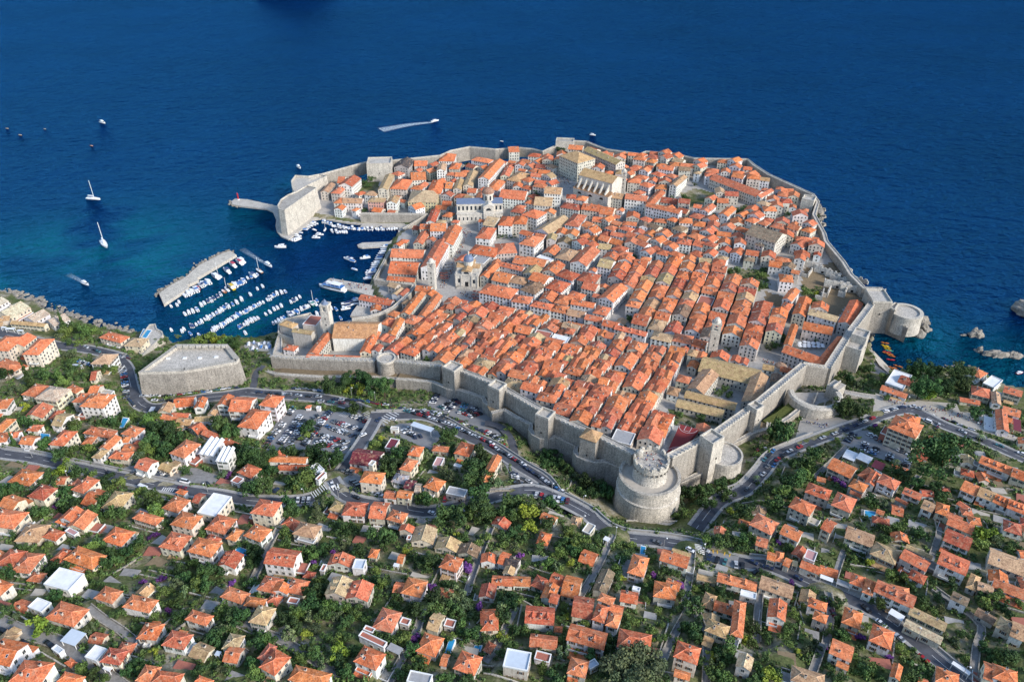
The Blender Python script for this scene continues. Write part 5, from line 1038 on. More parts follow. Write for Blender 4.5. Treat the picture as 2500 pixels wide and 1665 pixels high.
houses('G', "600,0 560,42 1080,52 6 b o", each=False, name='monastery_wing', cat='monastery', extras=False)
# ---- landmark churches
def cathedral():
    c0 = solve_rect(T('K', 850, 75), T('K', 850, 235), T('K', 1280, 230), 14); cx, cy, ang, lu, lv, ze, _ = c0; z0 = 4.5
    a0 = at_z(*T('K', 850, 330), 4.5); a1 = at_z(*T('K', 1285, 320), 4.5); W = math.dist(a0, a1); ang = math.atan2(a1[1]-a0[1], a1[0]-a0[0]); D = 24.0
    cx, cy = (a0[0]+a1[0])/2-math.sin(ang)*D/2, (a0[1]+a1[1])/2+math.cos(ang)*D/2
    root = empty('cathedral', (cx, cy, z0), ang); tag(root, 'white cathedral with lead-blue roofs and a tall domed drum', 'church')
    mb = MB(); mb.box(-W/2,W/2,-D/2,D/2,-2,10.5); mb.box(-W/2-.4,W/2+.4,-D/2-.4,D/2+.4,10.5,11.3); build(mb, 'aisle', M_WHST, root)
    mb = MB(); mb.box(-W/2,W/2,-D/2+4.5,D/2-4.5,11.3,18.5); mb.box(-W/2-.3,W/2+.3,-D/2+4.2,D/2-4.2,18.5,19.2); build(mb, 'nave', M_WHST, root)
    Y = D/2-4.2; mb = MB(); mb.add([(-W/2-.3,-Y,19.2),(W/2+.3,-Y,19.2),(W/2+.3,Y,19.2),(-W/2-.3,Y,19.2),(-W/2-.3,0,22),(W/2+.3,0,22)], [(0,1,5,4),(2,3,4,5),(0,4,3),(1,2,5)]); build(mb, 'roof', M_LEAD, root)
    mb = MB(); mb.box(W*.08,W*.30,-D/2-1.5,D/2+1,-2,18.6); mb.add([(W*.07,-D/2-1.8,18.6),(W*.31,-D/2-1.8,18.6),(W*.31,0,18.6),(W*.07,0,18.6),(W*.19,-D/2-1.8,21.6),(W*.19,0,21.6)], [(0,1,4),(0,4,5,3),(1,2,5,4)]); build(mb, 'transept', M_WHST, root)
    dx = W*.19; mb = MB(); mb.lathe(dx, 0, [(5.6,19),(5.4,27),(5.9,27.3),(5.9,27.9)], 16); d = build(mb, 'dome_drum', M_WHST, root)
    mb = MB(); mb.lathe(dx, 0, [(5.9,27.9),(5.6,29.6),(4.6,31.4),(3.0,32.7),(1.5,33.3),(1.3,33.4)], 16); build(mb, 'dome', M_ROOF, root).color = (.30,.17,.12,1)
    mb = MB(); mb.lathe(dx, 0, [(1.2,33.3),(1.2,35.6),(1.5,35.8),(.02,37.2)], 10); build(mb, 'lantern', M_WHST, root)
    for k in range(8):
        a = 2*math.pi*(k+.5)/8; mb = MB(); mb.prism(rect_ring(dx+5.5*math.cos(a), 5.5*math.sin(a), a, .5, 1.4), 21.5, 25.8); build(mb, 'drum_window', M_GLASS, root)
    for k in range(11):
        x = -W/2+W*(k+.5)/11
        if W*.07 < x < W*.31: continue
        mb = MB(); mb.box(x-.9,x+.9,-D/2+4.4,-D/2+4.6,13,17); build(mb, 'window', M_GLASS, root)
        mb = MB(); mb.box(x-.6,x+.6,-D/2-.06,-D/2+.1,4.5,7.5); build(mb, 'window', M_GLASS, root)
    mb = MB(); mb.prism([(W*.19+2.6*math.cos(a), 14.5+2.6*math.sin(a)) for a in np.linspace(0, math.pi, 9)], 0, .1)
    o = build(mb, 'arched_window', M_GLASS, root); o.rotation_euler = (math.pi/2, 0, 0); o.location = (0, -D/2-1.52, 0)
    occ_poly(rect_ring(cx, cy, ang, W, D), 1, 2)
cathedral()
def domed_church():
    f0 = at_z(*T('K', 830, 930), 4); f1 = at_z(*T('K', 1050, 930), 4); ang = math.atan2(f1[1]-f0[1], f1[0]-f0[0])-R(8); W = 19.0; D = 22.0; z0 = 3.8
    cx, cy = (f0[0]+f1[0])/2-math.sin(ang)*D/2, (f0[1]+f1[1])/2+math.cos(ang)*D/2
    root = empty('domed_church', (cx, cy, z0), ang); tag(root, 'small white baroque church with a grey-blue dome on the square', 'church')
    mb = MB(); mb.box(-W/2,W/2,-D/2,D/2,-1,11.5); mb.box(-W/2-.4,W/2+.4,-D/2-.4,D/2+.4,11.5,12.4); build(mb, 'wall', M_WHST, root)
    mb = MB(); mb.box(-4,4,-D/2,D/2,12.4,15); mb.box(-W/2,W/2,-4,4,12.4,15); build(mb, 'cross_arm', M_WHST, root)
    for s in ((-4.3,4.3,-D/2-.2,D/2+.2,'y'),(-W/2-.2,W/2+.2,-4.3,4.3,'x')):
        mb = MB(); x0,x1,y0,y1,q = s
        v = [(x0,y0,15),(x1,y0,15),(x1,y1,15),(x0,y1,15)]+([(0,y0,17.2),(0,y1,17.2)] if q == 'y' else [(x0,0,17.3),(x1,0,17.3)])
        mb.add(v, [(0,1,4),(1,2,5,4),(2,3,5),(3,0,4,5)] if q == 'y' else [(0,1,5,4),(1,2,5),(2,3,4,5),(3,0,4)]); build(mb, 'roof', M_ROOF, root).color = (.42,.27,.14,1)
    mb = MB(); mb.lathe(0,0,[(4.0,14.5),(4.0,19.6),(4.4,19.8),(4.4,20.2)],16); build(mb, 'dome_drum', M_WHST, root)
    mb = MB(); mb.lathe(0,0,[(4.3,20.2),(4.0,22.2),(3.0,24),(1.4,25.1),(.7,25.3)],16); build(mb, 'dome', M_LEAD, root)
    mb = MB(); mb.lathe(0,0,[(.7,25.2),(.7,27),(.9,27.1),(.02,28.4)],8); build(mb, 'lantern', M_WHST, root)
    mb = MB(); mb.box(-1.4,1.4,-D/2-.08,-D/2+.1,.3,5.5); build(mb, 'portal', M_DARK, root)
    for x in (-6.2, 6.2):
        mb = MB(); mb.box(x-1,x+1,-D/2-.08,-D/2+.1,4.5,8); build(mb, 'window', M_GLASS, root)
    for x in (-9,-4.4,4.4,9): mb = MB(); mb.box(x-.5,x+.5,-D/2-.5,-D/2,0,11.5); build(mb, 'pilaster', M_WHST, root)
    for k in range(7): mb = MB(); mb.box(-9+k*.3,9-k*.3,-D/2-3.8+k*.5,-D/2-3.3+k*.5,-1,.25+k*.2); build(mb, 'step', M_CAP, root)
    mb = MB(); mb.prism([(2.3*math.cos(a), 2.3*math.sin(a)) for a in np.linspace(0, math.pi, 9)], 0, .1); o = build(mb, 'lunette', M_GLASS, root); o.rotation_euler = (math.pi/2,0,0); o.location = (0,-D/2-.02,12.9)
    for x in (-8.5, 8.5): mb = MB(); mb.box(x-.5,x+.5,-D/2-.2,-D/2+.8,12.4,14.2); build(mb, 'statue', M_WHST, root)
    occ_poly(rect_ring(cx, cy, ang, W, D), 1, 3)
domed_church()
def bell_tower(t, x, y, z0, w_, H, label, cap='dome', mat=M_WHST):
    cx, cy = at_z(*T(t, x, y), z0); root = empty('bell_tower', (cx, cy, z0), R(-12)); tag(root, label, 'tower')
    mb = MB(); mb.box(-w_/2,w_/2,-w_/2,w_/2,-1,H*.72); mb.box(-w_/2-.25,w_/2+.25,-w_/2-.25,w_/2+.25,H*.72,H*.74); build(mb, 'shaft', mat, root)
    mb = MB()
    for a in (-1, 1):
        for b in (-1, 1): mb.box(a*w_*.36-w_*.13,a*w_*.36+w_*.13,b*w_*.36-w_*.13,b*w_*.36+w_*.13,H*.74,H*.86)
    mb.box(-w_/2-.2,w_/2+.2,-w_/2-.2,w_/2+.2,H*.86,H*.89); build(mb, 'belfry', mat, root)
    mb = MB()
    if cap == 'dome': mb.lathe(0,0,[(w_*.42,H*.89),(w_*.4,H*.93),(w_*.25,H*.98),(.1,H)],12)
    else: mb.lathe(0,0,[(w_*.4,H*.89),(.05,H)],8)
    build(mb, 'cap', M_WHST if cap == 'dome' else M_LEAD, root)
    for q in range(3): mb = MB(); mb.box(-.4,.4,-w_/2-.05,-w_/2+.1,H*(.25+.15*q),H*(.25+.15*q)+1.5); build(mb, 'window', M_DARK, root)
    mb = MB(); mb.lathe(0, 0, [(.25,0),(.7,.1),(.55,.9),(.02,1.1)], 10); build(mb, 'bell', M_LEAD, root, (0,0,H*.77))
    occ_poly(rect_ring(cx, cy, 0, w_, w_), 1, 1)
bell_tower('K', 615, 950, 4, 5.5, 29, 'tall white bell tower at the end of the main street')
bell_tower('L', 790, 1400, 8, 6.0, 36, 'bell tower rising above the tan-roofed cloister', mat=M_FORTL)
bell_tower('J', 1790, 1430, 13, 6.0, 34, 'white bell tower beside the tan church of the harbour monastery', cap='cone')
bell_tower('N', 690, 480, 20, 5.0, 26, 'slim bell tower at the right end of the big buttressed church')
def big_church():
    houses('N', "245,190 345,262 440,210 20 h t stone", each=False, name='church', cat='church', extras=False, store=False); r1 = bpy.context.scene.objects[-1]
    cx, cy, ang, lu, lv, ze, sw = solve_rect(T('N', 430, 285), T('N', 395, 335), T('N', 620, 415), 19); z0 = 19.0
    while math.cos(ang) < .7072: ang -= math.copysign(math.pi/2, math.sin(ang)); lu, lv = lv, lu
    W, D = lu, max(lv, 13); H = ze-z0
    root = empty('buttressed_church', (cx, cy, z0), ang); tag(root, 'big cream church with stone buttresses and a long tan roof', 'church')
    rb, gb, lines = roof_geo(W, D, H, 'b'); mb = MB(); mb.box(-W/2,W/2,-D/2,D/2,-4,H); mb.add(gb.v, gb.f); build(mb, 'nave', M_WHST, root); build(rb, 'roof', M_ROOF, root).color = (.46,.30,.145,1)
    mb = MB(); mb.box(-W/2-1,W/2+1,-D/2-8,-D/2,-5,9.5); build(mb, 'aisle', M_WHST, root)
    mb = MB(); mb.add([(-W/2-1.4,-D/2-8.5,9.5),(W/2+1.4,-D/2-8.5,9.5),(W/2+1.4,-D/2,12),(-W/2-1.4,-D/2,12),(-W/2-1.4,-D/2,9.5),(W/2+1.4,-D/2,9.5)], [(0,1,2,3),(0,3,4),(1,5,2)]); build(mb, 'aisle_roof', M_ROOF, root).color = (.30,.17,.09,1)
    for k in range(6):
        x = -W/2+W*(k+.5)/6; mb = MB(); mb.add([(x-.6,-D/2-7.5,9.5),(x+.6,-D/2-7.5,9.5),(x+.6,-D/2,9.5),(x-.6,-D/2,9.5),(x-.6,-D/2-7.5,10.8),(x+.6,-D/2-7.5,10.8),(x+.6,-D/2,H-1.5),(x-.6,-D/2,H-1.5)], [(0,1,5,4),(1,2,6,5),(3,0,4,7),(4,5,6,7)]); build(mb, 'buttress', M_WHST, root)
    for k in range(3):
        x = -W*.33+W*.33*k; mb = MB(); mb.prism([(2.2*math.cos(a), 2.2*math.sin(a)) for a in np.linspace(0, math.pi, 9)], 0, .1); o = build(mb, 'lunette', M_DARK, root); o.rotation_euler = (math.pi/2,0,0); o.location = (x,-D/2-7.98,5)
    occ_poly(rect_ring(cx, cy, ang, W+2, D+16), 1, 1)
    return
big_church()
for o in S.objects:
    if o.name.startswith('church') and o.parent is None: tag(o, 'tall grey-fronted church with a tan hipped roof beside the far wall', 'church')
p = ground(*T('I', 348, 130)); root = empty('fountain', p); tag(root, 'round domed stone fountain in the square inside the gate', 'fountain')
mb = MB(); mb.lathe(0,0,[(5.6,-.3),(5.6,.4),(5.0,.4),(5.0,.9),(4.4,.9),(4.3,3.2),(4.6,3.4)],16); build(mb, 'basin_wall', M_WHST, root); mb = MB(); mb.lathe(0,0,[(4.2,3.4),(3.4,4.6),(2.0,5.3),(.8,5.5),(.8,5.9),(.3,6.0)],16); build(mb, 'cupola', M_ROOF, root).color = (.34,.22,.15,1)
house('I', (290,165), (255,230), (350,240), 7, 'a', 'b', each=False, name='chapel', cat='chapel', wallc='stone')
# sports court
P = [ground(*T('H', x, y)) for x, y in ((1672,955),(1790,755),(1965,815),(1800,965))]; zc = max(p[2] for p in P)+.4
mb = MB(); mb.prism([(p[0], p[1]) for p in P], zc-3, zc); tag(build(mb, 'sports_court', M_COURT), 'dark red basketball court below the round keep', 'sports court')
cxm = sum(p[0] for p in P)/4; cym = sum(p[1] for p in P)/4; mb = MB()
for q, e in ((P[1], P[2]), (P[3], P[0])):
    mx, my = (q[0]+e[0])/2, (q[1]+e[1])/2; ux, uy = e[0]-q[0], e[1]-q[1]; L = math.hypot(ux, uy); ux /= L; uy /= L; nx, ny = cxm-mx, cym-my; L2 = math.hypot(nx, ny); nx /= L2; ny /= L2
    for r_ in (5.0,):
        A = [(mx+nx*1+ux*r_*math.cos(a)+nx*r_*math.sin(a), my+ny*1+uy*r_*math.cos(a)+ny*r_*math.sin(a)) for a in np.linspace(0, math.pi, 17)]; ribbon(mb, A, [zc+.01]*17, -.09, .09)
    for s_ in (-1.6, 1.6): ribbon(mb, [(mx+ux*s_, my+uy*s_), (mx+ux*s_+nx*4.4, my+uy*s_+ny*4.4)], [zc+.014]*2, -.09, .09)
    ribbon(mb, [(mx-ux*1.6+nx*4.4, my-uy*1.6+ny*4.4), (mx+ux*1.6+nx*4.4, my+uy*1.6+ny*4.4)], [zc+.018]*2, -.09, .09)
kind(build(mb, 'court_lines', M_PAINT), 'structure')
# roofless ruins by the right sea wall
for k, (x, y, a, L, h) in enumerate(((330,60,-30,16,4),(420,110,-35,14,5),(520,150,-30,12,5),(600,190,-32,18,4),(560,250,-20,20,6),(700,290,-15,18,6),(480,300,60,14,4),(420,330,65,12,4),(640,310,60,10,5),(300,120,55,12,3),(620,80,-50,16,4),(760,180,-48,18,3))):
    p = ground(*T('P', x, y)); root = empty('ruined_wall', p, R(a)); tag(root, 'broken roofless stone wall among the ruins by the right shore', 'wall', 'ruined walls by the right shore')
    mb = MB(); mb.box(-L/2,L/2,-.5,.5,-1.5,h); n_ = 4
    for i in range(n_): u = -L/2+L*(i+.5)/n_; mb.box(u-L/n_*.3,u+L/n_*.2,-.45,.45,h,h+random.uniform(.2,1.6))
    mb.box(-L/2,-L/2+.9,-.4,5,-1.5,h*.8); build(mb, 'masonry', M_WHST, root)
    if h > 4: mb = MB(); mb.box(-1,1,-.54,-.4,.3,2.2); build(mb, 'doorway', M_DARK, root)
# ---- rows of town houses
occ_poly(MON, 3)
s0 = ground(1110, 740); s1 = ground(1850, 896); sx, sy = s1[0]-s0[0], s1[1]-s0[1]; SL = math.hypot(sx, sy); sx /= SL; sy /= SL; nx_, ny_ = sy, -sx
if ny_ > 0: nx_, ny_ = -nx_, -ny_
SANG = math.atan2(sy, sx)
A0 = (s0[0]-sx*25, s0[1]-sy*25); A1 = (s1[0]+sx*20, s1[1]+sy*20)
occ_poly([(A0[0]+nx_*5, A0[1]+ny_*5), (A1[0]+nx_*5, A1[1]+ny_*5), (A1[0]-nx_*5, A1[1]-ny_*5), (A0[0]-nx_*5, A0[1]-ny_*5)], 3)
rs = random.Random(21)
TCOL = ['o']*9+['p']*11+['r']*4+['t']*2+['b']
def fill(side, t0, t1, dmax, pitch, street, hbase, angj, posj, gaps):
    t = t0
    while t < t1:
        wd = pitch*rs.uniform(.92, 1.1)-street; d = 6.2; k = 0
        while d < dmax:
            ln = rs.uniform(7, 11.5) if side > 0 else rs.uniform(9, 16)
            if side > 0 and k == 3: d += 3.2                 # lane running parallel to the main street
            tj = t+wd/2+rs.uniform(-posj, posj); dj = d+ln/2
            cx = s0[0]+sx*tj+nx_*dj*side; cy = s0[1]+sy*tj+ny_*dj*side
            ang = SANG+rs.uniform(-angj, angj); ring = rect_ring(cx, cy, ang, wd, ln)
            ok = all(bool(inpoly(np.array([q[0]]), np.array([q[1]]), TOWN)[0]) for q in ring) and occ_frac(ring) < .10
            if ok and rs.random() > gaps:
                two = wd > 9.5 and rs.random() < .38 and side > 0
                for part in range(2 if two else 1):
                    w2 = wd/2 if two else wd; ox = (-wd/4+part*wd/2) if two else 0
                    px_, py_ = cx+math.cos(ang)*ox, cy+math.sin(ang)*ox
                    zs = [hgt(*q) for q in rect_ring(px_, py_, ang, w2, ln)]; z0 = max(min(zs), 1.5); h = hbase(dj)*(rs.uniform(.76, 1.26) if side > 0 else rs.uniform(.86, 1.12))+(max(zs)-z0)*.7
                    typ = rs.choice(('a','a','a','b','h')*4+('f',) if side > 0 else ('a','a','a','a','b','h')*4+('f',))
                    SPECS.append((px_, py_, ang, w2-.04, ln-.04, h, z0, typ, rs.choice(TCOL), rs.choice(('pale','stone','stone','white','pale','cream','grey')), False, 'townhouse', 'townhouse', rs.choice((0,0,0,1,2)) if side < 0 else rs.choice((0,0,0,1)), False))
                occ_poly(ring, 1)
            elif ok and rs.random() < .5: TREESPOTS.append((cx, cy))
            d += ln+(0 if rs.random() < .8 else rs.uniform(.8, 2.5)); k += 1
        t += wd+street
TREESPOTS = []; SPECS = []
fill(1, -60, SL+5, 175, 13.0, 2.2, lambda d: 6.6 if d < 16 else (8.6 if d < 38 else 7.2), R(3.5), .3, .05)
fill(-1, -40, SL+75, 105, 13.2, 1.8, lambda d: 10.0, R(2), .3, .04)
d0 = 105
def fill_hill():
    """irregular quarter on the southern rise"""
    for row in range(18):
        t = -190
        d = 106+row*12.5
        while t < SL+110:
            wd = rs.uniform(8, 13); ln = rs.uniform(8, 11.5); cx = s0[0]+sx*(t+wd/2)-nx_*(d+ln/2+rs.uniform(-1.5,1.5)); cy = s0[1]+sy*(t+wd/2)-ny_*(d+ln/2+rs.uniform(-1.5,1.5))
            ang = SANG+rs.choice((R(-22), R(-12), R(5), R(14)))+rs.uniform(-.08, .08); ring = rect_ring(cx, cy, ang, wd, ln)
            ok = all(bool(inpoly(np.array([q[0]]), np.array([q[1]]), TOWN)[0]) for q in ring) and occ_frac(ring) < .08
            if ok and rs.random() > .10:
                zs = [hgt(*q) for q in ring]; z0 = max(min(zs), 1.5)
                SPECS.append((cx, cy, ang, wd, ln, rs.uniform(6.5, 11)+(max(zs)-z0)*.5, z0, rs.choice('aabhh'), rs.choice(TCOL), rs.choice(('pale','stone','white','cream','pale')), False, 'townhouse', 'townhouse', rs.choice((0,0,0,1,2)), False)); occ_poly(ring, 1)
            elif ok: TREESPOTS.append((cx, cy))
            t += wd+rs.uniform(.6, 3.0)
fill_hill()
def fill_gaps():
    """small houses in what is left of the blocks"""
    for k in range(2600):
        i = rs.uniform(-190, SL+110); d = rs.uniform(-170, 330); wd = rs.uniform(5, 8.5); ln = rs.uniform(5.5, 8.5)
        cx = s0[0]+sx*i-nx_*d; cy = s0[1]+sy*i-ny_*d; ang = SANG+rs.uniform(-.12, .12); ring = rect_ring(cx, cy, ang, wd+1.2, ln+1.2)
        if not all(bool(inpoly(np.array([q[0]]), np.array([q[1]]), TOWN)[0]) for q in ring) or occ_frac(ring) > .03: continue
        zs = [hgt(*q) for q in ring]; z0 = max(min(zs), 1.5)
        SPECS.append((cx, cy, ang, wd, ln, rs.uniform(5.5, 9)+(max(zs)-z0)*.5, z0, rs.choice('abh'), rs.choice(TCOL), rs.choice(('pale','stone','white','stone')), False, 'townhouse', 'townhouse', 0, False)); occ_poly(ring, 1)
fill_gaps()
# the ones that show largest stand singly, the small rest is one mass
def shown(s): return -(s[3]*s[4]+.5*s[3]*s[5])/(s[1]*CP+(CAM_H-s[6])*SP)**2
SPECS.sort(key=shown); NSOLO = 300-sum(1 for h_ in HOUSES if h_[1] == 'townhouse')
for s_ in SPECS[:NSOLO]:
    s_ = list(s_)
    if s_[7] == 'f': s_[8] = rs.choice('wtgr')
    house_at(*s_)
for s_ in SPECS[NSOLO:]: far_house(*s_[:10])
far_build()
print('specs', len(SPECS), NSOLO)
print('houses', N_HILL, len(HOUSES))

# ------------------------------------------------------------------ vegetation
def leaf_cloud(blobs, n, size, seed):
    """leaf-sized faces spread through the volume of several blobs, thinner towards the outside"""
    r = np.random.default_rng(seed); vols = np.array([b[3]**3 for b in blobs]); vols /= vols.sum(); ks = r.choice(len(blobs), n, p=vols); V = np.zeros((n, 4, 3))
    d = r.normal(size=(n, 3)); d /= np.linalg.norm(d, axis=1)[:,None]; rad = r.uniform(.35, 1.0, n)**.45
    B = np.array(blobs)[ks]; C = B[:,:3]+d*(B[:,3]*rad*r.uniform(.86, 1.12, n))[:,None]*np.array([1, 1, .82])
    nrm = d+r.normal(size=(n, 3))*.65; nrm /= np.linalg.norm(nrm, axis=1)[:,None]
    t = np.cross(nrm, r.normal(size=(n, 3))); t /= np.linalg.norm(t, axis=1)[:,None]; b = np.cross(nrm, t); s_ = size*r.uniform(.6, 1.4, n)[:,None]
    for i, (u, v) in enumerate(((-1,-.7),(1,-.6),(.8,.9),(-.7,.8))): V[:,i] = C+t*s_*u+b*s_*v
    return V.reshape(-1, 3)
def cloud_mesh(name, V, mat):
    me = bpy.data.meshes.new(name); n = len(V)//4
    me.vertices.add(len(V)); me.vertices.foreach_set('co', V.astype(np.float32).ravel()); me.loops.add(4*n); me.loops.foreach_set('vertex_index', np.arange(4*n, dtype=np.int32))
    me.polygons.add(n); me.polygons.foreach_set('loop_start', np.arange(0, 4*n, 4, dtype=np.int32)); me.polygons.foreach_set('loop_total', np.full(n, 4, np.int32)); me.materials.append(mat); me.update(calc_edges=True); return me
def trunk_mesh(h, r_, seed):
    q = random.Random(seed); mb = MB(); n = 7
    def limb(p, d, L, r0, r1):
        a = []; e1 = (1, 0, 0) if abs(d[0]) < .7 else (0, 1, 0); u = np.cross(d, e1); u = u/np.linalg.norm(u); v = np.cross(d, u); vs = []
        for t, rr_ in ((0, r0), (.5, (r0+r1)/2*.95), (1, r1)):
            c = np.array(p)+np.array(d)*L*t
            for k in range(n): an = 2*math.pi*k/n; vs.append(tuple(c+(u*math.cos(an)+v*math.sin(an))*rr_))
        mb.add(vs, [(j*n+k, j*n+(k+1)%n, (j+1)*n+(k+1)%n, (j+1)*n+k) for j in range(2) for k in range(n)])
    limb((0,0,-.15), (0,0,1.0), h+.15, r_, r_*.6)
    for k in range(4):
        a = 2*math.pi*k/4+q.random(); d = np.array([math.cos(a)*.75, math.sin(a)*.75, .66]); limb((0,0,h*q.uniform(.7,.98)), d/np.linalg.norm(d), .55, r_*.5, r_*.15)
    return mb.mesh('trunk', M_BARK)
TREES = []
def proto(name, blobs, n, size, mat, th, tr, seed): TREES.append((cloud_mesh('crown', leaf_cloud(blobs, n, size, seed), mat), trunk_mesh(th, tr, seed), name))
qr = random.Random(5)
def blobset(k, spread, rmin, rmax, z0, z1): return [(qr.gauss(0, spread), qr.gauss(0, spread), qr.uniform(z0, z1), qr.uniform(rmin, rmax)) for _ in range(k)]
# heights are relative to a crown about one unit in radius
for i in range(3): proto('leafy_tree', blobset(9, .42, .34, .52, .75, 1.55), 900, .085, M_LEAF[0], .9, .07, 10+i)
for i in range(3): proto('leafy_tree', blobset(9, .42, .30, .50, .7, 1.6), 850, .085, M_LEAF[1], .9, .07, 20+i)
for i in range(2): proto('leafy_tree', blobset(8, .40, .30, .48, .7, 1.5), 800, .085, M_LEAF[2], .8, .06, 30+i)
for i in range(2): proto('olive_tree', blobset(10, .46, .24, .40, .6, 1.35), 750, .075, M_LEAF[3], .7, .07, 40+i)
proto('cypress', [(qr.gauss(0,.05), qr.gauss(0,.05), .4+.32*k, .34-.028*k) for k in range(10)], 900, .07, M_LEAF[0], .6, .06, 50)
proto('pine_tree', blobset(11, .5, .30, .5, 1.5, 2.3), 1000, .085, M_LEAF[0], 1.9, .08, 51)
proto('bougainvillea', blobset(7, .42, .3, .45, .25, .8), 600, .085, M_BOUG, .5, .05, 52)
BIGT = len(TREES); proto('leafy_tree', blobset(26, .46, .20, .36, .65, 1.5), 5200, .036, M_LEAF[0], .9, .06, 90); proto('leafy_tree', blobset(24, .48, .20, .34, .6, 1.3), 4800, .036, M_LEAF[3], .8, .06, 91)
def palm():
    V = []
    for k in range(16):
        a = 2*math.pi*k/16; el = qr.uniform(-.1, .9); c, s_ = math.cos(a), math.sin(a); prev = None
        for j in range(6):
            t = j/5; rr_ = 1.0*t; z = 2.0+el*t*.7-.9*t*t; wd = .13*(1-t*.7); cur = ((c*rr_-s_*wd, s_*rr_+c*wd, z-.05), (c*rr_, s_*rr_, z+.03), (c*rr_+s_*wd, s_*rr_-c*wd, z-.05))
            if prev: V += [prev[0], prev[1], cur[1], cur[0], prev[1], prev[2], cur[2], cur[1]]
            prev = cur
    TREES.append((cloud_mesh('fronds', np.array(V), M_LEAF[3]), trunk_mesh(1.95, .07, 60), 'palm_tree'))
palm(); PALM = TREES.pop(); B2 = [TREES.pop(), TREES.pop()]; TREES.append(PALM); TREES += B2[::-1]; BIGTI = (len(TREES)-2, len(TREES)-1)
NT = [0]; TREEREC = []
TSPEC = []
def tree(x, y, r_, ti, z=None, hs=1.0): TSPEC.append((x, y, r_, ti, hgt(x, y) if z is None else z, hs))
def make_tree(x, y, r_, ti, z=None, hs=1.0):
    ti = (BIGTI[1] if ti in (8, 9) else BIGTI[0]) if r_ > 6.2 and ti < 10 else ti; c, tr, nm = TREES[ti]; z = hgt(x, y) if z is None else z; rz = random.uniform(0, 6.28)
    root = empty(nm, (x, y, z-.05), rz); root['category'] = 'shrub' if nm == 'bougainvillea' else 'tree'
    sc = (r_*random.uniform(.9, 1.1), r_*random.uniform(.9, 1.1), r_*hs*random.uniform(.9, 1.1))
    link('fronds' if nm == 'palm_tree' else 'crown', c, root, (0,0,0), 0, sc); link('trunk', tr, root, (0,0,0), 0, sc); NT[0] += 1; TREEREC.append((root, nm, ti, r_)); return root
def tree_px(t, x, y, r_, ti, hs=1.0):
    """x, y: middle of the crown in the picture"""
    k = {12: 1.0*.55, 11: 2.0, 13: 2.0}.get(ti, 1.1)*r_*hs; X, Y, Z = ground(*T(t, x, y), h=k); tree(X, Y, r_, ti, Z, hs); occ_poly([(X-r_*.6, Y-r_*.6), (X+r_*.6, Y-r_*.6), (X+r_*.6, Y+r_*.6), (X-r_*.6, Y+r_*.6)], 4)
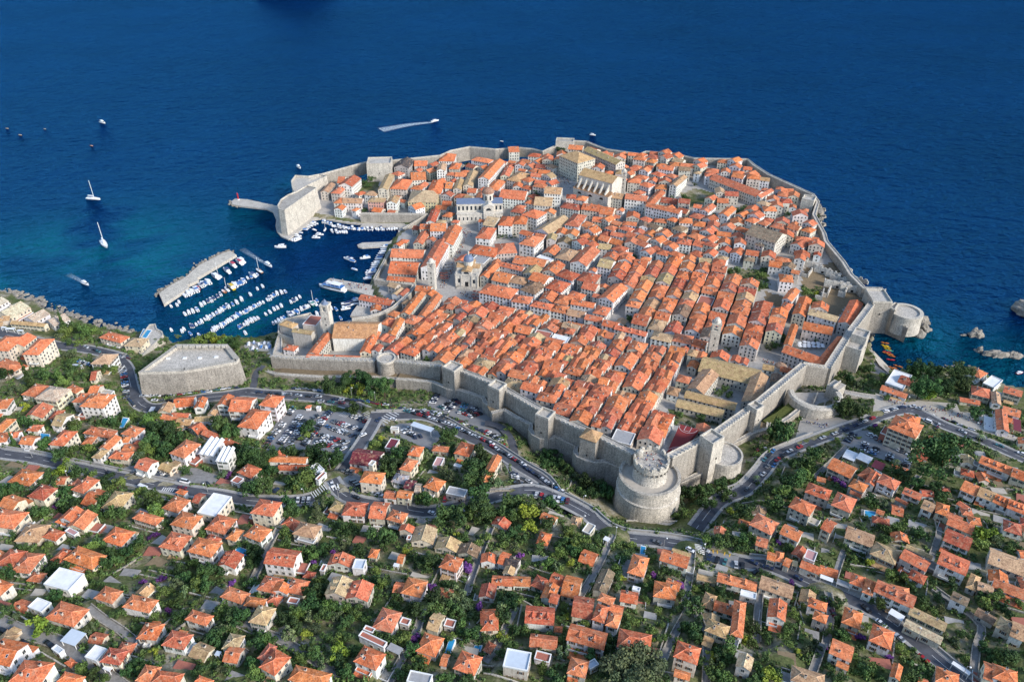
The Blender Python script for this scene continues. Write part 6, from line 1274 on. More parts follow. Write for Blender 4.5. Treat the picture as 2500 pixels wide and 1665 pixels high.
for s in """G 800 270 8 4;G 985 230 8 3;G 1130 240 8.5 4;G 1320 300 9 3;G 1090 320 6 6;G 960 330 5 6;G 1040 525 6 0;G 610 670 6.5 1;G 555 770 4 4;G 1935 750 7 0;G 1975 860 4.5 1;G 680 930 7 0;G 780 990 7 1;G 620 960 6 0;G 870 960 6 2;G 740 1030 6 1;G 530 1200 7 3;G 470 1240 6 1;G 610 1140 6 0;G 130 1240 6.5 2;G 60 1270 6 0;G 220 1110 5.5 1;G 60 930 9 0;G 130 1000 8 2;G 20 1010 7 1;G 1470 940 6 0;G 1420 1040 7 1;G 1380 1080 6 2
G 1950 1140 6 9;G 1880 1090 4.5 8;G 2240 970 7 1;G 2200 1080 7 0;G 2280 1160 6 2;G 2120 1200 6 1;G 2250 1330 7 0;G 2260 1480 8 1;G 2170 1500 7 3;G 1680 1360 5 3;G 1740 1400 5 0;G 1900 1520 7 0;G 2050 1520 7 1;G 420 1440 5 1;G 460 1500 5 0;G 700 1440 5 8;G 800 1410 4 0;G 680 1530 5 9;G 1230 850 4 3;G 1290 790 3 6;G 440 920 5 0;G 340 910 4 2;G 1730 960 4 8
I 1730 800 16.5 0 1.0;I 1000 680 2 6;I 820 690 2.5 3;I 290 640 5 10 1.9;I 400 620 7.5 2 1.5;I 340 600 6 0 1.6;I 880 410 9 1;I 1010 480 5.5 0;I 1520 240 10 3 1.2;I 1470 110 9 6;I 1800 130 9 1 1.2;I 1600 120 7 4;I 1710 250 8 6;I 1840 220 8 3;I 1590 330 6 6;I 1740 420 4 1;I 1960 485 5.5 0;I 1240 345 3.5 1;I 910 190 6 0;I 1110 100 5 1;I 1200 170 5 3;I 1000 240 4.5 9;I 1140 230 4.5 0;I 1040 110 4 2;I 880 260 4 8
I 500 950 4 13;I 1310 870 3.5 13;I 2130 800 4 13;I 2010 660 3.5 13;I 160 1000 3 13;I 520 890 6 1;I 640 820 6 0;I 700 790 5 9;I 740 750 4 8;I 600 900 6 3;I 420 1050 6 0;I 500 1010 6 1;I 560 970 5 3;I 350 1130 6 3;I 430 1130 5 2;I 260 1110 5 8;I 330 1240 7 0;I 60 1290 6 0;I 1380 1000 5 0;I 1450 1040 5 1;I 800 1030 4 12;I 860 1060 3.5 12;I 1130 580 2.5 12;I 1330 960 5 2;I 1600 1080 5 1;I 1680 1150 5 0;I 1200 1200 5 9;I 1100 1200 5 0
H 550 950 5 0;H 640 1010 5 2;H 470 930 4 8;H 720 1080 5 1;H 820 1150 5 9;H 900 1220 6 0;H 1000 1260 6 1;H 1090 1300 6 2;H 960 1330 5 0;H 1050 1180 5 8;H 520 1060 5 0;H 680 1170 4 9;H 850 1290 4 1;H 1900 1330 6 0;H 2000 1300 6 1;H 2100 1290 5.5 2;H 2200 1240 5 0;H 1800 1430 5 8;H 2050 1400 5 1;H 2250 1330 5 0;H 1890 1510 4 4;H 1760 1510 4 4;H 340 1500 7.5 7;H 340 1430 6 4;H 170 1400 7 0;H 120 1500 6 1;H 150 1100 4 8;H 40 1210 5 9;H 450 1430 5 8;H 560 1420 5 0;H 640 1470 5 1;H 2290 1490 4 6;H 160 700 3 4;H 330 1350 4 9
H 1600 650 4 0;H 790 590 4.5 4;H 1120 510 4 0;H 1260 790 3.5 1;H 960 500 2.5 3;H 1900 650 4 9;H 2010 600 4 0;H 1790 560 3.5 1;H 2150 610 3.5 2;H 2230 320 4 0;H 2290 370 4 1;H 2170 350 3.5 2
L 1060 170 7 0;L 370 260 6 1;L 550 340 6 0;L 470 350 4 2;L 1010 650 6 0;L 1200 690 6 3;L 1210 770 6.5 0;L 1080 720 5 8;L 960 680 4 1;L 1590 830 6.5 3;L 1660 840 4 7;L 1640 900 4 0;L 1370 1190 6 2;L 1320 1270 5 0;L 1700 980 5 8;L 810 210 4 0;L 480 40 4 3;L 590 60 5 0;L 1240 640 4 1;L 1100 870 4 4;L 1060 480 4 0;L 1660 1220 4 0;L 1550 1190 3 1;L 2030 930 6 8;L 1670 210 5 9
N 215 130 9 8;N 180 230 5 0;N 40 460 8 0;N 145 320 4 1;N 1130 240 6 0;N 1190 250 5 1;N 970 340 5 0;N 1030 370 5 2;N 1080 490 4 3;N 1160 500 5 0;N 1630 590 5 0;N 1580 620 5 1;N 1380 640 4 0;N 970 700 6 3;N 1130 770 6 0;N 530 690 5 3;N 1060 215 3 9
M 860 390 6 0;M 800 410 5 1;M 830 440 5 2;M 740 430 4 8;M 2130 270 5 0;M 2150 440 6 1;M 2220 500 7 0;M 1560 360 4 0;M 1600 380 4 1;M 810 640 4.5 2;M 1650 270 4 0;M 1700 500 3 1
J 620 1400 6 3;J 690 1420 6 6;J 850 1460 7 4;J 780 1450 6 3;J 480 1430 5 1;J 540 1440 5 4;J 150 1440 4 0;J 210 1420 3.5 8;J 330 1390 2.5 8
O 710 780 5 10 1.5;O 820 830 6 1;O 760 880 6 3;O 880 830 5 0;O 1000 880 6 3;O 950 920 5 1;O 1060 870 5 4;O 670 940 4 8;O 800 990 3.5 1;O 900 1010 3.5 3;O 780 1140 5 9;O 830 1110 3.5 8
E 550 200 6 3;E 420 180 6 1;E 610 260 6 4;E 660 180 5 0;E 700 130 5 2;E 800 200 5 1;E 260 220 7 10 1.4;E 30 190 6 0;E 130 330 7 8;E 290 430 3.5 13;E 240 490 4 6;E 680 80 5 0;E 1000 130 6 1;E 1090 130 5 3;E 1040 290 3 4;E 250 640 5 0;E 300 660 5 1;E 120 820 4 10 1.3;E 440 850 5 0;E 680 660 5 4;E 700 720 4 3;E 560 950 6 0;E 680 920 5 3;E 830 900 5 3;E 900 620 5 8;E 1030 570 3 10;E 1190 560 5 1;E 1260 590 4 3;E 1080 640 5 0;E 960 640 4 2
E 1420 640 6 3;E 1500 700 7 0;E 1600 740 7 1;E 1700 780 6 2;E 1450 820 6 0;E 1560 870 6 1;E 1660 680 5 3;E 1400 900 6 3;E 1310 960 5 8;E 1580 940 5 0;E 1780 840 4 1;E 1500 620 5 4;E 2100 670 7 0;E 2200 720 7 2;E 2150 780 6 1;E 2000 480 2.5 10;E 600 1080 6 6 1.2;E 650 1030 4 13 1.6;E 740 1130 5 0;E 430 1160 5 2;E 330 1270 4 8;E 120 1300 6 1;E 60 1280 5 0;E 540 1210 4 0;E 630 1300 5 1;E 870 1150 4 3;E 1000 1200 5 0;E 1110 1230 5 4;E 980 1390 5 0;E 1330 1320 5 3;E 1420 1370 6 2;E 1480 1480 6 3;E 1090 1500 6 1;E 900 1500 5 0;E 700 1430 5 1
E 2300 980 6 0;E 2330 970 3.5 12;E 2180 1150 4 12;E 2130 1130 4 9;E 530 1460 3 12;E 350 1480 5 1;E 640 1400 5 2;E 1780 1100 4 0;E 2250 900 6 1
A 860 270 5 3;A 950 240 5 1;A 1060 330 5 0;A 1080 410 6 1;A 1200 320 5 2;A 1330 230 5 0;A 1290 280 5 3;A 1480 160 3.5 12;A 1430 180 3 12;A 1370 150 4 8;A 700 220 4 1;A 440 270 4 4;A 210 270 4 0;A 80 520 6 0;A 110 140 4 1;A 380 460 4 8;A 520 470 5 0;A 870 540 4 3;A 940 620 4 1;A 370 1010 7 6;A 470 1050 4 0;A 560 700 5 2;A 130 930 4 9;A 40 880 4 1;A 1720 470 5 1;A 1830 430 5 3;A 1950 510 6 0;A 2050 490 6 1;A 1880 600 6 3;A 1970 600 6 1;A 1780 560 5 0;A 1680 610 5 8;A 1570 690 5 3;A 1680 760 5 4;A 1560 570 4 12;A 1380 600 3 12;A 2220 610 4 12;A 1600 890 3.5 12;A 1930 750 4 9;A 1750 690 5 9
A 1130 900 4 1;A 1480 920 4 3;A 1700 940 5 0;A 1870 830 3 4;A 2120 900 6 3;A 2200 960 6 1;A 2300 930 6 0;A 2140 1040 5 8;A 2080 1110 5 0;A 1950 1150 5 9;A 2040 1170 5 1;A 2180 1300 4 6;A 1390 1420 4 3;A 1300 1380 4 1;A 1500 1420 4 3;A 860 1060 4 8;A 780 1420 5 3;A 880 1480 5 1;A 960 1560 4 4;A 1240 1460 4 1;A 1920 1450 4 1;A 2100 1430 4 9;A 1480 1260 3 6;A 1330 1040 3 3;A 2180 470 4 9;A 2230 130 4 0;A 2290 240 5 1;A 1920 120 4 1;A 640 450 4 0;A 1560 40 5 0;A 1160 60 4 2;A 1230 100 5 0
B 110 760 3 3;B 70 620 5 0;B 30 320 5 1;B 110 330 6 0;B 60 420 5 2;B 380 230 5 0;B 380 120 5 3;B 560 290 6 1;B 480 330 5 0;B 640 340 5 4;B 660 430 3.5 12;B 840 320 3.5 12;B 640 470 4 3;B 740 280 5 1;B 820 260 5 0;B 920 250 5 9;B 960 220 5 8;B 950 90 7 2;B 880 60 5 0;B 1310 160 8 1;B 1340 230 6 3;B 1080 300 5 0;B 1030 340 5 1;B 1240 480 4 3;B 1300 440 3 0;B 1530 300 4 6;B 1640 370 5 1;B 1770 410 7 0;B 1690 460 5 2;B 2140 480 6 12 .8;B 2130 390 4 0;B 1810 660 5 12;B 2240 850 4 12
B 700 600 5 3;B 660 670 6 1;B 720 680 5 0;B 620 820 7 0;B 590 920 5 9;B 780 830 5 3;B 860 850 5 0;B 980 860 5 3;B 1060 860 5 1;B 430 920 5 1;B 500 900 5 3;B 340 980 5 0;B 480 1040 5 1;B 420 1110 5 8;B 570 1090 4 6;B 650 1040 5 9;B 760 920 5 0;B 850 920 5 8;B 940 990 5 1;B 1080 930 4 3;B 1170 970 4 0;B 780 1140 4 1;B 900 1110 4 3;B 970 1130 4 0;B 890 1250 6 6;B 850 1310 5 1;B 600 1250 5 2;B 660 1300 5 0;B 740 1350 5 8;B 200 1150 6 3;B 130 1200 5 0;B 520 1320 4 3;B 60 1380 4 0;B 90 1480 5 3;B 880 1400 5 1;B 960 1480 5 0;B 1020 1230 4 1;B 1080 1260 3 3
B 1290 1120 4 1;B 1370 1140 4 0;B 1440 1150 4 3;B 1530 1140 5 3;B 1610 1140 5 12 1.2;B 1590 1240 5 0;B 1270 570 5 1;B 1330 620 5 3;B 1230 690 4 0;B 1270 730 4 2;B 1440 730 4 0;B 1560 840 5 1;B 1640 880 5 0;B 1400 680 4 8;B 1800 760 7 0;B 1780 860 6 2;B 1950 760 6 8;B 2060 740 7 8;B 2100 840 7 9;B 2010 870 6 1;B 2060 1040 5 3;B 2120 1080 5 1;B 2180 1110 5 0;B 1950 1120 4 4;B 1990 650 4 8;B 1940 610 4 1;B 2040 160 4 6;B 2090 190 5 0;B 2280 180 5 4;B 2200 240 5 3;B 1560 40 4 0;B 1680 1380 4 1;B 1560 1450 4 3;B 1480 1500 4 0;B 1870 1520 4 3;B 1950 1540 4 0;B 2090 1530 4 1;B 1650 1340 4 3;B 2300 1140 4 0;B 1360 860 3 3;B 1270 1180 3 0
C 370 60 6.5 6;C 200 120 6 1;C 100 170 5 0;C 300 170 5 2;C 200 260 5 8;C 280 350 4 12;C 100 250 5 3;C 450 270 5 1;C 530 60 6 0;C 740 110 6 3;C 780 200 6 4;C 700 230 6 1;C 860 210 6 3;C 900 260 5 0;C 820 300 5 1;C 960 300 5 2;C 780 320 5 0;C 680 320 5 3;C 620 350 4 4;C 760 420 4.5 7;C 620 440 5 8;C 530 430 5 3;C 650 480 4 3;C 930 480 3 1;C 400 530 3 0;C 330 430 3 1;C 1320 250 5 3;C 1290 320 5 1;C 1250 400 5 0;C 1200 480 5 3;C 1190 560 5 0;C 1240 560 4 6;C 1200 640 4 1;C 1540 370 4 3;C 1000 190 4 0
C 160 740 6 1;C 110 810 6 9;C 200 810 5 0;C 260 770 4 3;C 420 790 4 1;C 700 830 4 3;C 720 930 3.5 6;C 880 980 4 3;C 660 960 3 0;C 460 720 2.5 1;C 90 940 6 0;C 40 1000 5 1;C 80 1110 4 6;C 240 1060 4 0;C 320 1070 4 3;C 420 1090 3 1;C 560 1110 4 0;C 650 1150 4 3;C 680 1270 5 8;C 720 1230 4 1;C 820 1270 3.5 7;C 180 1190 4 1;C 130 1130 4 4;C 430 1280 4 8;C 100 1290 4 0;C 940 1330 5 1;C 1150 1170 5 0;C 1120 1260 5 2;C 1380 1390 15 9 .8;C 1500 1440 10 8;C 1300 1490 10 9;C 1450 1540 9 9;C 1600 1540 5 1;C 1080 1500 5 0;C 620 1540 5 1;C 490 1440 4 3;C 1030 1410 3 0
C 1530 1080 4 3;C 1600 1130 4 1;C 1510 1150 4 6;C 1360 980 4 3;C 1300 1040 4 0;C 1620 1000 3 4;C 1930 800 6 2;C 1880 1050 5 1;C 1940 1080 6 0;C 1800 1170 4 3;C 1980 1130 4 1;C 1820 640 4 12;C 1560 550 3.5 12;C 1660 480 4 0;C 1740 500 4 1;C 1640 560 3.5 8;C 1480 660 5 1;C 1470 750 4 3;C 1420 640 3 0;C 1600 870 3.5 3;C 1780 860 3.5 1;C 1820 720 3.5 0;C 2190 690 5 0;C 2060 670 4 1;C 1960 670 3 3;C 2280 600 3 0;C 2260 1240 6 1;C 2180 1290 5 0;C 2280 1340 5 3;C 2120 1310 4 6;C 2150 1470 6 4;C 2230 1520 5 3;C 2150 1380 5 8;C 2000 960 4 1;C 2080 200 6 3;C 2180 240 6 0;C 2260 180 6 1;C 2320 220 5 2;C 1990 1380 3 1
D 50 180 6 0;D 110 130 5 1;D 30 60 5 3;D 60 240 5 2;D 280 255 3 6;D 330 190 3 12;D 430 220 4 1;D 400 250 3 0;D 890 225 4 1;D 1040 260 4 1;D 1090 355 4.5 7;D 960 320 4 3;D 1010 60 5 0;D 1080 120 5 1;D 1200 80 6 3;D 1330 70 7 3;D 1220 170 5 0;D 1500 130 6 0;D 1430 130 5 2;D 1260 450 6 3;D 1330 480 5 4;D 1430 540 4 0;D 1180 680 5 3;D 1130 660 4 1;D 1760 550 5 1;D 2010 110 8 6 1.1;D 2000 190 6 4;D 2130 150 6 9;D 2250 260 5 3;D 2300 210 5 1;D 1850 260 4 3;D 1950 310 4 1;D 1760 240 4 0;D 2000 620 5 1;D 2100 680 5 4;D 2050 710 5 3;D 2150 640 5 0;D 2200 740 5 1;D 2310 680 4 3;D 1650 640 4 0;D 1680 720 5 9;D 1530 690 5 1;D 1620 760 4 3;D 1500 650 4 0
D 555 580 4 7;D 620 585 4 0;D 440 520 3.5 12;D 840 690 5 2;D 380 665 3.5 6;D 480 790 4.5 3;D 450 880 4 1;D 410 920 4 0;D 130 900 5.5 2;D 100 1010 4.5 3;D 60 990 4 7;D 260 970 4 1;D 410 1020 4 3;D 640 1030 5 8;D 580 1060 4 9;D 820 960 5 1;D 880 970 5 3;D 780 910 4 4;D 850 830 4 0;D 980 1080 3 8;D 1020 970 4 12;D 1070 880 4 3;D 1010 1170 4 1;D 1050 1250 5 0;D 1120 1220 5 3;D 1180 1300 4 1;D 1390 1130 4 4;D 1340 1050 3.5 3;D 1470 1130 3.5 13;D 1500 1240 6 2;D 1440 1290 5 0;D 1580 1240 4 1;D 500 1080 3 6;D 230 1150 4 0;D 270 1270 6 6;D 180 1230 5 3;D 150 1300 5 1;D 340 1290 4 3;D 860 1290 4 0;D 760 1230 3 1;D 1800 1000 4 9;D 1860 930 4 1;D 1700 960 3 8;D 1870 1150 4 3;D 2050 1090 5 1;D 2140 1110 5 3;D 2230 1120 5 0;D 2280 1140 4 1;D 2130 1170 4 0;D 730 1060 3 12;D 1240 1140 3 12;D 220 450 4 0;D 300 480 3 1""".replace('\n', ';').split(';'):
    f = s.split(); tree_px(f[0], float(f[1]), float(f[2]), float(f[3])*((.90 if float(f[3]) >= 8 else .74) if f[0] in 'GHIE' else ((.66 if float(f[3]) >= 8 else .56) if f[0] in 'ABCD' else (.9 if f[0] in 'JO' else .66))), int(f[4]), float(f[5]) if len(f) > 5 else 1.0)
for (x, y) in TREESPOTS[:95]: tree(x, y, random.uniform(2.2, 3.6), random.choice((0,1,3,8)))
def make_trees():
    TSPEC.sort(key=lambda s: -s[2]*math.sqrt(s[5])/(s[1]*CP+(CAM_H-s[4])*SP)); n = 0; V = {}
    for s in TSPEC:
        leafy = s[3] < 8
        if leafy: n += 1
        if not leafy or n <= 300: make_tree(*s); continue
        co = np.zeros(len(TREES[s[3]][0].vertices)*3, np.float32); TREES[s[3]][0].vertices.foreach_get('co', co); co = co.reshape(-1, 3)[:2400]; a = random.uniform(0, 6.28); c, q = math.cos(a)*s[2], math.sin(a)*s[2]
        V.setdefault(0 if s[3] < 3 else (1 if s[3] < 6 else 2), []).append(np.stack([co[:,0]*c-co[:,1]*q+s[0], co[:,0]*q+co[:,1]*c+s[1], co[:,2]*s[2]*s[5]*.92+s[4]-.3], -1))
    if V:
        ks = sorted(V); A = [np.concatenate(V[k]) for k in ks]; me = cloud_mesh('garden_shrubbery', np.concatenate(A), M_LEAF[ks[0]])
        for k in ks[1:]: me.materials.append(M_LEAF[k])
        me.polygons.foreach_set('material_index', np.concatenate([np.full(len(a_)//4, i, np.int32) for i, a_ in enumerate(A)])); kind(link('garden_shrubbery', me), 'stuff')
make_trees()
# paved yards and small outbuildings between the villas
ry = random.Random(51); ny_ = nh_ = 0
for k in range(6000):
    if ny_ >= 90 and nh_ >= 55: break
    px, py = ry.uniform(-10, 2510), ry.uniform(1080, 1660); x, y, z = ground(px, py); a = ry.choice((R(-14), R(-20), R(-8), R(-28)))+ry.uniform(-.06, .06); w1_, d1_ = ry.uniform(4.5, 8.5), ry.uniform(4, 7); ring = rect_ring(x, y, a, w1_+1, d1_+1)
    if occ_frac(ring) > 0 or inpoly(np.array([x]), np.array([y]), TOWN)[0] or segdist(np.array([x]), np.array([y]), TOWN, True)[0] < 45 or z < 20: continue
    zs = [hgt(*q) for q in ring]
    if ny_ < 90 and (k % 3 or nh_ >= 55):
        zt = (max(zs)+min(zs))/2+.25; mb = MB(); mb.prism(rect_ring(x, y, a, w1_, d1_), min(zs)-.8, zt); kind(build(mb, 'yard', ry.choice((M_SAND, M_LANE, M_TERR, M_SOIL, M_KERB))), 'structure'); occ_poly(ring, 2); ny_ += 1
    elif nh_ < 55:
        house_at(x, y, a, w1_, d1_, ry.uniform(2.8, 4.2), max(min(zs), .8), ry.choice('abhh'), ry.choice('oopprt'), ry.choice(('cream','white','pale','stone')), True, 'house', 'house', 0); occ_poly(ring, 1); nh_ += 1
# undergrowth: the tangled green that covers the gardens and the dry moat
def undergrowth():
    r = np.random.default_rng(9); n = 90000
    X = r.uniform(-330, 330, n); Y = r.uniform(95, 640, n); dep = Y*CP+(CAM_H-40)*SP
    vis = (np.abs(X) < dep*.70+15)
    dn = fbm(X, Y, .05, 8)+.35*fbm(X, Y, .21, 4); inside = inpoly(X, Y, TOWN)
    gin = np.zeros(n, bool)
    for W_, k_ in GARD_IN: gin |= inpoly(X, Y, W_) & (k_ == 0)
    ok = vis & (~inside | gin) & (dn > -.42); out = []
    for x, y in zip(X[ok], Y[ok]):
        if occ_at(x, y) in (1, 2): continue
        z = hgt(x, y)
        if z < 2.2: continue
        if segd(x, y) < 2: continue
        out.append((x, y, z))
    out = out[:14000]; V = []
    base = [leaf_cloud([(0,0,.35,.62),(.4,.2,.3,.45),(-.35,.25,.28,.42),(.1,-.4,.3,.4)], 30, .19, 70+k) for k in range(8)]
    for i, (x, y, z) in enumerate(out):
        s_ = r.uniform(.7, 2.3); a = r.uniform(0, 6.28); c, q = math.cos(a)*s_, math.sin(a)*s_; b = base[i % 8]
        V.append(np.stack([b[:,0]*c-b[:,1]*q+x, b[:,0]*q+b[:,1]*c+y, b[:,2]*s_*1.1+z-.1], -1))
    me = cloud_mesh('undergrowth', np.concatenate(V), M_UNDER); kind(link('undergrowth', me), 'stuff'); print('bushes', len(out))
def segd(x, y): return 99
undergrowth()
# low garden walls and hedges between the plots
rg = random.Random(33); made = 0
for k in range(4500):
    if made >= 210: break
    px, py = rg.uniform(-20, 2520), rg.uniform(1150, 1660); x, y, z = ground(px, py)
    a = rg.choice((R(-14), R(-14), R(76), R(-25), R(65)))+rg.uniform(-.1, .1); L = rg.uniform(9, 24); q = rect_ring(x, y, a, L, .5)
    if occ_frac(rect_ring(x, y, a, L, 1.2)) > 0 or inpoly(np.array([x]), np.array([y]), TOWN)[0]: continue
    n_ = max(2, int(L/3)); Q = [(x+math.cos(a)*L*(i/n_-.5), y+math.sin(a)*L*(i/n_-.5)) for i in range(n_+1)]; Zq = [hgt(*p) for p in Q]; mb = MB(); ribbon(mb, Q, Zq, -.25, .25, rg.uniform(.5, 1.2), 1.8)
    tag(build(mb, 'garden_wall', rg.choice((M_RUB, M_RUB, M_RUB, M_FORTL))), 'short stone wall dividing the hillside gardens', 'wall', 'short walls dividing the gardens'); occ_poly(q, 5, .3); made += 1

# ------------------------------------------------------------------ cars
def car_mesh(paint, style):
    mb = MB(); L, W = ((4.1,1.75),(4.5,1.8),(5.0,1.95))[style]; hw = W/2
    sec = {0:[(-2.05,.35,.35),(-2.05,.75,.8),(-1.85,.88,.9),(1.95,.72,.92),(2.05,.4,.7)],1:[(-2.25,.4,.7),(-2.2,.85,.9),(2.1,.74,.92),(2.25,.4,.7)],2:[(-2.5,.4,.8),(-2.45,1.05,.95),(2.2,.95,.95),(2.5,.5,.8)]}[style]
    hl = L/2; zb, zt = .28, (.86, .86, 1.05)[style]
    def ring(z, k, a, b): return [(a, -hw*k, z), (b, -hw*k, z), (b+.12, -hw*k*.75, z), (b+.12, hw*k*.75, z), (b, hw*k, z), (a, hw*k, z), (a-.1, hw*k*.8, z), (a-.1, -hw*k*.8, z)]
    rings = [ring(zb, .94, -hl+.1, hl-.12), ring(zb+.28, 1.0, -hl+.05, hl-.1), ring(zt, .93, -hl+.1, hl-.25)]; n = 8; o = [v for r_ in rings for v in r_]
    mb.add(o, [(j*n+k, j*n+(k+1)%n, (j+1)*n+(k+1)%n, (j+1)*n+k) for j in range(2) for k in range(n)]+[tuple(2*n+k for k in range(n)), tuple(n-1-k for k in range(n))], 0)
    c0, c1, t0, t1, h = ((-1.75,.95,-1.35,.15,1.42),(-1.75,.95,-1.0,.1,1.40),(-2.35,1.75,-2.2,1.0,1.95))[style]; a, b = hw*.88, hw*.72
    v = [(c0,-a,zt),(c1,-a,zt),(c1,a,zt),(c0,a,zt),(t0,-b,h),(t1,-b,h),(t1,b,h),(t0,b,h)]
    mb.add(v, [(0,1,5,4),(1,2,6,5),(2,3,7,6),(3,0,4,7)], 1); mb.add([(x, y, z+.012) for x, y, z in v[4:]], [(0,1,2,3)], 0)
    for x in (-hl*.62, hl*.62):
        for s_ in (-1, 1):
            m = 10; y0, y1 = s_*hw*.98, s_*(hw-.2); vv = [(x+.31*math.cos(2*math.pi*k/m), y, .31+.31*math.sin(2*math.pi*k/m)) for y in (y0, y1) for k in range(m)]
            mb.add(vv, [(k, (k+1)%m, m+(k+1)%m, m+k) for k in range(m)]+[tuple(range(m))], 2)
    for s_ in (-1, 1): mb.box(hl-.14, hl-.02, s_*hw*.62-.16, s_*hw*.62+.16, .55, .68, 3); mb.box(-hl-.02, -hl+.08, s_*hw*.68-.14, s_*hw*.68+.14, .6, .75, 4)
    return mb.mesh('car', [M_CAR[paint], M_GLASS, M_BLACK, M_WHITE, M_RED])
CARS = {}
rc_ = random.Random(77); CARREC = []
CW = ['white']*7+['silver']*5+['grey']*4+['black']*6+['navy']*4+['red']*3+['blue']*2+['teal']*1+['maroon']*1
def car(x, y, z, ang, paint=None, style=None, lot_=''):
    paint = paint or rc_.choice(CW); style = rc_.choice((0,0,1,1,0)) if style is None else style; k = (paint, style)
    if k not in CARS: CARS[k] = car_mesh(*k)
    o = link('van' if style == 2 else 'car', CARS[k], None, (x, y, z), ang); CARREC.append((o, paint, style, lot_)); return o
def slope_set(o, ang):
    e = 1.4; x, y, z = o.location; f = surf(x+math.cos(ang)*e, y+math.sin(ang)*e)-surf(x-math.cos(ang)*e, y-math.sin(ang)*e); s_ = surf(x-math.sin(ang)*.8, y+math.cos(ang)*.8)-surf(x+math.sin(ang)*.8, y-math.cos(ang)*.8)
    o.rotation_euler = (math.atan2(s_, 1.6), -math.atan2(f, 2*e), ang)
RP = [(np.array(P), np.array(Z), wd) for _, P, Z, wd, _, _ in ROADS]
def surf(x, y):
    z = hgt(x, y)
    for _, W, f, _ in LOTS:
        if inpoly(np.array([x]), np.array([y]), W)[0]: z = max(z, f(x, y)+.004)
    for P, Z, wd in RP:
        d = np.hypot(P[:,0]-x, P[:,1]-y); i = int(d.argmin())
        if d[i] < wd/2+3:
            best = None
            for j in (max(i-1, 0), min(i, len(P)-2)):
                u = P[j+1]-P[j]; L = float(u@u)+1e-9; t = min(max(float((np.array([x, y])-P[j])@u)/L, 0), 1); q = P[j]+u*t; dd = math.hypot(x-q[0], y-q[1])
                if best is None or dd < best[0]: best = (dd, Z[j]+(Z[j+1]-Z[j])*t)
            if best[0] < wd/2+.1: z = max(z, best[1])
            elif best[0] < wd/2+1.9: z = max(z, best[1]+.13)
    return z
PLACED = []
def put_car(x, y, ang, where, paint=None, style=None):
    for a, b in PLACED:
        if (a-x)**2+(b-y)**2 < 1.9**2: return
    if occ_at(x, y) == 1: return
    PLACED.append((x, y)); o = car(x, y, surf(x, y)+.01, ang, paint, style, where); slope_set(o, ang)
def cars(t, x0, y0, x1, y1, n, mode, where, off=0.0, paint=None, style=None):
    a = ground(*T(t, x0, y0)); b = ground(*T(t, x1, y1)); d = math.atan2(b[1]-a[1], b[0]-a[0])
    for k in range(n):
        s_ = k/max(n-1, 1); x, y = a[0]+(b[0]-a[0])*s_, a[1]+(b[1]-a[1])*s_
        put_car(x+rc_.uniform(-.15,.15), y+rc_.uniform(-.15,.15), d+(0 if mode == 'p' else math.pi/2+R(off))+(math.pi if rc_.random() < .3 else 0)+rc_.gauss(0, .03), where, paint, style)
for s in """790 700 830 635 1 x; 800 705 1150 790 15 x;845 650 1120 735 12 x;700 830 800 860 4 x;720 780 985 860 13 x;690 850 960 915 13 x;1040 600 1180 660 6 x; 700 690 800 560 7 x;560 870 700 700 10 x;430 860 560 640 11 x;330 860 520 600 13 x;190 890 270 760 6 x;230 830 360 670 8 x;200 950 250 930 2 x;410 580 460 520 3 x;300 715 350 680 3 x;650 620 690 600 2 x;520 710 510 820 4 x""".replace('\n', ';').split(';'):
    f = s.split(); cars('G', *[float(v) for v in f[:4]], int(f[4]), f[5], 'the big parking lot', -20)
for s in """G 860 440 1340 490 9 p;G 1420 515 1700 570 6 p;G 1540 550 1660 585 4 p;G 1680 590 2000 690 8 p;G 2000 700 2352 860 10 p;H 10 890 300 1060 8 p;H 330 1100 500 1210 4 p;H 540 1240 680 1330 4 p;G 1780 560 2352 770 24 x;G 1700 550 1780 580 4 x;G 130 370 700 412 7 p;G 720 455 920 470 3 p;G 470 335 740 360 8 p""".split(';'):
    f = s.split(); cars(f[0], *[float(v) for v in f[1:5]], int(f[5]), f[6], 'the road below the town wall')
for s in """G 1790 470 1830 395 5 x;G 1870 520 2050 420 9 x;G 1920 545 2030 470 5 x;G 2060 570 2110 460 5 x;G 2090 580 2200 520 6 x;G 2150 600 2240 570 4 x""".split(';'):
    f = s.split(); cars(f[0], *[float(v) for v in f[1:5]], int(f[5]), f[6], 'the small parking lot under the wall')
for s in """H 0 770 100 840 6 x;H 215 1150 240 1240 5 x;H 310 1205 350 1225 2 p;H 340 1250 450 1260 2 p;H 330 1110 460 1190 4 x;H 430 1365 720 1480 8 x;H 120 880 125 885 1 p""".split(';'):
    f = s.split(); cars(f[0], *[float(v) for v in f[1:5]], int(f[5]), f[6], 'the wedge-shaped parking lot by the curve')
for s in """I 900 720 950 660 5 x;I 1090 665 1280 775 7 x;I 1290 775 1400 820 4 x;I 1050 740 1040 800 4 x;I 1140 780 1110 820 3 x;I 1260 830 1240 880 4 x;I 1400 880 1370 920 3 x""".split(';'):
    f = s.split(); cars(f[0], *[float(v) for v in f[1:5]], int(f[5]), f[6], 'the right-hand parking lot')
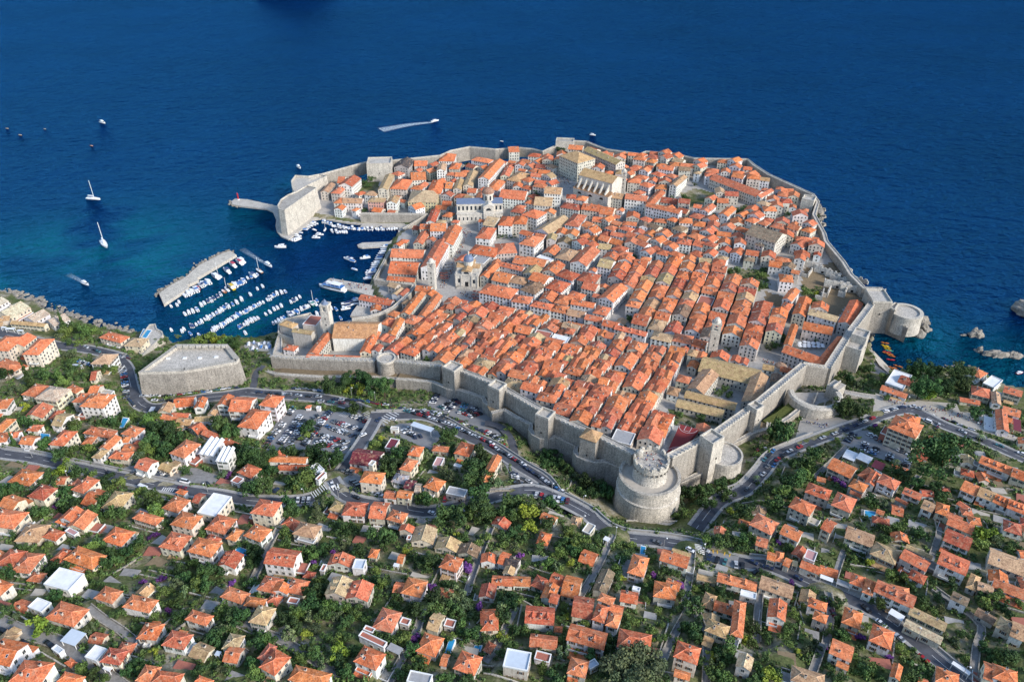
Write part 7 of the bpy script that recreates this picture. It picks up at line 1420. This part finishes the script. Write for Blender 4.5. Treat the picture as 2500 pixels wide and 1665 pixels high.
for s in """I 1220 470 1290 462 2 p;I 1350 455 1430 455 2 p;I 1480 470 1560 490 2 p;I 1620 515 1780 565 3 p;I 1830 590 1920 620 2 p;I 1050 555 1110 530 2 p;I 970 590 800 655 2 p;I 890 620 700 690 2 p;I 510 765 430 800 2 p;I 330 870 250 930 2 p;I 210 990 150 1040 2 p;I 80 1110 85 1105 1 p;I 380 840 300 920 3 p;I 170 790 230 780 3 x;I 290 800 220 870 3 p;I 2150 755 2330 820 2 p;I 1650 590 1640 610 2 p;I 1850 640 1990 700 2 p""".split(';'):
    f = s.split(); cars(f[0], *[float(v) for v in f[1:5]], int(f[5]), f[6], 'the curving road on the right')
cars('I', 1560, 555, 1620, 580, 1, 'p', 'the curving road on the right', 0, 'white', 2)
for s in """O 990 1080 1100 1110 2 p;E 1185 170 1215 420 10 x;E 1220 420 1280 490 4 p;E 1370 405 1650 400 5 p;E 1670 395 2000 360 7 p;E 2020 350 2260 325 5 p;E 1480 445 1620 450 3 p;O 1130 1130 1480 1210 5 p;E 1220 30 1150 15 2 p;E 760 70 880 110 6 x""".split(';'):
    f = s.split(); cars(f[0], *[float(v) for v in f[1:5]], int(f[5]), f[6], 'the road beside the angular fort')
for s in """E 1290 1130 1370 1150 3 x;E 1530 1150 1640 1180 5 x;E 1985 1245 1990 1250 1 p;E 1750 1285 1800 1290 1 p;E 1050 1145 1060 1150 1 p;G 290 1305 292 1306 1 x;G 500 1400 600 1400 3 x;G 1060 1375 1065 1377 1 p;G 1060 1310 1280 1350 5 p;G 830 1255 832 1262 1 p;G 1280 700 1285 695 1 p;G 1410 630 1420 632 1 p;G 1910 1390 1980 1395 2 x;G 2090 1420 2120 1415 1 p;G 1780 1525 1785 1527 1 p;G 2150 1330 2160 1350 2 x;G 1890 870 1895 865 1 p""".split(';'):
    f = s.split(); cars(f[0], *[float(v) for v in f[1:5]], int(f[5]), f[6], 'the upper road')
cars('E', 1770, 1230, 1790, 1232, 1, 'p', 'the upper road', 0, 'white', 2)
for s in """G 1500 750 1560 720 3 x;G 1570 780 1640 740 4 x;G 1620 800 1720 780 5 x;G 940 1130 1020 1140 3 x;G 1030 1230 1080 1270 3 x""".split(';'):
    f = s.split(); cars(f[0], *[float(v) for v in f[1:5]], int(f[5]), f[6], 'the fire station yard', 0, random.Random(len(s)).choice(('red','white','red','grey')) if 'x' in s and f[1] in ('940','1030') else None, 2 if f[1] in ('940', '1030') else None)
for s in """C 1590 240 1592 241 1 p;C 1900 310 1902 311 1 p;C 2040 305 2042 306 1 p;D -10 390 40 400 3 x;D 130 372 135 374 1 p;D 255 410 258 411 1 p;D 540 450 545 455 1 x;D 495 500 497 501 1 p;D 690 515 692 516 1 p;D 1055 750 1060 754 1 p;D 1180 870 1184 873 1 p;D 1330 990 1335 995 1 p;D 1525 1160 1530 1164 1 p;D 755 700 756 705 1 p;D 790 790 795 800 1 p;A 150 1110 155 1112 1 p;A 245 1200 250 1203 1 p;A 480 1210 485 1213 1 p;D 650 480 655 480 1 x;D 160 440 165 445 1 x;A 20 1085 24 1086 1 p""".split(';'):
    f = s.split(); cars(f[0], *[float(v) for v in f[1:5]], int(f[5]), f[6], 'the road through the hillside houses')
for k_, pn in enumerate(('navy','white','black','white','teal','maroon','white','silver')): cars('C', 2085+k_*36, 385+k_*10, 2065+k_*36, 440+k_*10, 1, 'p', 'the row beside the striped crossing', 0, pn)
print('cars', len(CARREC), 'trees', NT[0])

# ------------------------------------------------------------------ boats
def hull(mb, L, W, H, mi=0, deck=1):
    """pointed bow towards +x, open rounded hull with a deck slightly below the rim"""
    st = [(-.5,.80,.0),(-.35,.95,0),(0,1.0,.02),(.25,.82,.08),(.42,.42,.16),(.5,.03,.22)]; V = []
    for x, w_, sh in st:
        y = W/2*w_; z = H*(1+sh); V += [(x*L, -y*.55, -.35), (x*L, -y, z*.5), (x*L, -y, z), (x*L, y, z), (x*L, y, z*.5), (x*L, y*.55, -.35)]
    n = len(st); mb.add(V, [(6*i+k, 6*(i+1)+k, 6*(i+1)+k+1, 6*i+k+1) for i in range(n-1) for k in (0, 1, 3, 4)]+[(0,1,2,3,4,5)], mi)
    D = []
    for x, w_, sh in st: y = W/2*w_*.93; z = H*(1+sh)-.12; D += [(x*L, -y, z), (x*L, y, z)]
    mb.add(D, [(2*i, 2*(i+1), 2*(i+1)+1, 2*i+1) for i in range(n-1)], deck)
    return mb
def boat_mesh(kind_, col, cov):
    mb = MB()
    if kind_ == 'dinghy': hull(mb, 5.2, 2.0, .7); mb.box(-.4,.1,-.8,.8,.55,.75,2); mb.box(-2.0,-1.2,-.8,.8,.5,.7,2); mb.box(-2.75,-2.5,-.2,.2,.2,1.1,3)
    elif kind_ == 'covered': hull(mb, 6.0, 2.3, .8); mb.add([(-2.9,-1.0,.82),(1.6,-1.0,.86),(1.6,1.0,.86),(-2.9,1.0,.82),(-2.7,0,1.3),(1.2,0,1.45)], [(0,1,5,4),(1,2,5),(2,3,4,5),(3,0,4)], 2); mb.box(-3.2,-2.95,-.2,.2,.2,1.2,3)
    elif kind_ == 'cabin': hull(mb, 7.5, 2.7, 1.0); mb.add([(-.6,-1.0,.95),(2.0,-.75,1.1),(2.0,.75,1.1),(-.6,1.0,.95),(-.4,-.85,2.2),(1.0,-.65,2.1),(1.0,.65,2.1),(-.4,.85,2.2)], [(0,1,5,4),(1,2,6,5),(2,3,7,6),(3,0,4,7),(4,5,6,7)], 1); mb.add([(1.05,-.66,2.0),(1.95,-.72,1.25),(1.95,.72,1.25),(1.05,.66,2.0)], [(0,1,2,3)], 4); mb.box(-2.6,-.6,-1.05,1.05,2.15,2.25,2); mb.box(-3.95,-3.7,-.25,.25,.2,1.3,3)
    elif kind_ == 'sail':
        hull(mb, 11, 3.3, 1.1); mb.add([(-1.5,-1.0,1.05),(2.4,-.6,1.15),(2.4,.6,1.15),(-1.5,1.0,1.05),(-1.3,-.8,1.7),(1.8,-.45,1.55),(1.8,.45,1.55),(-1.3,.8,1.7)], [(0,1,5,4),(1,2,6,5),(2,3,7,6),(3,0,4,7),(4,5,6,7)], 1)
        mb.lathe(.6, 0, [(.2,1.0),(.15,14.5)], 6, 1); mb.box(-4.0,.6,-.28,.28,2.5,3.1,2); mb.box(.5,.7,-1.0,1.0,8.6,8.7,3)
    elif kind_ == 'yacht': hull(mb, 14, 4.2, 1.6); mb.box(-4,3,-1.6,1.6,1.5,2.9,1); mb.box(-3.9,3.02,-1.62,1.62,2.0,2.5,4); mb.box(-3.2,1.2,-1.3,1.3,2.9,3.9,1); mb.box(-4.5,1.6,-1.7,1.7,3.9,4.05,2)
    elif kind_ == 'ferry':
        hull(mb, 27, 6.6, 2.2); mb.box(-11,7,-2.9,2.9,2.0,4.4,1); mb.box(-10.8,7.05,-2.92,2.92,2.8,3.8,4); mb.box(-11.5,8,-3.1,3.1,4.4,4.6,2); mb.box(1,5,-1.6,1.6,4.6,6.8,1); mb.box(4.6,5.05,-1.5,1.5,5.4,6.3,4); mb.box(-10,0,-2.8,2.8,6.6,6.75,1)
        for x in (-9.5,-5,-.6):
            for y in (-2.6, 2.6): mb.box(x-.08,x+.08,y-.08,y+.08,4.6,6.6,1)
        mb.lathe(-3, 0, [(.12,4.6),(.08,12)], 6, 1)
    elif kind_ == 'kayak':
        V = [(-2.0,0,.1),(-1.0,-.36,.05),(1.0,-.36,.05),(2.0,0,.1),(1.0,.36,.05),(-1.0,.36,.05)]; mb.add(V+[(x*.95, y*.8, .36) for x, y, z in V], [(i, (i+1)%6, 6+(i+1)%6, 6+i) for i in range(6)]+[(6,7,8,9,10,11)], 0); mb.box(-.5,.3,-.2,.2,.37,.4,3)
    return mb.mesh('boat', [M_HULL[col], M_HULL['white'], M_HULL[cov], M_BLACK, M_GLASS])
BM = {}; rb_ = random.Random(3); BOATREC = []
def boat(px, py, hx, hy, kd, col='white', cov=None, where='', z=0.0, sc=1.0, name='boat', cat='boat'):
    x, y = at_z(px, py, z); x2, y2 = at_z(px+hx*.2, py+hy*.2, z); a = math.atan2(y2-y, x2-x); cov = cov or rb_.choice(('white','white','white','blue','navy','white')); k = (kd, col, cov)
    if k not in BM: BM[k] = boat_mesh(*k)
    s_ = sc*rb_.uniform(.92, 1.08); o = link(name, BM[k], None, (x, y, z), a+rb_.gauss(0, .04), (s_, s_, s_)); o['category'] = cat; BOATREC.append((o, kd, col, cov, where)); return o
def boats(t, x0, y0, x1, y1, n, kinds, where, hx=-20, hy=-30, sc=1.0):
    for k in range(n):
        s_ = k/max(n-1, 1); px, py = T(t, x0+(x1-x0)*s_+rb_.uniform(-3,3), y0+(y1-y0)*s_+rb_.uniform(-3,3)); boat(px, py, hx, hy, rb_.choice(kinds), where=where, sc=sc)
SM = ('dinghy','covered','covered','cabin','dinghy'); MD = ('cabin','cabin','covered')
for s in """475 1300 700 1175 9 s;390 1330 455 1300 2 s;660 1340 780 1275 8 s;800 1260 930 1180 8 s;960 1170 1060 1115 6 s;1075 1105 1145 1070 4 s;915 1310 990 1270 4 s;1010 1255 1095 1225 4 s;725 1160 800 1110 4 m;815 1110 890 1075 3 m;645 1050 740 995 4 m;555 1095 615 1065 3 m;400 1185 510 1145 4 m;265 1110 320 1095 2 s;340 1070 342 1071 1 m;1185 1050 1250 1005 4 s;1280 985 1355 968 3 s;1410 1072 1495 1022 4 s;1170 1185 1210 1165 2 s;1250 1140 1320 1105 3 s;1240 1272 1350 1222 5 s;1390 1192 1480 1150 5 s;1510 1135 1580 1110 4 s;1640 1075 1665 1055 2 s;1090 945 1092 946 1 m;1140 918 1142 920 1 s;940 1040 942 1042 1 m;1025 998 1027 1000 1 s;1000 838 1090 805 4 s;1790 1130 1840 1138 2 s;1660 1185 1725 1160 2 m;975 1365 985 1366 1 s;1885 1225 1887 1226 1 s;530 1385 532 1386 1 s;370 1350 372 1351 1 s;270 1335 272 1336 1 s;445 1370 450 1371 1 s""".split(';'):
    f = s.split(); boats('J', *[float(v) for v in f[:4]], int(f[4]), SM if f[5] == 's' else MD, 'the mooring rows behind the breakwater', -14, -22)
for s in """395 1005 500 955 4 m;565 905 620 880 3 m;870 912 960 872 4 m""".split(';'):
    f = s.split(); boats('J', *[float(v) for v in f[:4]], int(f[4]), MD, 'the breakwater', -24, -22, 1.35)
for x, y, kd, c, cv in ((515,940,'cabin','red','red'),(548,915,'cabin','white','navy'),(840,930,'yacht','yellow','yellow'),(800,950,'sail','white','navy'),(770,970,'dinghy','orange','orange'),(690,830,'yacht','white','white'),(720,820,'sail','white','navy'),(800,775,'yacht','white','navy'),(855,720,'yacht','white','red'),(920,695,'yacht','white','red'),(935,680,'yacht','white','white'),(1110,775,'sail','wood','wood'),(1045,815,'yacht','white','navy'),(1610,1090,'cabin','green','green'),(1630,1085,'sail','white','navy'),(905,1190,'covered','blue','blue'),(1465,1165,'covered','white','blue'),(1400,1190,'cabin','navy','navy')):
    boat(*T('J', x, y), -24, -18, kd, c, cv, 'the breakwater' if x < 1200 else 'the mooring rows behind the breakwater', sc=.85 if kd in ('yacht','sail') else 1.2)
for s in """1440 470 1475 480 3 m -20 8;1480 440 1505 410 2 s 22 2;1545 378 1640 318 6 s 22 4;1640 385 1642 386 1 s 20 8;1740 312 1800 330 5 s 8 22;1810 345 2020 372 15 s 8 22;1655 455 1690 430 2 m 24 0;1805 395 1850 405 2 m 10 20;1865 405 1940 405 5 s 8 20;2050 375 2115 375 5 s 4 20;2150 378 2190 375 3 s 4 20;2225 375 2300 375 5 s 4 20;2330 375 2450 368 6 s 4 20;1720 305 1722 306 1 s 4 -20""".split(';'):
    f = s.split(); boats('J', *[float(v) for v in f[:4]], int(f[4]), SM if f[5] == 's' else MD, 'the harbour wall', float(f[6]), float(f[7]), 1.05)
boat(*T('J', 1740, 378), 10, -24, 'sail', 'white', 'navy', 'the harbour wall', sc=.7)
boats('J', 2310, 550, 2145, 850, 17, SM+('cabin',), 'the arsenal wall', -24, 2, 1.15); boats('J', 2560, 410, 2540, 480, 4, SM, 'the inner harbour corner', -22, 3, 1.1); boats('J', 2420, 480, 2560, 470, 4, SM, 'the narrow pier', 22, -2, .9)
boats('J', 1960, 660, 1995, 680, 3, MD, 'the open harbour', -24, -6, 1.3); boats('J', 2120, 650, 2121, 651, 1, MD, 'the open harbour', -24, 4, 1.2); boats('J', 2020, 760, 2021, 761, 1, SM, 'the open harbour', 24, 8, 1.2); boats('J', 1310, 550, 1311, 551, 1, MD, 'the harbour entrance', -24, 0, 1.5)
boats('J', 1930, 1085, 2040, 1050, 5, SM, 'the fish market quay', 22, -4, 1.1); boats('J', 1935, 1110, 2030, 1090, 4, SM, 'the fish market quay', 22, -4, 1.1); boats('J', 1935, 1138, 1940, 1139, 1, SM, 'the fish market quay', 22, -4, 1.1)
boat(*T('J', 1810, 945), -30, -6, 'ferry', 'white', 'blue', 'the stone pier')
boat(229, 487, 8, 1, 'sail', where='open sea', sc=1.5); boat(255, 598, 8, 10, 'sail', where='open sea', sc=1.6); boat(209, 694, 18, 8, 'cabin', where='open sea', sc=1.3); boat(1062, 297, 12, -2, 'yacht', where='open sea', sc=.8); boat(730, 410, 6, 5, 'cabin', where='open sea', sc=1.2)
boat(251, 301, 10, 3, 'cabin', where='open sea', sc=1.5); boat(1447, 331, 10, 1, 'cabin', where='open sea', sc=1.1); boat(1225, 346, 10, 1, 'dinghy', where='open sea', sc=.9); boat(656, 649, 14, 8, 'cabin', where='open sea', sc=1.3); boat(224, 357, 5, 1, 'dinghy', 'orange', 'orange', where='open sea', sc=.9); boat(50, 331, 5, 1, 'dinghy', 'wood', 'wood', 'open sea'); boat(18, 315, 5, 1, 'dinghy', 'wood', 'wood', 'open sea'); boat(110, 316, 5, 1, 'dinghy', 'wood', 'wood', 'open sea', sc=.8)
boat(*T('P', 2310, 1065), 12, -4, 'cabin', 'red', 'white', 'the cove', sc=.8)
for k, (x, y, c) in enumerate(((1020,775,'orange'),(1020,800,'yellow'),(1035,815,'yellow'),(1045,835,'yellow'),(1060,850,'green'),(1040,860,'red'),(1060,880,'orange'),(1080,898,'orange'),(1075,935,'red'),(1090,1010,'orange'),(1110,1025,'orange'),(1145,997,'orange'),(1085,1035,'yellow'),(1030,870,'orange'))):
    boat(*T('P', x, y), 20, 3+k % 4, 'kayak', c, c, 'the pebble cove', z=.5, sc=1.5, name='kayak', cat='kayak')
for k_, (x_, y_) in enumerate(((1010,1475),(1060,1460),(1110,1480),(1130,1500),(1160,1465),(1200,1475),(1050,1515),(1090,1530),(1180,1510),(1210,1500))): zz_ = ground(*T('J', x_, y_))[2]+.4; boat(*T('J', x_, y_), 6-k_ % 3*5, -20, 'dinghy' if k_ % 3 else 'covered', ('white','blue','white')[k_ % 3], ('white','blue')[k_ % 2], 'the boat yard', z=zz_)
# wakes: churned foam on the water
def foam_mat():
    m, n, b = newmat('wake_foam', .6, .3); p = wpos(n); b.inputs['Base Color'].default_value = (.62,.72,.78,1); f = noise(n, .55, 5, .75, p)
    a = N(n, 'ShaderNodeAttribute', attribute_name='foam'); mu = N(n, 'ShaderNodeMath', operation='MULTIPLY'); n.links.new(a.outputs['Fac'], mu.inputs[0])
    cr = ramp(n, f, [(0.35, (0,0,0)), (0.68, (1,1,1))]); n.links.new(cr, mu.inputs[1]); n.links.new(mu.outputs[0], b.inputs['Alpha']); return m
M_FOAM = foam_mat()
def wake(pts_, w0, w1, a0, a1):
    P = [at_z(x, y, .06) for x, y in pts_]; P = spline(P, 4); n = len(P); mb = MB(); V = []
    for i, (x, y) in enumerate(P):
        t = i/(n-1); wd = w0+(w1-w0)*t
        for k in (-1, -.5, 0, .5, 1): V.append((offs(P, k*wd)[i]+(.06,)))
    mb.add(V, [(5*i+k, 5*(i+1)+k, 5*(i+1)+k+1, 5*i+k+1) for i in range(n-1) for k in range(4)][:]); mb.f = [f[::-1] for f in mb.f]
    me = mb.mesh('boat_wake', M_FOAM); at = me.attributes.new('foam', 'FLOAT', 'POINT'); vals = [(a0+(a1-a0)*i/(n-1))*(0 if abs(k) == 1 else 1) for i in range(n) for k in (-1,-.5,0,.5,1)]; at.data.foreach_set('value', vals); kind(link('boat_wake', me), 'stuff')
wake([(1058,299),(1000,305),(930,318)], 3, 12, 1.0, .85); wake([(652,646),(625,630),(590,608)], 1.5, 4, .8, .15); wake([(205,691),(190,682),(165,670)], 1.5, 3.5, .8, .1)
# ------------------------------------------------------------------ street lamps, pools, parasols, people
def lamp_mesh():
    mb = MB(); mb.lathe(0,0,[(.13,0),(.08,6.5)],7,0); mb.box(-.06,1.2,-.06,.06,6.4,6.5,0); mb.lathe(1.2,0,[(.05,6.1),(.34,6.2),(.34,6.45),(.05,6.55)],8,1); return mb
LP, LH = MB(), MB(); LP.lathe(0,0,[(.14,-.2),(.09,7)],7); LP.box(-.05,1.0,-.05,.05,6.9,7.0); LH.lathe(1.0,0,[(.05,6.6),(.38,6.75),(.38,6.95),(.05,7.1)],8)
LPm, LHm = LP.mesh('pole', M_GREY), LH.mesh('lamp_head', M_WHITE); LAMPS = []
for t, x, y in (('C',1185,205),('C',1645,285),('C',2032,335),('G',890,1380),('G',570,1390),('G',1550,1480),('G',810,1100),('E',1990,1320),('E',312,985),('E',660,1205),('H',575,1400),('H',870,1520),('I',1960,640),('I',1380,440),('D',1060,680),('D',1470,1010),('D',1840,1310),('G',1240,440),('G',1015,400),('G',800,385),('C',880,60),('E',1020,1120)):
    p = ground(*T(t, x, y)); root = empty('street_lamp', (p[0], p[1], surf(p[0], p[1])), random.uniform(0, 6.28)); root['category'] = 'street lamp'; link('pole', LPm, root); link('lamp_head', LHm, root); LAMPS.append(root)
for k, (t, body, lab) in enumerate((('B','1955,1190 1905,1300 1950,1312 2005,1205','blue swimming pool between two orange-roofed villas near the bottom'),('B','2190,1225 2180,1275 2245,1285 2260,1235','small blue plunge pool on a white terrace'),('C','1425,315 1420,365 1460,370 1470,322','tiny bright pool below the bend of the road'),('E','400,780 395,812 470,815 480,785','blue garden pool between the red roofs on the left'),('E','1190,645 1150,700 1180,705 1240,650','narrow pool under the white-walled apartment block'),('I','1040,1310 1045,1345 1110,1360 1130,1320','blue pool among the houses on the right'),('O','1650,870 1610,950 1680,965 1740,880','turquoise pool terrace on the corner house by the harbour'),('D','985,1185 1000,1225 1040,1230 1035,1195','small pale pool in a garden near the bottom'),('A','2280,300 2260,335 2352,370 2380,330','blue pool beside the red roof with dormers'))):
    Q = [ground(*p) for p in pts(t, body)]; zt = max(q[2] for q in Q)+.35; cx, cy = sum(q[0] for q in Q)/4, sum(q[1] for q in Q)/4; zt = 8.6 if t == 'O' else zt
    if t == 'O': Q = [at_z(*p, 8.6)+(8.6,) for p in pts(t, body)]; cx, cy = sum(q[0] for q in Q)/4, sum(q[1] for q in Q)/4
    root = empty('swimming_pool', (cx, cy, zt)); tag(root, lab, 'pool'); L = [(q[0]-cx, q[1]-cy) for q in Q]
    mb = MB(); mb.prism([(a*1.18, b*1.18) for a, b in L], -3 if t != 'O' else -.3, 0); build(mb, 'pool_deck', M_WHITE, root); mb = MB(); mb.prism(L, .0, .05); build(mb, 'water', M_POOL, root)
REC = {}
def parasols(t, x0, y0, x1, y1, nx, ny, mat, grp, lab):
    mb = MB(); mb.lathe(0,0,[(1.6,2.2),(.05,2.8)],8); top = mb.mesh('canopy', mat); mb = MB(); mb.lathe(0,0,[(.05,0),(.05,2.3)],6); pole = mb.mesh('pole', M_WHITE)
    for i in range(nx):
        for j in range(ny):
            p = ground(*T(t, x0+(x1-x0)*i/max(nx-1,1)+random.uniform(-6,6), y0+(y1-y0)*j/max(ny-1,1)+random.uniform(-5,5)))
            if occ_at(p[0], p[1]) == 1: continue
            root = empty('parasol', p); root['category'] = 'parasol'; root['group'] = grp; REC.setdefault(lab, []).append((pix(*p)[0], root)); link('canopy', top, root); link('pole', pole, root)
parasols('K', 1240, 430, 1400, 470, 5, 3, M_HEDGE, 'market parasols', 'dark green market parasol on the small square'); parasols('K', 735, 720, 790, 770, 3, 3, M_GREY, 'cafe parasols by the loggia', 'grey cafe parasol beside the long white hall'); parasols('K', 700, 810, 750, 860, 3, 3, M_TERR, 'brown cafe parasols', 'brownish cafe parasol beside the bell tower'); parasols('K', 1010, 990, 1050, 1050, 2, 3, M_TERR, 'red cafe parasols', 'dark red cafe parasol at the foot of the white street front'); parasols('P', 200, 790, 420, 830, 6, 3, M_FLATW, 'courtyard parasols', 'white parasol in the convent courtyard')
def person_mesh(c):
    m = plain('cloth_%d' % len(MATS), c, .9); mb = MB(); mb.lathe(0,0,[(.02,0),(.13,.05),(.15,.8),(.2,.95),(.24,1.35),(.12,1.48),(.07,1.5),(.11,1.58),(.11,1.7),(.02,1.78)],7); return mb, m
def crowd():
    r = random.Random(12); cols = [(.6,.6,.6),(.05,.05,.06),(.35,.06,.05),(.06,.1,.3),(.5,.4,.25)]; mats = [plain('clothing_%d' % i, c, .9) for i, c in enumerate(cols)]; mb = MB()
    def body(x, y, z, mi):
        s_ = r.uniform(.92, 1.05)
        for dx in (-.1, .1): mb.lathe(x+dx, y, [(.05,z),(.08,z+.1),(.1,z+.85*s_)], 5, 1 if mi != 1 else 2, False)
        mb.lathe(x, y, [(.17,z+.8*s_),(.22,z+1.1*s_),(.25,z+1.4*s_),(.09,z+1.5*s_)], 6, mi)
        for dx in (-.28, .28): mb.lathe(x+dx, y, [(.05,z+.75*s_),(.07,z+1.38*s_)], 5, mi)
        mb.lathe(x, y, [(.05,z+1.48*s_),(.12,z+1.58*s_),(.11,z+1.72*s_),(.02,z+1.8*s_)], 6, 4)
    for t, body_, n in (('I','1150,350 1350,420 1700,480 2000,570 2300,700',110),('I','540,560 740,590',22),('K','700,960 840,640 900,470',120),('K','900,1000 1050,1040',40),('K','1100,1130 1500,1210 2300,1400',150),('N','200,350 340,450',45),('I','220,60 430,110',40),('J','1790,880 2150,960',45),('H','1430,940 1600,990',0),('I','330,240 440,160',10),('K','880,380 960,420',30)):
        Q = pts(t, body_)
        for k in range(n):
            i = r.randrange(len(Q)-1); u = r.random(); x, y, z = ground(Q[i][0]+(Q[i+1][0]-Q[i][0])*u+r.gauss(0, 5), Q[i][1]+(Q[i+1][1]-Q[i][1])*u+r.gauss(0, 3.5))
            if t == 'J': z = 1.44
            elif occ_at(x, y) == 1: continue
            else: z = surf(x, y)
            body(x, y, max(z, 1.3), r.randrange(5))
    cx, cy = at_z(1586, 1160, 41)
    for k in range(18): a, q = r.uniform(0, 6.28), r.uniform(1, 7); body(cx+math.cos(a)*q, cy+math.sin(a)*q, 50.45, r.randrange(5))
    kind(build(mb, 'crowd', mats), 'stuff')
crowd()

# ------------------------------------------------------------------ labels that single things out
ORD = ['first','second','third','fourth','fifth','sixth','seventh','eighth','ninth','tenth','eleventh','twelfth','thirteenth','fourteenth','fifteenth','sixteenth','seventeenth','eighteenth','nineteenth']
TENS = {2:'twent',3:'thirt',4:'fort',5:'fift',6:'sixt',7:'sevent',8:'eight',9:'ninet'}
def ordw(n):
    if n < 19: return ORD[n]
    n += 1; t, u = divmod(n, 10)
    if n >= 100: return '%dth' % n
    return TENS[t]+'ieth' if u == 0 else TENS[t]+'y-'+ORD[u-1]
ANCH = [(830,1055,'the big parking lot'),(880,1130,'the maroon-roofed fire station'),(1500,1230,'the round keep'),(470,960,'the angular fort'),(2210,1035,'the big cream block'),(2320,1110,'the huge round tree'),(540,1085,'the folded white roofs'),(1480,1320,'the road bend'),(60,1640,'the lower left corner'),(2440,1640,'the lower right corner'),(1250,1640,'the bottom edge middle'),(30,1300,'the left edge'),(650,1300,'the tall left block'),(90,810,'the tan shore halls'),(340,860,'the harbour corner house'),(300,1050,'the left road'),(2050,1470,'the right slope road'),(2480,1250,'the right edge'),(2400,980,'the right cove'),(1900,1640,'the lower right edge'),(620,1640,'the lower left edge'),(1000,1400,'the left middle gardens'),(1700,1480,'the right middle gardens'),(300,1450,'the left hillside'),
        (1140,690,'the domed white church'),(1175,540,'the lead-roofed cathedral'),(1430,440,'the buttressed church'),(1870,590,'the brown granary'),(1980,850,'the convent courtyard'),(1770,920,'the tan cloister'),(1330,960,'the middle wall towers'),(1000,850,'the left wall bend'),(800,820,'the harbour monastery'),(1050,420,'the far left sea wall'),(1750,430,'the far right sea wall'),(1300,790,'the main street front'),(1600,820,'the right street half'),(1450,1010,'the tan-roofed tower'),(1550,640,'the far quarter middle'),(1050,640,'the long arsenal hall'),(1700,700,'the inner gardens'),(2080,720,'the ruins')]
def near(px, py): return min(ANCH, key=lambda a: (a[0]-px)**2+((a[1]-py)*1.3)**2)[2]
bpy.context.view_layer.update()
def reg(o, base, grp):
    x, y, z = o.location; px, py = pix(x, y, z); REC.setdefault(base+' near '+near(px, py), []).append((px, o)); o['group'] = grp
SZ = lambda a: 'small' if a < 55 else ('large' if a > 170 else '')
for root, nm, typ, col, wc, H, A in HOUSES:
    st = max(1, int(round(H/3.0))); rt = {'h':'hipped','a':'gabled','b':'gabled','f':'flat','z':'folded','s':'flat'}[typ]
    if nm == 'canopy': reg(root, RNAME[col]+' open canopy on posts', 'open canopies'); continue
    thing = {'house':'house','townhouse':'townhouse','granary':'granary','cloister_wing':'cloister wing','monastery_wing':'monastery wing','chapel':'chapel','monastery_church':'monastery church','church':'church'}[nm]
    reg(root, ' '.join(v for v in (SZ(A), wc, thing, 'with', RNAME[col], rt, 'roof') if v), {'house':'houses on the hillside','townhouse':'houses of the old town'}.get(nm, thing+'s'))
for o, nm, ti, r_ in TREEREC:
    sh = {0:'dark green',1:'dark green',2:'dark green',3:'mid green',4:'mid green',5:'mid green',6:'yellow-green',7:'yellow-green'}.get(ti, '')
    nn = {'leafy_tree':'leafy tree','olive_tree':'grey-green olive-like tree','cypress':'narrow cypress','pine_tree':'tall pine','bougainvillea':'purple bougainvillea','palm_tree':'palm tree'}[nm]; reg(o, ' '.join(v for v in ('big' if r_ > 5.5 else '', sh, nn) if v), 'purple bougainvilleas' if nm == 'bougainvillea' else 'trees')
for o, p, st, where in CARREC: REC.setdefault(p+(' van' if st == 2 else ' car')+' on '+where if 'road' in where else p+(' van' if st == 2 else ' car')+' in '+where, []).append((pix(*o.location)[0], o)); o['category'] = 'van' if st == 2 else 'car'; o['group'] = 'cars by '+where
for o, kd, c, cv, where in BOATREC:
    nn = {'dinghy':'open boat','covered':'boat, '+cv+' cover,','cabin':'motor boat, '+cv+' canopy,','sail':'sailing boat with a bare mast','yacht':'motor yacht','ferry':'two-deck tour ferry','kayak':'kayak'}[kd]
    REC.setdefault(c+' '+nn+(' on the ' if where == 'open sea' else ' by ')+where, []).append((pix(*o.location)[0], o)); o['group'] = 'kayaks on the cove' if kd == 'kayak' else 'boats by '+where
for o in LAMPS: reg(o, 'grey street lamp with a white head', 'street lamps')
for base, L in REC.items():
    L.sort(key=lambda q: q[0])
    for i, (px, o) in enumerate(L):
        b_ = base if len(base.split()) <= 13 else base.replace(' with', ',').replace(' the ', ' ')
        o['label'] = b_ if len(L) == 1 else b_+', '+ordw(i)+' from left'
